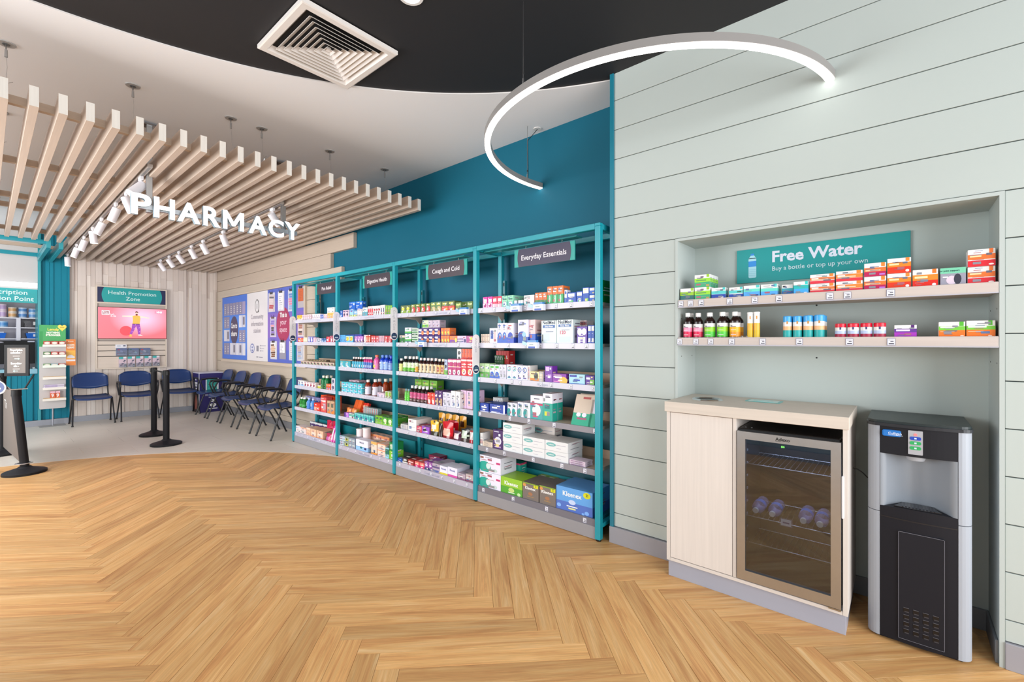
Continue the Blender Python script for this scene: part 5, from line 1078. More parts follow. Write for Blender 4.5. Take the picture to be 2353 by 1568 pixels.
def build_product(kind, w, h, d, spec, name):
    """returns root object at the origin: x = depth from the front face, y = 0 centre, z = 0 bottom; front faces -X"""
    base = spec[0]; sp = spec[1:]
    fr = ((0, w / 2, 0), (0, -1, 0), (0, 0, 1))
    mb = MB()
    if kind == 'c':
        mb.box(0, d, -w / 2, w / 2, 0, h, base, 'card', min(.0012, w * .06))
        spec_s = '|'.join(spec)
        rg = random.Random(str(spec) + str(round(w, 3)))
        bb_ = hx(base); dark = bb_[0] * .3 + bb_[1] * .6 + bb_[2] * .1 > .35
        fr_ = (Vector(fr[0]), Vector(fr[1]) * w, Vector(fr[2]) * h)
        art(mb, fr, w, h, sp)
        cs = ('6a6e80', '8a8c98', 'b06070', '5a78a8', '909a9a') if dark else ('f4f0ee', 'e8e0d8', 'f0d890', 'dfe6f0', 'f4f0ee')
        for q in range(0 if '|t' in spec_s else 4):
            y_ = rg.uniform(.06, .9); x_ = rg.uniform(.06, .4); l_ = rg.uniform(.2, .5)
            _r(mb, fr_, x_, y_, min(.94, x_ + l_), y_ + rg.uniform(.018, .045), rg.choice(cs), .0017)
        if '|t' not in spec_s: x_ = rg.uniform(.06, .7); y_ = rg.uniform(.6, .8); _r(mb, fr_, x_, y_, x_ + .2, y_ + .12, rg.choice(cs), .0012)
        if '|t' not in spec_s: x_ = rg.uniform(.1, .6); y_ = rg.uniform(.05, .3); _r(mb, fr_, x_, y_, x_ + .3, y_ + .14, rg.choice(cs), .0011)
        for q in range(3):      # small print on the end panel and top
            z_ = h * rg.uniform(.1, .85); a_ = d * rg.uniform(.1, .3)
            mb.face([(a_, -w / 2 - .0005, z_), (d * rg.uniform(.5, .9), -w / 2 - .0005, z_), (d * .7, -w / 2 - .0005, z_ + h * .04), (a_, -w / 2 - .0005, z_ + h * .04)], cs[q], 'card')
        if '|t' not in spec_s and w < .12: mb.face([(d * .25, -w * .3, h + .0003), (d * .25, w * .3, h + .0003), (d * .45, w * .3, h + .0003), (d * .45, -w * .3, h + .0003)][::-1], cs[1], 'card')
        for y0, y1, c in bands(sp):       # bands run round the left-hand side panel as printed
            mb.face([(.001, -w / 2 - .0003, h * y0), (d - .001, -w / 2 - .0003, h * y0), (d - .001, -w / 2 - .0003, h * y1), (.001, -w / 2 - .0003, h * y1)], c, 'card')
        mb.face([(d * .2, -w / 2 - .0004, h * .3), (d * .7, -w / 2 - .0004, h * .3), (d * .7, -w / 2 - .0004, h * .36), (d * .2, -w / 2 - .0004, h * .36)], 'a8a8b0', 'card')
        return mb.make(name, None, (0, 0, 0))
    if kind in 'bB':
        cc = base.split(','); r = min(w * .46, .034); body = cc[0]; cap = cc[1]
        hb = h * (.72 if r / h < .4 else .7); hn = h * .80; n = 20 if kind == 'B' else 12
        rn = r * .42; rc = r * .56
        prof = [(0, 0), (r * .94, 0), (r, h * .03), (r, hb * .9), (r * .92, hb * .97), (rn * 1.25, hn), (rn, hn + .001), (rn, h * .86)]
        mat = 'gloss'
        root = thing(name, (0, 0, 0), None, None) if kind == 'B' else None
        tgt = MB(); tgt.lathe((r, 0, 0), prof, n, body, mat)
        capmb = MB() if kind == 'B' else tgt
        capmb.lathe((r, 0, 0), [(rc, h * .845), (rc, h * .985), (rc * .9, h), (0, h)], n, cap, 'plastic')
        lab = MB() if kind == 'B' else tgt
        for y0, y1, c in bands(sp):
            lab.lathe((r, 0, 0), [(r * 1.012 + .0001, h * .05 + h * .95 * y0 * .97), (r * 1.012 + .0001, h * .05 + h * .95 * y1 * .97)], n, c, 'card')
        for zz_ in (.12, .30, .42): lab.rect(((-.001, r * .55, 0), (0, -1, 0), (0, 0, 1)), 0, h * zz_, r * 1.0, h * (zz_ + .02), 'dcdce0' if zz_ < .4 else '667', off=.0006)
        fl_ = ((-.0006, r * .75, h * .05), (0, -1, 0), (0, 0, 1))
        for tk in sp:
            if tk[0] in 're' : art(lab, fl_, r * 1.5, h * .92, [tk])
        if kind == 'B':
            lab.rect(((-.0006, r * .6, h * .45), (0, -1, 0), (0, 0, 1)), 0, 0, r * .3, h * .03, '555', off=.0006)
            tgt.make('bottle_body', root, (0, 0, 0)); capmb.make('cap', root, (0, 0, 0)); lab.make('label', root, (0, 0, 0)); return root
        return tgt.make(name, None, (0, 0, 0))
    if kind in 'tTuU':
        cc = base.split(','); body = cc[0]; lid = cc[1] if len(cc) > 1 else 'eee'; r = min(w * .49, .045); n = 20 if kind in 'TU' else 12
        sq = h < w * 1.1
        lz = .72 if kind in 'tT' else .93
        hl = h * (lz if kind in 'tT' else .94)
        root = thing(name, (0, 0, 0), None, None) if kind in 'TU' else None
        m1 = MB(); m1.lathe((r, 0, 0), [(0, 0), (r * .96, 0), (r, .002), (r, hl), (r * .9, hl)], n, body, 'plastic')
        m2 = MB() if root else m1
        rl = r * (1.0 if kind in 'tT' else 1.08)
        m2.lathe((r, 0, 0), [(r * .9, hl), (rl, hl + .0005), (rl, h * .97), (rl * .9, h), (0, h)], n, lid, 'plastic')
        m3 = MB() if root else m1
        for y0, y1, c in bands(sp): m3.lathe((r, 0, 0), [(r * 1.01, h * (.03 + y0 * .9)), (r * 1.01, h * (.03 + y1 * .9))], n, c, 'card')
        for tk in sp:
            if tk[0] in 're': art(m3, ((-.0005, r * .6, h * .02), (0, -1, 0), (0, 0, 1)), r * 1.2, h * .9, [tk])
        if root:
            m1.make('body', root, (0, 0, 0)); m2.make('lid', root, (0, 0, 0)); m3.make('label', root, (0, 0, 0)); return root
        return m1.make(name, None, (0, 0, 0))
    if kind == 'p':     # gusseted pouch: fat at the foot, flat crimped top
        nx, nz = 5, 7; F = []; B_ = []
        for j in range(nz + 1):
            tz = j / nz; th = d * (.5 * (1 - tz) ** .7) + .0012; row = []; rowb = []
            for i in range(nx + 1):
                tx = i / nx * 2 - 1
                wob = .004 * math.sin(9 * tz + 3 * tx) * (1 - tz)
                bul = th * (1 - abs(tx) ** 3) + .001
                yy = w / 2 * tx * (1 - .06 * math.sin(tz * 3)); zz = h * tz * (1 - .05 * abs(tx) * (tz > .9))
                row.append((d / 2 - bul + wob, yy, zz)); rowb.append((d / 2 + bul, yy, zz))
            F.append(row); B_.append(rowb)
        V = [p for r_ in F for p in r_]; m_ = nx + 1
        def cell_col(tx, tz):
            c = base
            for tk in sp:
                if tk[0] == 'b':
                    q = tk[1:].split(',')
                    if float(q[0]) <= tz <= float(q[1]): c = q[2]
                if tk[0] == 'e':
                    q = tk[1:].split(',')
                    if ((1 - tx) - float(q[0])) ** 2 / float(q[2]) ** 2 + (tz - float(q[1])) ** 2 / float(q[3]) ** 2 < 1.2: c = q[4]
                if tk[0] == 'r':
                    q = tk[1:].split(',')
                    if float(q[0]) <= 1 - tx <= float(q[2]) and float(q[1]) <= tz <= float(q[3]): c = q[4]
            return c
        n0 = len(mb.v); mb.v.extend(V)
        for j in range(nz):
            for i in range(nx):
                mb.f.append((n0 + j * m_ + i, n0 + (j + 1) * m_ + i, n0 + (j + 1) * m_ + i + 1, n0 + j * m_ + i + 1)); mb.c.append(hx(cell_col((i + .5) / nx, (j + .5) / nz))); mb.m.append('gloss'); mb.s.append(True)
        V = [p for r_ in B_ for p in r_]
        mb.idx([(j * m_ + i, j * m_ + i + 1, (j + 1) * m_ + i + 1, (j + 1) * m_ + i) for j in range(nz) for i in range(nx)], V, base, 'gloss', True)
        mb.face([F[0][i] for i in range(nx + 1)] + [B_[0][i] for i in reversed(range(nx + 1))], base, 'gloss')
        for e in (0, nx): mb.face([F[j][e] for j in range(nz + 1)] + [B_[j][e] for j in reversed(range(nz + 1))], base, 'gloss')
        mb.face([F[nz][i] for i in range(nx + 1)] + [B_[nz][i] for i in reversed(range(nx + 1))], base, 'gloss')
        return mb.make(name, None, (0, 0, 0))
    if kind == 'k':     # slim pack leaning back
        s = .38
        A = [(0, 0), (d, 0)]
        V = []
        for x, z in ((0, 0), (d * 1.0, 0), (d * .7 + h * s, h * .93), (h * s, h)):
            V += [(x, -w / 2, z), (x, w / 2, z)]
        mb.idx([(0, 1, 3, 2), (2, 3, 5, 4), (4, 5, 7, 6), (6, 7, 1, 0), (0, 2, 4, 6), (1, 7, 5, 3)], V, base, 'card')
        ln = math.hypot(h * s, h)
        art(mb, ((0, w / 2, 0), (0, -1, 0), (h * s / ln, 0, h / ln)), w, ln, sp)
        return mb.make(name, None, (0, 0, 0))
ORD = ['leftmost', 'second', 'third', 'fourth', 'fifth', 'sixth', 'seventh', 'eighth', 'ninth', 'rightmost']
SHN = {1: 'top', 2: 'second', 3: 'third', 4: 'fourth', 5: 'fifth', 'base': 'base'}
BN = {'A': 'Pain Relief', 'B': 'Digestive', 'C': 'Cold', 'D': 'Essentials'}
rj = random.Random(11)
seen = {}
for (bay, sh, X, Y, Z, w, h, d, n, rows, stack, kind, spec, desc, cat) in PRODUCTS:
    sp = spec.split('|')
    nmk = {'box': 'medicine_box', 'bottle': 'medicine_bottle', 'tub': 'product_tub', 'bag': 'sweet_bag', 'pack': 'product_pack', 'tissue box': 'tissue_box', 'tube': 'tablet_tube'}[cat]
    if 'carton' in desc: cat = 'carton'; nmk = 'carton'
    if 'tea box' in desc or 'herbal' in desc: cat = 'herbal box'; nmk = 'herbal_box'
    if 'lozenge' in desc: cat = 'lozenge box'; nmk = 'lozenge_box'
    if 'tablet box' in desc or 'capsule' in desc: cat = 'tablet box'; nmk = 'tablet_box'
    gap = .94 if n > 1 else .97
    dd = d if rows == 1 else min(d, (XBK - .03 - X) / rows - .004)
    if bay != 'N': dd = min(dd, (XBK - .022 - X) if sh in (3, 4, 5) else (XBK - .035 - X if sh == 'base' else XBK - .006 - X))
    proto = build_product(kind, w * gap, h * .985, dd, sp, nmk)
    where = ('niche %s shelf' % ('upper' if sh == 1 else 'lower')) if bay == 'N' else '%s %s shelf' % (BN[bay], SHN[sh])
    grp = '%s, %s' % (desc, where)
    first = True
    step = dd + .004
    for i in range(n):
        for r in range(rows):
            for s in range(stack):
                o = proto if first else dup(proto)
                first = False
                jx = rj.uniform(0, .004) if rows == 1 and sh != 3 else 0
                o.location = (X + r * step + jx, Y - w * (i + .5), Z + s * h - (.0035 if bay != 'N' else -.0005))
                o.rotation_euler = (0, 0, rj.uniform(-.02, .02) if kind == 'c' and d < w * 2 else rj.uniform(-.3, .3) if kind in 'bt' else 0)
                parts = []
                if n > 1: parts.append(ORD[i] if i < n - 1 else 'rightmost')
                if stack > 1: parts.append(('lower' if s == 0 else 'upper') if stack == 2 else ('bottom' if s == 0 else 'topmost' if s == stack - 1 else 'middle' if stack == 3 else ORD[s] + ' up'))
                if rows > 1: parts.append('front' if r == 0 else 'behind' if r == 1 else 'rear')
                lb = desc + (', ' + ' '.join(parts) if parts else '') + ', ' + where
                if len(lb.split()) < 4: lb = 'a ' + lb
                if lb in seen: print('DUPLABEL', lb)
                seen[lb] = 1
                o['label'] = lb; o['category'] = cat; o['group'] = grp
                assert len(lb.replace('-', ' ').split()) <= 16, lb

# ================================================================== CABINET WITH FRIDGE, WATER COOLER
t = thing('cabinet', (2.64, .62, 0), 'pale wood cabinet with bin hole, door and fridge bay in the niche', 'cabinet')
CX0, CY0, CY1 = 2.64, .187, 1.055
c = 'd8d1cb'
b = MB(); b.box(2.622, 3.13, CY0 - .006, CY1 + .006, .982, 1.041, 'd3c9be', 'wood_y', .0015); b.make('worktop', t)
b = MB(); b.box(CX0, 3.12, CY1 - .02, CY1, .10, .981, c, 'wood_z', .001); b.make('side_panel', t)
b = MB(); b.box(CX0, 3.12, CY0, CY0 + .02, .10, .981, c, 'wood_z', .001); b.make('side_panel', t)
b = MB(); b.box(CX0, 3.12, .672, .69, .12, .98, c, 'wood_z', .001); b.make('divider', t)
b = MB(); b.box(CX0, 3.12, CY0 + .021, CY1 - .021, .10, .118, c, 'wood_y', .001); b.make('bottom_panel', t)
b = MB(); b.box(3.10, 3.115, CY0 + .021, CY1 - .021, .12, .98, 'b9ada2', 'matte'); b.make('back_panel', t)
b = MB(); b.box(CX0 + .001, CX0 + .02, .693, CY1 - .022, .121, .977, 'dcd5cf', 'wood_z', .0015); b.make('door', t)
b = MB(); b.box(CX0 + .02, 3.10, CY0 + .01, CY1 - .004, .0, .099, 'a3a7b6', 'satin', .001); b.make('plinth', t)
# chrome bin ring let into the worktop
b = MB(); b.lathe((2.872, .895, 1.041), [(.062, -.0), (.066, .006), (.080, .006), (.088, 0)], 36, 'd8dadd', 'chrome'); b.lathe((2.872, .895, 1.0415), [(0, .0002), (.064, .0002)], 36, '1c1c20', 'satin')
b.lathe((2.872, .895, 1.041), [(.060, .0005), (.063, .004), (.066, .006)], 36, 'b8babd', 'chrome'); b.make('bin_ring', t)
t = thing('counter_leaflet', (2.99, .605, 1.042), 'small teal edged acrylic notice lying on the cabinet top', 'notice')
b = MB(); b.box(2.935, 3.045, .52, .70, 1.0415, 1.0445, '5fb3b3', 'plastic', .001); b.make('frame', t)
b = MB(); b.box(2.945, 3.03, .535, .685, 1.0445, 1.0452, 'cfe6e4', 'card')
for k in range(3): b.box(2.955 + .02 * k, 2.962 + .02 * k, .56, .665, 1.0452, 1.0455, '8fc7c6', 'card')
b.make('paper', t)

t = thing('bottle_fridge', (2.62, .44, .119), 'undercounter glass door drinks fridge with stainless frame', 'fridge')
FY0, FY1, FZ0, FZ1 = .213, .667, .126, .916
b = MB()
fz = FZ1 + .012
b.box(2.70, 3.09, FY0, FY1, FZ1 - .02, fz, '141416', 'satin', .004); b.box(2.70, 3.09, FY0, FY0 + .02, .121, FZ1, '22252b', 'satin'); b.box(2.70, 3.09, FY1 - .02, FY1, .121, FZ1, '22252b', 'satin')
b.box(3.06, 3.09, FY0, FY1, .121, FZ1, '22252b', 'satin'); b.box(2.70, 3.09, FY0, FY1, .121, .145, '2a2c30', 'satin'); b.make('body', t)
b = MB(); b.box(2.66, 2.71, FY0 + .005, FY1 - .005, FZ1 - .006, fz, '101012', 'satin', .003)
for y in (.64, .61): b.cyl((2.70, y, fz), (2.70, y, fz + .003), .004, n=8, col='777')
b.make('control_housing', t)
fw = .040
fr = frx(2.632, FY1, FZ0); wF = FY1 - FY0; hF = FZ1 - FZ0
dr = thing('x', (0, 0, 0), None, None); D.objects.remove(dr)
def mitre(P, nm='door_frame'):
    q = MB(); q.prism(P, fr, .028, 'c2c4c8', 'brushed', 'b0b2b6', 'brushed'); return q.make(nm, t)
g = .0004
mitre([(0, 0), (wF, 0), (wF - fw, fw + .012), (fw, fw + .012)])
mitre([(wF, 0), (wF, hF), (wF - fw, hF - fw), (wF - fw, fw + .012)])
mitre([(wF, hF), (0, hF), (fw, hF - fw), (wF - fw, hF - fw)])
mitre([(0, hF), (0, 0), (fw, fw + .012), (fw, hF - fw)])
b = MB(); b.box(2.640, 2.646, FY0 + fw - .004, FY1 - fw + .004, FZ0 + fw, FZ1 - fw + .004, 'c8d4dc', 'fridge_glass'); b.make('glass_pane', t)
b = MB(); b.text(fr, 'Adexo', wF * .47, hF - .027, .017, '1a1a1a', 'satin', maxw=.09, bold=.02); b.rect(fr, wF * .40, hF - .031, wF * .45, hF - .0295, '1a1a1a'); b.make('lettering', t)
b = MB(); b.text(frx(2.6395, FY1, FZ0), '04', wF * .47, hF - .062, .011, '7dff6a', 'dimlight', maxw=.03, bold=.02); b.make('display', t)
b = MB(); b.box(2.628, 2.650, FY0 - .012, FY0 - .002, .56, .76, 'e6e6ea', 'satin', .003); b.make('handle', t)
b = MB(); b.box(2.630, 2.66, FY0 + .0, FY0 + .05, FZ0 - .008, FZ0 - .001, 'bbb', 'steel'); b.cyl((2.64, FY0 + .008, FZ0 - .012), (2.64, FY0 + .008, FZ0), .006, n=8, col='ccc', mat='steel'); b.make('hinge', t)
for z in (.268, .440, .725):
    x0 = 2.73 if z > .3 else 2.80
    b = MB(); b.cyl((x0, FY0 + .02, z), (x0, FY1 - .02, z), .0025, n=6, col='c9ccd4', mat='steel'); b.cyl((3.04, FY0 + .02, z), (3.04, FY1 - .02, z), .0025, n=6, col='c9ccd4', mat='steel')
    for k in range(17): y = FY0 + .03 + k * (FY1 - FY0 - .06) / 16; b.cyl((x0, y, z + .002), (3.05, y, z + .002), .0013, n=5, col='b9bcc6', mat='steel')
    b.make('wire_shelf', t)
b = MB()
for k in range(8):
    for y in (FY1 - .021,): b.box(2.74, 2.76, y - .004, y, .3 + .07 * k, .31 + .07 * k, '9aa4b4', 'satin')
b.make('shelf_clip', t)
l = D.lights.new('fridge_lamp', 'AREA'); l.size = .35; l.energy = 1.6; l.color = (.72, .8, 1)
o = D.objects.new('fridge_lamp', l); COL.objects.link(o); o.location = (2.9, .44, .88)
def water_bottle(y, lab):
    t = thing('water_bottle', (2.732, y, .4735), lab, 'bottle', 'water bottles in the fridge')
    r = .031
    def L(mb, prof, col, mat):   # lathe along +X
        m2 = MB(); m2.lathe((0, 0, 0), prof, 18, col, mat)
        for f_, c_, mm, s_ in zip(m2.f, m2.c, m2.m, m2.s):
            n0 = len(mb.v); mb.v.extend([(m2.v[i][2], m2.v[i][0], m2.v[i][1]) for i in f_]); mb.f.append(tuple(n0 + i for i in range(len(f_)))); mb.c.append(c_); mb.m.append(mm); mb.s.append(s_)
    q = MB(); L(q, [(.012, .012), (.013, .025), (.022, .04), (r * .97, .06), (r, .08), (r * .96, .10), (r, .115), (r, .17), (r * .95, .19), (0, .192)], 'b9b6e6', 'bottle_clear'); q.make('bottle_body', t, (0, 0, 0))
    q = MB(); L(q, [(0, 0), (.0135, 0), (.0145, .002), (.0145, .015), (.012, .016)], 'f2f4f4', 'plastic'); q.make('cap', t, (0, 0, 0))
    q = MB(); L(q, [(r * 1.015, .085), (r * 1.015, .125)], '5b8be0', 'card'); q.make('label', t, (0, 0, 0))
for y, lb in ((.600, 'clear water bottle lying in fridge, by the hinge-free left side'), (.520, 'clear water bottle in fridge, second from left'), (.379, 'clear water bottle in fridge, third from left'), (.308, 'clear water bottle in fridge, nearest the handle')): water_bottle(y, lb)
b = MB(); b.box(2.706, 2.710, .42, .48, .435, .475, 'a9b4dc', 'acrylic'); b.box(2.704, 2.706, .427, .473, .439, .471, 'eef0fa', 'card'); b.rect(frx(2.704, .465, .45), 0, 0, .03, .008, '669'); tag(b.make('fridge_price_tag'), 'white price tag hanging from the fridge wire shelf', 'price tag')

t = thing('water_cooler', (2.93, -.06, 0), 'floor standing black and silver water cooler with blue badge', 'water cooler')
# local outline (looking from above): x towards the back, y to the viewer's left
CYc, hw, XF, XB_ = -.058, .178, 2.752, 3.13
def outline(inset=0.0, bow=.014, rc=.045, xb=XB_):
    P = []; y0, y1 = CYc - hw + inset, CYc + hw - inset; xf = XF + inset
    P += [(xb, y1), (xf + rc, y1)]
    for i in range(1, 7):
        a = math.radians(90 * i / 6); P.append((xf + rc - rc * math.sin(a), y1 - rc + rc * math.cos(a)))
    for i in range(1, 10):
        s_ = i / 10; P.append((xf - bow * math.sin(PI * s_), y1 - rc + (y0 + rc - y1 + rc) * s_))
    for i in range(0, 7):
        a = math.radians(90 * i / 6); P.append((xf + rc - rc * math.cos(a), y0 + rc - rc * math.sin(a)))
    P += [(xb, y0)]
    return P
def extr(mb, P, z0, z1, col, mat):
    n = len(P); V = [(x, y, z0) for x, y in P] + [(x, y, z1) for x, y in P]
    mb.idx([(i, (i + 1) % n, n + (i + 1) % n, n + i) for i in range(n)], V, col, mat, False)
    mb.face([(x, y, z0) for x, y in P][::-1], col, mat); mb.face([(x, y, z1) for x, y in P], col, mat)
b = MB(); extr(b, outline(-.004, .016), 1.000, 1.014, '20232a', 'satin'); extr(b, outline(.001, .014), 1.014, 1.026, '1e2a2c', 'satin'); b.make('lid', t)
SIL = 'a0a7b2'
def col_outline(side):
    P = outline(); n = len(P)
    Q = P[0:8] if side > 0 else P[-8:]
    return Q
for side in (1, -1):
    Q = col_outline(side)
    inner = [(XF + .012, CYc + side * (hw - .05)), (XB_, CYc + side * (hw - .03))]
    poly = (Q + inner) if side > 0 else (Q + inner[::-1])
    for z0, z1 in ((.012, .595), (.598, 1.0)):
        b = MB(); extr(b, poly, z0, z1, SIL, 'satin'); b.make('side_column', t)
yl, yr = CYc + hw - .047, CYc - hw + .047
def bowx(s_): return XF - .014 * math.sin(PI * s_)
def panel(mb, z0, z1, col, mat, push=0.0, n=12, top=None):
    A = []; B2 = []
    for i in range(n + 1):
        s_ = i / n; y = yl + (yr - yl) * s_; x = bowx(s_) + push
        A.append((x, y, z0)); B2.append((x, y, (top(s_) if top else z1)))
    mb.idx([(i, i + 1, n + 2 + i, n + 1 + i) for i in range(n)], A + B2, col, mat, False)
    for Q_ in (A, B2): mb.idx([(i, i + 1, n + 2 + i, n + 1 + i) for i in range(n)], Q_ + [(2.88, p[1], p[2]) for p in Q_], col, mat, False)
b = MB(); panel(b, .872, .999, '1d1e24', 'black'); b.make('control_panel', t)
b = MB(); panel(b, .015, .62, '1b1c23', 'black', 0, 16, lambda s_: .625 + .006 * math.sin(PI * s_)); b.make('lower_panel', t)
b = MB(); panel(b, .575, .58, '1b1b1f', 'satin', -.001); b.make('panel_seam', t)
# concave silver recess
b = MB(); n = 20; A = []; B2 = []
for i in range(n + 1):
    s_ = i / n; y = yl + (yr - yl) * s_; x = XF + .0 + .10 * (math.sin(PI * min(1, max(0, (s_ - .06) / .88))) ** .8)
    A.append((x, y, .60)); B2.append((x, y, .875))
b.idx([(i, i + 1, n + 2 + i, n + 1 + i) for i in range(n)], A + B2, '8d959f', 'satin', True); b.make('dispensing_recess', t)
b = MB(); P = [(XF + .004 - .01 * math.sin(PI * i / 14) , yl - .05 + (yr - yl + .1) * i / 14) for i in range(15)] + [(XF + .085, yr + .08), (XF + .085, yl - .08)]
extr(b, P, .622, .634, '18181c', 'gloss')
for k in range(10): b.box(XF + .01, XF + .075, CYc - .06 + k * .012, CYc - .054 + k * .012, .634, .6365, '2c2c34', 'gloss')
b.make('drip_tray', t)
b = MB(); b.cyl((XF + .03, CYc + .005, .852), (XF + .03, CYc + .005, .873), .03, .038, 18, 'a5abb5', 'satin'); b.make('spout', t)
fr = frx(XF - .0125, CYc + hw, 0)
b = MB(); fb = ((XF - .0105, yl - .008, .955), (.0, -1, 0), (0, 0, 1)); b.prism(rrect(0, 0, .092, .030, .008), fb, .006, '1668b8', 'gloss'); b.rect(fb, .004, .003, .088, .027, '1e74c6'); b.text(fb, 'Culligan', .045, .010, .011, 'e8f2ff', maxw=.062, bold=.004); b.rect(fb, .02, .006, .078, .0072, 'e8f2ff', off=.001); b.make('badge', t)
b = MB(); fc = ((XF - .0165, CYc + .032, .884), (0, -1, 0), (0, 0, 1)); b.prism(rrect(0, 0, .05, .108, .003), fc, .008, 'a9abb2', 'satin'); bp = b.make('button_panel', t)
b = MB(); b.ell(fc, .025, .090, .006, .006, 'ff6a6a', 'dimlight', .0012)
for z, cc in ((.066, '2448b8'), (.045, '2fa860'), (.022, '2fa860')):
    b.prism([(x + .006, y + z - .0) for x, y in rrect(0, 0, .038, .015, .006)], ((XF - .0185, CYc + .032, .884), (0, -1, 0), (0, 0, 1)), .003, cc, 'plastic'); b.rect(((XF - .0185, CYc + .032, .884), (0, -1, 0), (0, 0, 1)), .021, z + .004, .029, z + .011, 'cde', off=.001)
b.make('button', bp)
dp = ((XF - .0165, CYc + .066, .035), (0, -1, 0), (0, 0, 1))
b = MB(); b.prism(rrect(0, 0, .155, .49, .003), dp, .010, '1e1f26', 'black')
for q in ((0, 0, .155, .0018), (0, .488, .155, .49), (0, 0, .0018, .49), (.1532, 0, .155, .49)): b.rect(dp, *q, '6b6d78', 'satin', off=.0006)
sd = b.make('service_door', t)
b = MB()
for i in range(4):
    for j in range(4):
        x = .018 + i * .033; z = .03 + j * .032
        b.rect(dp, x, z, x + .019, z + .021, '0b0b0e', 'satin', off=.001); b.rect(dp, x + .004, z, x + .019, z + .005, '3a3b42', 'satin', off=.0014); b.rect(dp, x, z + .019, x + .019, z + .021, '5c5e68', 'satin', off=.0014)
b.make('vent_grille', sd)
b = MB(); b.box(XF + .02, XB_, CYc - hw + .03, CYc + hw - .03, .0, .015, '15151a', 'satin'); b.box(XF + .05, XB_ + .003, CYc - hw + .012, CYc + hw - .012, .015, .60, '32353c', 'satin'); b.box(XF + .13, XB_ + .003, CYc - hw + .012, CYc + hw - .012, .60, 1.0, '32353c', 'satin'); b.make('carcass', t)
b = MB(); b.tube([(2.88, .184, .752), (2.88, .165, .748), (2.88, .145, .735), (2.885, .125, .712)], .003, 6, '111', 'satin')
tag(b.make('power_lead'), 'thin black power lead between cabinet and water cooler', 'cable')

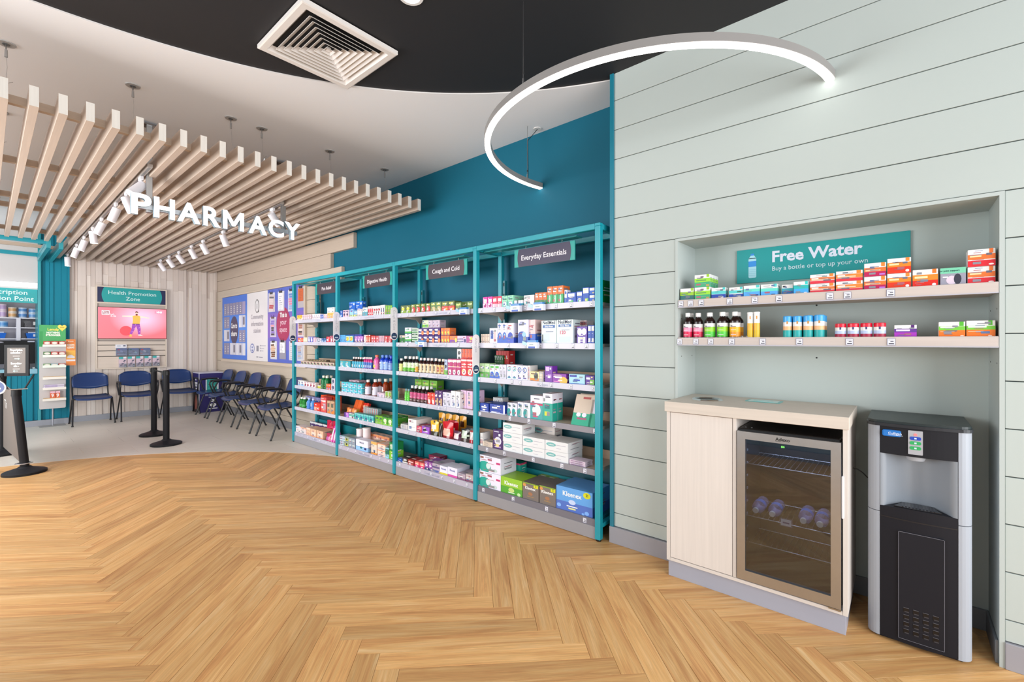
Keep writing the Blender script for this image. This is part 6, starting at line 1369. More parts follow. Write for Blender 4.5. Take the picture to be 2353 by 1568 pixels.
# ================================================================== CHAIRS
def chair(arms):
    """front faces -Y, origin on the floor below the seat centre"""
    t = thing('waiting_chair', (0, 0, 0), None, None)
    NVY = '1d3a6e'
    # moulded seat
    nx, ny = 12, 9; V = []
    def sz(x, y):
        z = .448 + .016 * (abs(x) / .235) ** 2.5 + .010 * math.cos((y + .05) * 9) * -1 + .0
        if y < -.15: z -= (abs(y + .15) / .07) ** 2 * .022
        if y > .16: z += (y - .16) * .35
        return z
    for side in (0, 1):
        for j in range(ny + 1):
            y = -.225 + .43 * j / ny
            hw_ = .232 - .03 * max(0, (y - .05) / .155) ** 2 - .02 * max(0, (-.16 - y) / .065) ** 2
            for i in range(nx + 1):
                x = (i / nx * 2 - 1) * hw_; yy = y - .0 + (.016 * math.cos(x * 9) * -1 if j == 0 else 0)
                V.append((x, yy, sz(x, y) - side * .011))
    m_ = nx + 1; o2 = m_ * (ny + 1); F = []
    for j in range(ny):
        for i in range(nx):
            a = j * m_ + i; F.append((a, a + 1, a + 1 + m_, a + m_)); F.append((o2 + a, o2 + a + m_, o2 + a + m_ + 1, o2 + a + 1))
    for i in range(nx): F.append((i + 1, i, o2 + i, o2 + i + 1)); a = ny * m_ + i; F.append((a, a + 1, o2 + a + 1, o2 + a))
    for j in range(ny): a = j * m_; F.append((a, a + m_, o2 + a + m_, o2 + a)); a += nx; F.append((a + m_, a, o2 + a, o2 + a + m_))
    b = MB(); b.idx(F, V, NVY, 'plastic', True); b.make('seat', t, (0, 0, 0))
    # curved back with dipped lower edge
    nx, nz = 14, 7; V = []
    for side in (0, 1):
        for j in range(nz + 1):
            tz = j / nz
            for i in range(nx + 1):
                tx = i / nx * 2 - 1
                hw_ = .232 - .018 * max(0, tz - .6) / .4 - (.035 * max(0, (tz - .85) / .15) ** 2)
                zl = .612 - .038 * math.cos(tx * PI / 2) ** 1.2 if True else 0
                zt = .838 - .020 * abs(tx) ** 6 + .008 * math.cos(tx * PI / 2)
                z = zl + (zt - zl) * tz
                y = .20 + (z - .55) * .33 - .034 * tx * tx - side * -.010
                V.append((tx * hw_, y, z))
    m_ = nx + 1; o2 = m_ * (nz + 1); F = []
    for j in range(nz):
        for i in range(nx):
            a = j * m_ + i; F.append((a, a + 1, a + 1 + m_, a + m_)); F.append((o2 + a, o2 + a + m_, o2 + a + m_ + 1, o2 + a + 1))
    for i in range(nx): F.append((i + 1, i, o2 + i, o2 + i + 1)); a = nz * m_ + i; F.append((a, a + 1, o2 + a + 1, o2 + a))
    for j in range(nz): a = j * m_; F.append((a, a + m_, o2 + a + m_, o2 + a)); a += nx; F.append((a + m_, a, o2 + a, o2 + a + m_))
    b = MB(); b.idx(F, V, NVY, 'plastic', True); b.make('backrest', t, (0, 0, 0))
    K = '1c1c20'
    for s in (-1, 1):
        x = s * .245
        b = MB(); b.tube([(s * .262, -.215, .004), (s * .252, -.14, .22), (x, -.075, .40), (x, -.06, .43)], .0125, 8, K, 'satin', flat=.75); b.cyl((s * .262, -.215, 0), (s * .262, -.214, .02), .015, n=8, col='111'); b.make('leg', t, (0, 0, 0))
        b = MB(); b.tube([(s * .262, .215, .004), (s * .252, .12, .22), (x, .01, .42)], .0125, 8, K, 'satin', flat=.75); b.cyl((s * .262, .215, 0), (s * .262, .214, .02), .015, n=8, col='111'); b.make('leg', t, (0, 0, 0))
        b = MB(); b.tube([(x, -.075, .42), (x * .95, .02, .432), (x * .93, .12, .44), (x * .92, .185, .47), (x * .92, .215, .54), (x * .9, .275, .78)], .0115, 8, K, 'satin', flat=.75)
        b.make('back_upright', t, (0, 0, 0))
        if arms:
            b = MB(); xa = s * .262
            b.tube([(xa * .96, -.06, .41), (xa, -.10, .50), (xa, -.135, .60), (xa, -.13, .640), (xa, -.10, .660), (xa, 0, .668), (xa, .13, .662), (xa, .165, .640), (xa, .155, .60), (xa * .98, .10, .50), (xa * .96, .07, .44)], .0115, 8, K, 'satin', flat=1.2)
            b.tube([(xa, -.125, .664), (xa, 0, .674), (xa, .14, .666)], .015, 8, '202024', 'plastic', flat=1.0); b.make('armrest', t, (0, 0, 0))
    b = MB(); b.tube([(-.245, -.06, .425), (.245, -.06, .425)], .010, 8, K, 'satin'); b.tube([(-.24, .10, .436), (.24, .10, .436)], .009, 8, K, 'satin'); b.make('crossbar', t, (0, 0, 0))
    return t
ca = chair(False); ca.location = (1.185, 10.37, 0)
tag(ca, 'blue plastic chair without arms against the rear wall', 'chair', 'chairs against the rear wall')
cb = chair(True); cb.location = (1.79, 10.37, 0)
tag(cb, 'blue armchair at rear wall beside the armless chair', 'chair', 'chairs against the rear wall')
cc = dup(cb); cc.location = (2.42, 10.39, 0); tag(cc, 'blue armchair at rear wall behind the barrier posts', 'chair', 'chairs against the rear wall')
for y, lb in ((6.905, 'blue armchair half hidden behind the end shelving post'), (7.68, 'blue armchair, nearest fully visible in the wall row'), (8.455, 'blue armchair, second fully visible in the wall row'),
              (9.14, 'blue armchair, third fully visible in the wall row'), (9.82, 'blue armchair in front of the navy collection box')):
    o = dup(cb); o.location = (2.805, y, 0); o.rotation_euler = (0, 0, -PI / 2); tag(o, lb, 'chair', 'chairs along the wooden wall')

# ================================================================== COMMUNITY BOARD
XB = XT - .052
t = thing('community_board', (XB, 8.6, 1.6), 'large three panel community information board in blue, white and violet', 'notice board')
b = MB()
for z0, z1 in ((.985, 1.035), (2.262, 2.285)): b.box(XB - .03, XB, 6.76, 10.45, z0, z1, 'd0c0ae', 'wood_y', .001)
b.box(XB - .03, XB, 6.76, 6.80, 1.035, 2.262, 'd0c0ae', 'wood_z'); b.box(XB - .03, XB, 10.425, 10.45, 1.035, 2.262, 'd0c0ae', 'wood_z'); b.make('frame', t)
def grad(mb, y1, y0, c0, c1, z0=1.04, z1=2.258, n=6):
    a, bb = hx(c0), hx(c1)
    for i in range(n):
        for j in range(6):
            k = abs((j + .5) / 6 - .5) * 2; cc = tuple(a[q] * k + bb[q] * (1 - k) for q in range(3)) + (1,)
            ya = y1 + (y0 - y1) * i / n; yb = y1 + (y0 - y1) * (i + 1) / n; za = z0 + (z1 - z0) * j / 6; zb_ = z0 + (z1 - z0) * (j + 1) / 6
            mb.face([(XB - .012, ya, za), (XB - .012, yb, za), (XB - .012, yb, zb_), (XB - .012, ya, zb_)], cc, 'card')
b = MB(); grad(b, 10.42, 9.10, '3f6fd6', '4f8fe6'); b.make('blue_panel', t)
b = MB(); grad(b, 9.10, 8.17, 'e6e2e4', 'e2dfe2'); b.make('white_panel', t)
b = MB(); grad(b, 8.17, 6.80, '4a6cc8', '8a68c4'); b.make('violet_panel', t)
F0 = frx(XB - .0125, 10.42, 1.04); H_ = 1.218
b = MB(); b.ell(F0, .66, .56, .21, .27, '4a3f5e', 'card', .001, 28); b.text(F0, 'Care to', .66, .60, .10, 'eee', off=.002, maxw=.32, bold=.03); b.text(F0, 'share', .66, .45, .10, 'eee', off=.002, maxw=.3, bold=.03); b.make('roundel', t)
F1 = frx(XB - .0125, 9.10, 1.04)
b = MB(); b.ell(F1, .47, .97, .09, .12, '333', 'card', .001, 24); b.ell(F1, .47, .97, .075, .105, 'e2dfe2', 'card', .0014, 24); b.poly(F1, [(.50, .88), (.55, .85), (.54, .92)], '333'); b.text(F1, 'i', .47, .92, .10, '333', off=.002, bold=.02)
b.text(F1, 'Community', .47, .745, .085, '9c96a2', off=.002, maxw=.78); b.text(F1, 'information', .47, .62, .085, '9c96a2', off=.002, maxw=.8); b.text(F1, 'station', .47, .50, .085, '9c96a2', off=.002, maxw=.5)
b.ell(F1, .25, .22, .10, .085, '3a55a8', 'card', .001, 24); b.ell(F1, .25, .22, .085, .07, 'e2e2ee', 'card', .0014, 24); b.text(F1, 'co', .25, .225, .045, '3a55a8', off=.002, bold=.04); b.text(F1, 'op', .25, .17, .045, '3a55a8', off=.002, bold=.04)
b.rect(F1, .44, .17, .54, .27, '8a8a98')
for k in range(3): b.rect(F1, .60, .17 + k * .045, .60 + .03, .19 + k * .045, '778'); b.rect(F1, .65, .175 + k * .045, .65 + (.1, .13, .2)[k], .185 + k * .045, 'aab')
b.text(F1, 'www', .48, .06, .03, '778', maxw=.1); b.rect(F1, .56, .06, .72, .075, '99a'); b.make('lettering', t)
F2 = frx(XB - .0125, 8.17, 1.04)
b = MB(); b.ell(F2, .62, .62, .26, .28, 'a8365e', 'card', .001, 28); b.text(F2, 'This is', .62, .74, .075, 'eee', off=.002, maxw=.26, bold=.04); b.text(F2, 'your', .62, .62, .09, 'e8c8d8', off=.002, maxw=.3, bold=.01); b.text(F2, 'space', .62, .50, .09, 'e8c8d8', off=.002, maxw=.34, bold=.01); b.make('roundel', t)
# leaflets slotted on the left panel
Fc = []
for i in range(7): Fc.append((.10 + i * .165, .855, .15, .235, 'g' if i < 6 else 'l'))
for x, y, k in ((.10, .60, 'g'), (.26, .60, 'g'), (.10, .345, 'w'), (.26, .345, 'm'), (.92, .61, 'w'), (1.09, .61, 'm'), (.92, .33, 'g'), (1.09, .33, 'g'), (.10, .085, 'g'), (.26, .085, 'g'), (.44, .085, 'w'), (.60, .085, 'm'), (.76, .085, 'w'), (.92, .085, 'm'), (1.09, .085, 'w')): Fc.append((x, y, .15, .225, k))
pl = ['top row, %s' % ORD[i] for i in range(6)] + ['top row, rightmost', 'second row, far left', 'second row, left of roundel', 'third row, far left', 'third row, left of roundel', 'second row, right of roundel', 'second row, far right', 'third row, right of roundel', 'third row, far right',
      'bottom row, leftmost', 'bottom row, second', 'bottom row, third', 'bottom row, fourth', 'bottom row, fifth', 'bottom row, sixth', 'bottom row, rightmost']
for (x, y, w, h, k), p_ in zip(Fc, pl):
    b = MB(); cc = {'g': '8f8aa6', 'l': 'a99cc0', 'w': 'dcdbe4', 'm': 'cfcdd8'}[k]
    b.prism([(x, y), (x + w, y), (x + w, y + h), (x, y + h)], (Vector(F0[0]) + Vector((-.002, 0, 0)), F0[1], F0[2]), .002, cc, 'card')
    FF = (Vector(F0[0]) + Vector((-.002, 0, 0)), F0[1], F0[2])
    if k in 'g': 
        for q in range(4): b.rect(FF, x + .045 + .01 * (q % 2), y + h * (.2 + .16 * q), x + .105 - .01 * (q % 2), y + h * (.2 + .16 * q) + .014, 'eee', off=.001)
        b.rect(FF, x + .02, y + .01, x + .13, y + .02, 'a9a5bc')
    if k == 'm': b.rect(FF, x + .03, y + h * .2, x + .12, y + h * .85, '7d7a8c', off=.001)
    tag(b.make('leaflet'), '%s leaflet on blue panel, %s' % ({'g': 'grey violet', 'l': 'lilac', 'w': 'white', 'm': 'white and grey'}[k], p_), 'leaflet', 'leaflets on the blue panel')
cl = [(.04, .84, .26, .32, 'photo', 'pink and grey magazine', -.06), (.42, .84, .24, .32, 'plain', 'plain white sheet', 0), (.80, .82, .24, .34, 'wave', 'blue and pink poster', 0), (1.14, .86, .22, .32, 'or', 'orange sheet', 0), (.11, .42, .24, .33, 'pur', 'lilac flyer', 0),
      (1.14, .42, .22, .30, 'tri', 'beige flyer', 0), (.12, .05, .26, .30, 'ph2', 'brown photo flyer', .05), (.48, .06, .24, .30, 'small', 'small white card', 0), (.84, .05, .24, .30, 'txt', 'grey text sheet', 0), (1.12, .05, .22, .28, 'bl', 'pale blue magazine', .03)]
ps = ['top left', 'top second', 'top third', 'top right', 'middle left', 'middle right', 'bottom left', 'bottom second', 'bottom third', 'bottom right']
for (x, y, w, h, k, ds, tl), p_ in zip(cl, ps):
    t = thing('clipboard', (XB - .02, 8.17 - x - w / 2, 1.04 + y), 'clipboard holding %s on violet panel, %s' % (ds, p_), 'clipboard', 'clipboards on the violet panel')
    b = MB(); FF = ((XB - .016, 8.17 - x, 1.04 + y), (0, -1, 0), (0, 0, 1)); b.prism([(0, 0), (w, 0), (w, h), (0, h)], FF, .003, {'or': 'b9b2b8', 'small': '9a98a8'}.get(k, 'd6d4de'), 'acrylic' if False else 'card'); b.make('board', t)
    b = MB(); GG = ((XB - .020, 8.17 - x, 1.04 + y), (0, -math.cos(tl), math.sin(tl)), (0, math.sin(tl), math.cos(tl)))
    y0 = .02 if k not in ('or', 'small') else .10
    base = {'photo': 'd9c9cc', 'plain': 'eeeef2', 'wave': 'c9d0e0', 'or': 'd0683e', 'pur': 'c0b8e0', 'tri': 'd8c8c8', 'ph2': 'eee', 'small': 'f2f2f4', 'txt': 'dddbe0', 'bl': 'c9cfdc'}[k]
    b.prism([(.02, y0), (w - .03, y0), (w - .03, h - .03), (.02, h - .03)], GG, .002, base, 'card')
    rr = random.Random(k)
    for q in range(7):
        yy = y0 + (h - .06 - y0) * q / 7 + .008; cc = {'photo': ('c0545e', '6a6a72', 'e6d6d8'), 'wave': ('6a8ac8', 'e08aa8', '9ab0d8'), 'pur': ('8a78c8', 'e8a0a8', '444'), 'tri': ('b07a6a', '444', 'e8d8d0'), 'ph2': ('8a5a3a', '6a4a3a', 'd8b090'), 'bl': ('8a9ac0', 'c0a8a8', 'aab8d0')}.get(k, ('99a', 'aab', 'bbc'))[rr.randrange(3)]
        if k in ('plain', 'or', 'small', 'txt'): b.rect(GG, .05, yy, w * rr.uniform(.4, .75), yy + .008, cc if k != 'or' else 'b85a34', off=.001)
        else: b.rect(GG, .03 + rr.uniform(0, .03), yy, w - .04 - rr.uniform(0, .05), yy + h * .09, cc, off=.001)
    b.make('sheet', t)
    b = MB(); b.box(XB - .030, XB - .017, 8.17 - x - w / 2 - .045, 8.17 - x - w / 2 + .045, 1.04 + y + h - .025, 1.04 + y + h + .008, '2a2a30', 'gloss', .002)
    b.tube([(XB - .024, 8.17 - x - w / 2 - .03, 1.04 + y + h), (XB - .03, 8.17 - x - w / 2 - .05, 1.04 + y + h + .035)], .003, 5, '888', 'steel'); b.tube([(XB - .024, 8.17 - x - w / 2 + .03, 1.04 + y + h), (XB - .03, 8.17 - x - w / 2 + .05, 1.04 + y + h + .035)], .003, 5, '888', 'steel'); b.make('clip', t)

# ================================================================== HEALTH PROMOTION PANEL
t = thing('health_panel', (1.775, 10.72, .89), 'pale wood wall panel headed Health Promotion Zone above slatted leaflet rail', 'wall panel')
PX0, PX1, PY = 1.267, 2.285, 10.728
b = MB()
for x0, x1, z0, z1 in ((PX0, PX0 + .022, .89, 2.375), (PX1 - .022, PX1, .89, 2.375), (PX0 + .022, PX1 - .022, .89, .912), (PX0 + .022, PX1 - .022, 2.352, 2.375), (PX0 + .022, PX1 - .022, 2.06, 2.085)): b.box(x0, x1, PY - .015, PY + .03, z0, z1, 'ded0c0', 'wood_z', .001)
b.make('frame', t)
b = MB(); b.box(PX0 + .02, PX1 - .02, PY + .006, PY + .03, 1.40, 2.06, 'bdb0a6', 'wood_x'); b.make('backing', t)
zz = [.912, 1.120, 1.220, 1.322, 1.40]
for i in range(4):
    b = MB(); b.box(PX0 + .023, PX1 - .023, PY - .004, PY + .02, zz[i] + .001, zz[i + 1] - .010, 'd8cabc', 'wood_x', .001); b.box(PX0 + .023, PX1 - .023, PY + .010, PY + .02, zz[i + 1] - .010, zz[i + 1], '2a2420'); b.make('slat', t)
t = thing('panel_header', (1.775, 10.71, 2.2), 'navy and teal header reading Health Promotion Zone', 'sign')
fr = fry(PX0 + .023, PY - .012, 2.087); w = PX1 - PX0 - .046; h = .263
b = MB(); b.prism([(0, 0), (w, 0), (w, h), (0, h)], fr, .012, '1c2450', 'satin'); hb_ = b.make('board', t)
b = MB(); P = [(.055 - .0 + .03 * (1 - math.sin(PI * i / 10)) * 0 + .035 * ((i - 5) / 5) ** 2, h * i / 10) for i in range(11)]
b.poly(fr, P[::-1] + [(w - a, q) for a, q in P], '16a2a2', 'satin', .0006); b.make('teal_panel', hb_)
b = MB(); b.text(fr, 'Health Promotion', w / 2, .145, .068, 'd8f4f2', maxw=.72, bold=.006); b.text(fr, 'Zone', w / 2, .045, .068, 'd8f4f2', maxw=.22, bold=.006); b.make('lettering', hb_)
t = thing('wall_screen', (1.78, 10.70, 1.43), 'wide wall screen showing bearded man stretching on a pink background', 'screen')
b = MB(); b.box(1.287, 2.275, 10.69, 10.728, 1.432, 2.0, '24141a', 'gloss', .003); cs_ = b.make('casing', t)
fr = fry(1.295, 10.6895, 1.44); w, h = .972, .552
b = MB()
def lerp(a, c_, k): return tuple(a[i] + (c_[i] - a[i]) * k for i in range(3)) + (1,)
NX, NZ = 96, 54; ca_, cb_ = hx('f9707e'), hx('fbb4cc'); cd_ = hx('f26a72')
for i in range(NX):
    for j in range(NZ):
        u_, v_ = (i + .5) / NX, (j + .5) / NZ
        k = max(0, 1 - math.hypot((u_ - .62) * 1.7, (v_ - .68) * 1.3) * 1.25); base = lerp(ca_, cd_, 1 - v_); cc = lerp(base, cb_, min(1, k * 1.3))
        b.rect(fr, w * i / NX, h * j / NZ, w * (i + 1) / NX, h * (j + 1) / NZ, cc, 'screen')
b.make('picture', cs_)
b = MB(); S = lambda pts, c_, o_=.001: b.poly(fr, [(x * w, y * h) for x, y in pts], c_, 'screen', o_)
def E(cx, cy, rx, ry, c_, o_): b.ell(fr, cx * w, cy * h, rx * w, ry * h, c_, 'screen', o_, 18)
E(.39, .25, .09, .16, 'e0454f', .0006)
S([(.51, .76), (.35, .748), (.35, .715), (.50, .70)], 'f2c8b8'); S([(.60, .76), (.72, .705), (.72, .675), (.60, .70)], 'f2c8b8')
E(.347, .73, .014, .02, 'f2c8b8', .001); E(.722, .69, .014, .02, 'f2c8b8', .001)
S([(.485, .49), (.59, .49), (.60, .66), (.595, .745), (.57, .765), (.52, .765), (.485, .745), (.49, .62)], 'f4a64a', .0013)
S([(.48, .49), (.59, .49), (.605, .30), (.60, .13), (.565, .13), (.555, .30), (.535, .41), (.515, .30), (.475, .13), (.44, .15), (.47, .33)], '8a3f9e', .0012)
S([(.485, .49), (.59, .49), (.59, .465), (.482, .465)], '3a2a55', .0015)
for q in ((.47, .2), (.5, .3), (.58, .2), (.575, .33), (.52, .43)): S([(q[0], q[1]), (q[0] + .012, q[1] + .01), (q[0] + .015, q[1] + .05), (q[0] + .003, q[1] + .04)], 'b06ac4', .0016)
S([(.435, .06), (.475, .06), (.472, .13), (.445, .14)], 'f2a050', .0012); S([(.565, .10), (.64, .085), (.60, .13), (.57, .13)], 'f8d8d0', .0012)
E(.545, .83, .022, .055, 'e8b8a4', .0013); E(.545, .79, .018, .030, '5a2c30', .0015); S([(.523, .85), (.527, .895), (.55, .905), (.568, .88), (.568, .85), (.545, .87)], '4a2228', .0016)
b.rect(fr, .05 * w, .76 * h, .155 * w, .90 * h, 'ffffff', 'screen', .001); b.rect(fr, .06 * w, .775 * h, .145 * w, .885 * h, '7a2238', 'screen', .0012)
b.text(fr, 'Better', .1025 * w, .835 * h, .018, 'ffffff', 'screen', .0015, maxw=.07, bold=.02); b.text(fr, 'Health', .1025 * w, .79 * h, .018, 'ffffff', 'screen', .0015, maxw=.07, bold=.02)
b.text(fr, "Let's", .17 * w, .765 * h, .020, 'ffffff', 'screen', .0015, align='L', maxw=.06, bold=.02); b.text(fr, 'do this', .17 * w, .71 * h, .020, 'ffffff', 'screen', .0015, align='L', maxw=.085, bold=.02)
b.rect(fr, .82 * w, .85 * h, .96 * w, .94 * h, 'f48aa4', 'screen', .001); b.text(fr, 'NHS', .89 * w, .87 * h, .030, 'ffffff', 'screen', .0015, bold=.03, maxw=.11); b.make('figure_picture', cs_)
# leaflets in acrylic holders
for i in range(3):
    x = 1.535 + i * .165
    t = thing('leaflet_holder', (x + .08, 10.70, 1.12), 'clear wall holder of blue leaflets in upper row, ' + ('left', 'middle', 'right')[i], 'leaflet holder', 'acrylic leaflet holders')
    b = MB(); b.box(x, x + .16, 10.665, 10.668, 1.125, 1.225, 'cfd8ea', 'acrylic'); b.box(x, x + .16, 10.668, 10.722, 1.125, 1.13, 'b9c4dc', 'acrylic'); b.box(x, x + .002, 10.668, 10.722, 1.125, 1.25, 'b9c4dc', 'acrylic'); b.box(x + .158, x + .16, 10.668, 10.722, 1.125, 1.25, 'b9c4dc', 'acrylic'); b.make('holder', t)
    b = MB(); b.box(x + .006, x + .154, 10.68, 10.71, 1.131, 1.262, '5d6c96', 'card'); fr = fry(x + .006, 10.6795, 1.131)
    cs = (('9a4a6a', '2f3f78', '8a9ad0'), ('3a6a6a', '8fb8d0', '2f3f60'), ('b04a50', '2f3f70', 'c8c8d8'))[i]
    for q in range(6): b.ell(fr, .02 + .11 * ((q * 37) % 10) / 10, .03 + .08 * ((q * 53) % 10) / 10, .018, .014, cs[q % 3], 'card', .0006 + .0001 * q, 8)
    b.rect(fr, .01, .008, .138, .022, 'aab8d8', off=.0014); b.make('leaflets', t)
b = MB(); b.box(1.53, 1.685, 10.70, 10.724, 1.265, 1.33, 'e6e6ee', 'satin', .001); b.rect(fry(1.53, 10.6995, 1.265), .02, .03, .07, .045, 'aab8c8'); b.rect(fry(1.53, 10.6995, 1.265), .105, .03, .14, .05, '555a70'); tag(b.make('rail_label'), 'small white label clipped above the leaflet holders', 'label')
for i in range(5):
    x = 1.575 + i * .121; z = .915 + i * .002
    t = thing('flyer', (x + .05, 10.70, z), 'teal and pink medical flyer in lower row, ' + ('leftmost', 'second', 'third', 'fourth', 'rightmost')[i], 'flyer', 'flyers in the lower row')
    b = MB(); b.box(x, x + .105, 10.69, 10.72, z, z + .19, 'd8c0cc', 'card'); fr = fry(x, 10.6895, z)
    b.rect(fr, 0, .15, .06, .19, '3fb0b0'); b.rect(fr, .06, .165, .105, .19, 'e8f0f4')
    for q, cc in enumerate(('7a5a78', 'b06a88', '4a4a68', 'e0c8d4', '5a5a70')): b.poly(fr, [(.005 + .012 * q, .02 + .02 * q), (.03 + .012 * q, .02 + .02 * q), (.06 + .01 * q, .05 + .02 * q), (.035 + .01 * q, .055 + .02 * q)], cc, off=.0006 + .0001 * q)
    b.rect(fr, .075, .0, .105, .05, '4a3a58', off=.0014); b.ell(fr, .088, .02, .01, .01, 'eee', 'card', .002, 10); b.make('cover', t)
    b = MB(); b.box(x - .002, x + .107, 10.68, 10.683, z - .004, z + .07, 'c8d8e4', 'acrylic'); b.make('pocket', t)

# ================================================================== POP-UP DISPLAY STAND
t = thing('display_stand', (.76, 10.30, 0), 'tall pale display stand with trays of lozenges and green header', 'display stand')
DY = 10.30; WARP = lambda x, y, z: (.573 + (x - .545) * .795, y + .25, z)
b = MB(); b.prism(rrect(0, 0, .385, 1.33, .02), fry(.545, DY, .285), .012, 'c6c1c0', 'satin'); b.make('back_board', t)
b = MB(); b.cyl((.74, DY + .03, 0), (.74, DY + .03, .6), .013, n=10, col='a9abb4', mat='satin'); b.make('pole', t)
b = MB(); b.box(.54, .93, DY - .13, DY + .14, 0, .006, 'a5a19c', 'satin', .002); b.make('base_plate', t)
b = MB(); fr = fry(.545, DY - .002, 1.30); b.prism([(0, 0), (.385, 0), (.385, .355), (0, .355)], fr, .004, '3fa85c', 'satin'); b.rect(fr, 0, 0, .05, .25, '2f9a50'); b.text(fr, 'Lemsip', .2, .265, .042, 'f0e060', maxw=.2, bold=.03)
b.text(fr, 'NOTHING', .2, .215, .03, 'f4f4ea', maxw=.22, bold=.05); b.text(fr, 'STRONGER', .2, .175, .03, 'f4f4ea', maxw=.26, bold=.05)
b.poly(fr, [(.33 + .07 * (16 * math.sin(a) ** 3) / 17, .315 + .065 * (13 * math.cos(a) - 5 * math.cos(2 * a) - 2 * math.cos(3 * a) - math.cos(4 * a)) / 17) for a in [2 * PI * i / 28 for i in range(28)]], 'f0dc60', 'card', .004)
b.rect(fr, .30, .315, .36, .325, 'b0943a', off=.005); b.make('header', t)
for z, n_s in ((1.33, 'top'), (1.16, 'second'), (.99, 'third'), (.80, 'fourth'), (.63, 'fifth'), (.45, 'lowest')):
    b = MB(); b.box(.585, .925, DY - .085, DY - .002, z - .022, z - .016, 'e6f0e4', 'plastic'); b.box(.585, .925, DY - .090, DY - .085, z - .030, z + .008, 'e4efe0' if z > .9 else 'ece6dc', 'plastic'); b.make('tray', t)
for z, cols, hh, ns in ((1.314, ('c8443a', 'c8443a', 'c8443a'), .075, 'top tray'), (1.144, ('4a7a44', 'c8443a', 'c04a44'), .075, 'second tray'), (.974, ('6a9a5a', '9ab8c0', 'b85a50'), .05, 'third tray')):
    for i, cc in enumerate(cols):
        x = .60 + i * .108
        q = MB(); q.box(x, x + .10, DY - .075, DY - .01, z, z + hh, cc, 'card'); fr = fry(x, DY - .0755, z); q.ell(fr, .05, hh * .62, .042, hh * .25, 'e6e0d4', off=.0006); q.rect(fr, .01, hh * .1, .09, hh * .25, 'e8d8c8'); q.poly(fr, [(.06, 0), (.1, 0), (.1, hh * .4)], 'e07a6a', off=.001)
        tag(q.make('lozenge_box'), '%s pastille packet on display stand, %s, %s' % ('red' if cc in ('c8443a', 'c04a44', 'b85a50') else 'green' if cc != '9ab8c0' else 'grey', ns, ('left', 'middle', 'right')[i]), 'box', 'packets on the display stand')
for z, cc, lb in ((.784, 'e8c080', 'flat orange sachet pack on fourth tray of stand'), (.434, 'e8c48a', 'flat cream sachet pack on lowest tray of stand')):
    q = MB(); q.box(.60, .905, DY - .075, DY - .02, z, z + .03, cc, 'card'); q.rect(fry(.60, DY - .0755, z), .03, .01, .27, .018, 'f4e8d8'); tag(q.make('sachet_pack'), lb, 'pack')
for k in range(3):
    q = MB(); q.box(.595 + .006 * k, .90, DY - .08, DY - .015, .614 + .024 * k, .634 + .024 * k, 'd9cfe0', 'card'); q.rect(fry(.60, DY - .0805, .614 + .024 * k), .02, .007, .2, .013, '8a6ab0')
    tag(q.make('slim_pack'), 'white and violet slim pack on fifth tray, %s of three' % ('lowest', 'middle', 'topmost')[k], 'pack', 'slim packs on the fifth tray')
for k in range(2):
    x = .695 + .075 * k; q = MB(); q.box(x, x + .068, DY - .075, DY - .03, .465, .575, 'e0643a', 'card'); q.rect(fry(x, DY - .0755, .465), 0, .08, .068, .11, 'e8b8c8'); q.text(fry(x, DY - .0755, .465), '9', .034, .015, .055, 'f4ece8', bold=.04); tag(q.make('orange_carton'), 'small orange carton standing on lowest tray, ' + ('left', 'right')[k], 'box', 'orange cartons on the lowest tray')
t = thing('side_poster', (1.0, DY + .02, 1.0), 'orange poster fixed beside the display stand', 'poster')
fr = fry(.932, DY - .01, .985)
b = MB(); b.prism([(0, 0), (.145, 0), (.145, .435), (0, .435)], fr, .006, 'e8893a', 'card'); b.rect(fr, .005, .11, .14, .25, 'f2b84a'); b.rect(fr, .005, .385, .14, .42, 'e07a34'); b.make('board', t)
b = MB(); b.text(fr, 'Strepsils', .072, .393, .018, 'f6e6d0', maxw=.12, bold=.02); b.text(fr, 'FIGHTS', .072, .325, .03, 'f8efe0', maxw=.11, bold=.05); b.text(fr, 'GERMS', .072, .285, .03, 'f8efe0', maxw=.11, bold=.05)
b.prism([(.02, .125), (.125, .12), (.135, .14), (.09, .175), (.045, .175), (.02, .15)], (Vector(fr[0]) + Vector((0, -.003, 0)), fr[1], fr[2]), .001, 'e4e0e8', 'card'); b.rect(fr, .005, .07, .14, .10, 'e8e0e0', off=.0012); b.make('lettering', t)
b = MB(); b.box(.925, .94, DY - .004, DY + .01, 1.0, 1.4, 'c9c5c4', 'satin'); b.make('fixing_strip', t)

WARP = None
# navy collection box by the corner
t = thing('collection_box', (2.9, 10.48, 0), 'navy cardboard collection box in the corner with white logo', 'box')
bx = (2.69, 3.10, 10.26, 10.66)
b = MB(); b.box(bx[0], bx[1], bx[2], bx[3], .0, .76, '2a2466', 'card', .003); b.box(bx[0] - .003, bx[0] + .006, bx[2] - .003, bx[2] + .006, 0, .765, 'd8dbe8', 'card'); b.make('carton', t)
b = MB(); b.box(bx[0] - .002, bx[1] + .002, bx[2] - .002, bx[3] + .002, .76, .775, 'd0d2e2', 'card'); b.make('top', t)
fr = fry(bx[0], bx[2] - .001, 0); w = bx[1] - bx[0]
b = MB(); b.rect(fr, .11, .40, .33, .66, 'd8e4ea'); b.rect(fr, .13, .42, .30, .64, '2fa39c', off=.0008)
for k in range(3): b.rect(fr, .15, .46 + .05 * k, .27, .475 + .05 * k, '5fc0b8', off=.0012)
b.rect(fr, .10, .34, .20, .35, 'aab'); b.rect(fr, .10, .32, .18, .33, 'aab')
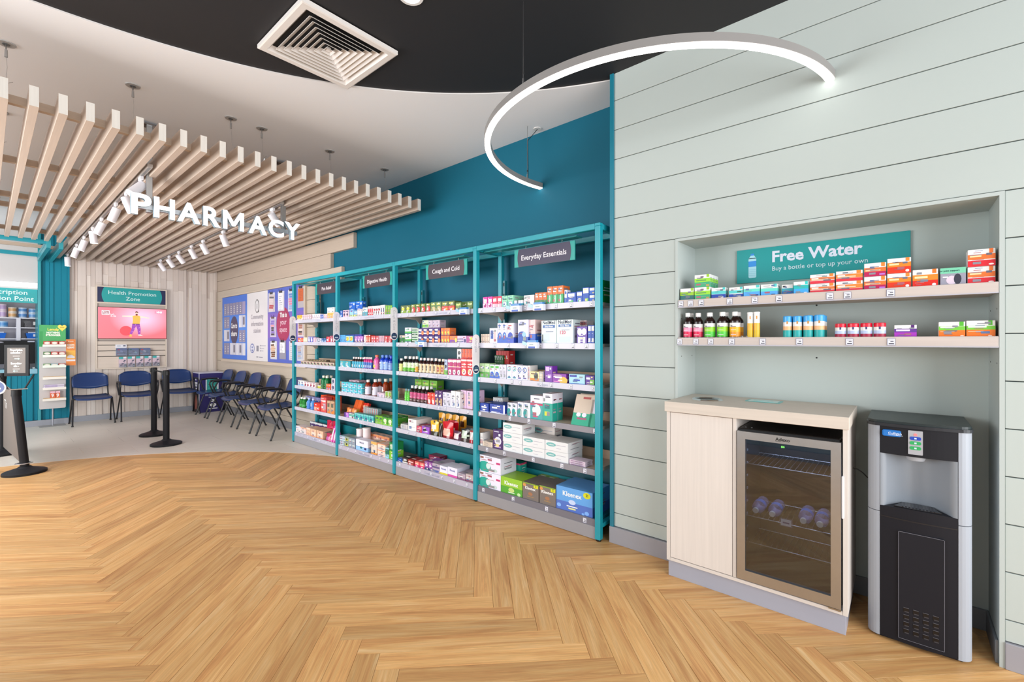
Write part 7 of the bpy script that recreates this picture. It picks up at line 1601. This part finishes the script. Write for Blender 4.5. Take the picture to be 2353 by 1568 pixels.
b.text(fr, 'co', .235, .20, .07, 'fff', bold=.06); b.text(fr, 'op', .235, .115, .07, 'fff', bold=.06); b.rect(fr, .16, .06, .31, .075, 'fff'); b.rect(fr, .16, .28, .21, .29, 'ccd'); b.rect(fr, .23, .28, .27, .29, 'ccd'); b.make('front_print', t)
fr = ((bx[0] - .001, bx[3], 0), (0, -1, 0), (0, 0, 1))
b = MB(); b.rect(fr, .0, .0, .40, .42, '2a1a1c', 'card'); b.rect(fr, .10, .55, .30, .59, 'e0e0e6'); b.rect(fr, .12, .50, .28, .54, 'e0e0e6'); b.rect(fr, .09, .45, .31, .48, 'e0e0e6'); b.poly(fr, [(.14, .06), (.26, .06), (.29, .2), (.25, .34), (.18, .34), (.12, .2)], '9a5548'); b.poly(fr, [(.16, .62), (.24, .62), (.24, .66), (.2, .69), (.16, .66)], 'd8d8e0'); b.make('side_print', t)

# ================================================================== BARRIER POSTS
def barrier(x, y, lab, H=1.0, lean=0.0, R=.175):
    t = thing('barrier_post', (x, y, 0), lab, 'barrier post')
    b = MB(); b.lathe((0, 0, 0), [(0, 0), (R, 0), (R, .022), (R * .93, .030), (.06, .062), (.045, .075), (0, .075)], 40, ['18181a', '18181a', '202024', '202024', '202024', '202024'], 'black'); b.make('base', t, (0, 0, 0))
    top = Vector((math.sin(lean[0]) * H if lean else 0, math.sin(lean[1]) * H if lean else 0, H))
    b = MB(); b.cyl((0, 0, .07), (top.x, top.y, H - .06), .036, .036, 20, '1a1a1e', 'black'); b.make('pole', t, (0, 0, 0))
    return t, top
for x, y, lab, s in ((1.589, 7.49, 'black retractable barrier post nearer the wooden floor edge', 1), (1.63, 8.376, 'black retractable barrier post further back on grey tiles', 0)):
    t, tp = barrier(x, y, lab)
    b = MB(); b.cyl((0, 0, .935), (0, 0, 1.0), .039, .037, 20, '141416', 'black'); b.cyl((0, 0, .998), (0, 0, 1.003), .03, .028, 18, '0e0e10', 'gloss'); b.box(-.012, .012, -.046, -.034, .935, .99, '101012', 'satin', .002); b.box(-.046, -.034, -.012, .012, .935, .99, '101012', 'satin', .002)
    b.box(-.012, .012, .034, .046, .935, .99, '101012', 'satin', .002); b.make('belt_head', t, (0, 0, 0))
b = MB(); b.tube([(1.6, 7.53, .965), (1.61, 7.93, .962), (1.625, 8.33, .965)], .003, 6, '18181a', 'fabric', flat=8); tag(b.make('barrier_belt'), 'black belt stretched between the two barrier posts', 'belt')
BL = (.275, 7.013)
t, tp = barrier(BL[0], BL[1], 'black post with sign frame at the left edge of wooden floor', .885, (-.068, 0), .17)
b = MB(); b.cyl((tp.x, tp.y, .82), (tp.x, tp.y, .885), .04, .038, 20, '141416', 'black')
b.tube([(tp.x - .012, tp.y - .03, .89), (tp.x - .06, tp.y - .03, .895), (tp.x - .12, tp.y - .02, 1.04)], .008, 6, '1a1a1c', 'satin'); b.tube([(tp.x + .012, tp.y - .03, .89), (tp.x + .06, tp.y - .03, .895), (tp.x + .125, tp.y - .02, 1.04)], .008, 6, '1a1a1c', 'satin')
b.tube([(tp.x - .08, tp.y - .035, .893), (tp.x + .08, tp.y - .035, .893)], .005, 6, 'bbb', 'steel'); b.make('sign_bracket', t, (0, 0, 0))
b = MB(); b.lathe((-.006, 0, .10), [(.05, 0), (.068, .004), (.068, .010), (.05, .014)], 24, 'c9ccd4', 'steel', .8); b.make('base_ring', t, (0, 0, 0))
ux = Vector((cosT, -sinT, 0)) * 1.0; ux = Vector((.86, -.51, 0)).normalized() * .70
cpt = Vector((BL[0] + tp.x, BL[1] + tp.y - .02, 1.03))
t = thing('queue_sign', cpt, 'black framed queue sign reading Prescription collection and Everything else', 'sign')
fr = (cpt - ux * .14, ux, Vector((0, 0, 1)))
b = MB(); b.prism([(0, 0), (.28, 0), (.28, .325), (0, .325)], fr, .02, '0f0e10', 'black'); b.make('frame', t)
b = MB(); b.rect(fr, .035, .03, .245, .295, '60564f', 'card', .001); b.rect(fr, .045, .155, .235, .158, '5a504c', off=.002); b.make('panel', t)
b = MB()
for tx, yy in (('Prescription', .262), ('collection -', .235), ('Everything', .122), ('else -', .095)): b.text(fr, tx, .14, yy, .021, 'f0eeec', off=.003, maxw=.155, bold=.03)
b.rect(fr, .10, .205, .18, .212, 'b5aeaa', off=.002); b.rect(fr, .10, .07, .18, .077, 'b5aeaa', off=.002)
for yy, s in ((.18, 1), (.052, -1)):
    b.rect(fr, .12, yy - .003, .16, yy + .003, 'a9d8d8', off=.0022); b.poly(fr, [(.14 + s * .02, yy + .012), (.14 + s * .04, yy), (.14 + s * .02, yy - .012)][:: (1 if s < 0 else 1)], 'a9d8d8', off=.0024)
b.make('lettering', t)
# banner strung between this post and the one behind it
t2, tp2 = barrier(.139, 8.37, 'black banner post behind the queue sign post', 1.0, 0, .17)
b = MB(); b.cyl((0, 0, .93), (0, 0, 1.0), .04, .038, 20, '141416', 'black'); b.make('belt_head', t2, (0, 0, 0))
t = thing('banner', (.2, 7.7, .1), 'brown grey fabric banner with white lettering between two posts', 'banner')
A, Bq = Vector((.262, 7.06, 0)), Vector((.150, 8.32, 0)); N_ = 10; V = []
for i in range(N_ + 1):
    p = A.lerp(Bq, i / N_); 
    for z in (.10, .5, .87): V.append((p.x - .045 * (z / .87) * (1 - i / N_) * 1.3, p.y, z))
b = MB(); b.idx([(i * 3 + j, i * 3 + j + 1, i * 3 + 4 + j, i * 3 + 3 + j) for i in range(N_) for j in (0, 1)], V, '6d645e', 'fabric', True)
b.idx([(i * 3 + j, i * 3 + 3 + j, i * 3 + 4 + j, i * 3 + j + 1) for i in range(N_) for j in (0, 1)], [(x - .003, y, z) for x, y, z in V], '6d645e', 'fabric', True); b.make('cloth', t)
b = MB(); u_ = (A - Bq).normalized(); fr = (Bq + Vector((.0045, 0, .1)) - Vector((.045, 0, 0)) * .0, u_, Vector((0, 0, 1)))
fr = ((.150 + .004, 8.32, .1), u_, Vector((-.03, 0, 1)).normalized())
b.text(fr, 'Thank you', .55, .50, .11, 'e2deda', maxw=.8, off=.004); b.text(fr, 'Please wait', .6, .28, .08, 'e2deda', maxw=.8, off=.004); b.text(fr, 'here', .6, .18, .08, 'e2deda', maxw=.5, off=.004); b.make('lettering', t)
b = MB(); b.tube([(.262, 7.06, .1), (.15, 8.32, .1)], .005, 6, '222', 'satin'); b.tube([(.262, 7.05, .1), (.215, 7.05, .87)], .006, 6, 'e4e2e0', 'satin'); b.make('rod', t)
# round-ended blade sign on a slim stand at the left edge
t = thing('blade_sign', (-.05, 5.9, 0), 'white blade sign with navy roundel entering at the left edge', 'sign')
b = MB(); b.lathe((-.12, 5.98, 0), [(0, 0), (.15, 0), (.15, .015), (.02, .03), (0, .03)], 24, '18181a', 'satin'); b.make('base', t)
b = MB(); b.cyl((-.12, 5.98, .02), (-.12, 5.98, 1.22), .012, n=10, col='1c1c20', mat='satin'); b.make('pole', t)
sl = math.radians(35); uu = Vector((math.cos(sl) * .76, -math.cos(sl) * .65, -math.sin(sl))).normalized(); nn = Vector((-.65, -.76, 0)); vv = nn.cross(uu) * 1.0
if vv.z < 0: vv = -vv
fr = (Vector((-.068, 5.94, 1.13)), uu, vv)
if uu.cross(vv).y > 0: fr = (fr[0], uu, vv)
b = MB(); b.prism(rrect(0, -.055, .285, .055, .054, 8), fr, .005, 'cfcfd6', 'satin'); b.make('plate', t)
b = MB(); b.ell(fr, .225, 0, .048, .048, '142f6a', 'satin', .001, 28); b.text(fr, 'well', .225, -.012, .022, 'cfe0f4', off=.002, maxw=.06, bold=.03); b.make('roundel', t)

# unseen low block off to the left, added for the fridge door's reflection
t = thing('gondola', (-1.2, 2.0, 0), 'low blue grey gondola mirrored in the fridge door', 'gondola')
b = MB(); b.box(-1.5, -.86, .5, 3.4, .0, .12, '8d8f96', 'satin'); b.make('plinth', t)
b = MB(); b.box(-1.48, -.88, .5, 3.4, .12, .96, '7f959c', 'satin', .003); b.make('body', t)
b = MB(); b.box(-1.52, -.84, .48, 3.42, .96, 1.0, '93a6ab', 'wood_y', .003); b.make('top', t)
for z in (.42, .75):
    b = MB(); b.box(-.88, -.85, .52, 3.38, z, z + .03, 'c9ced4', 'satin'); b.make('rail', t)
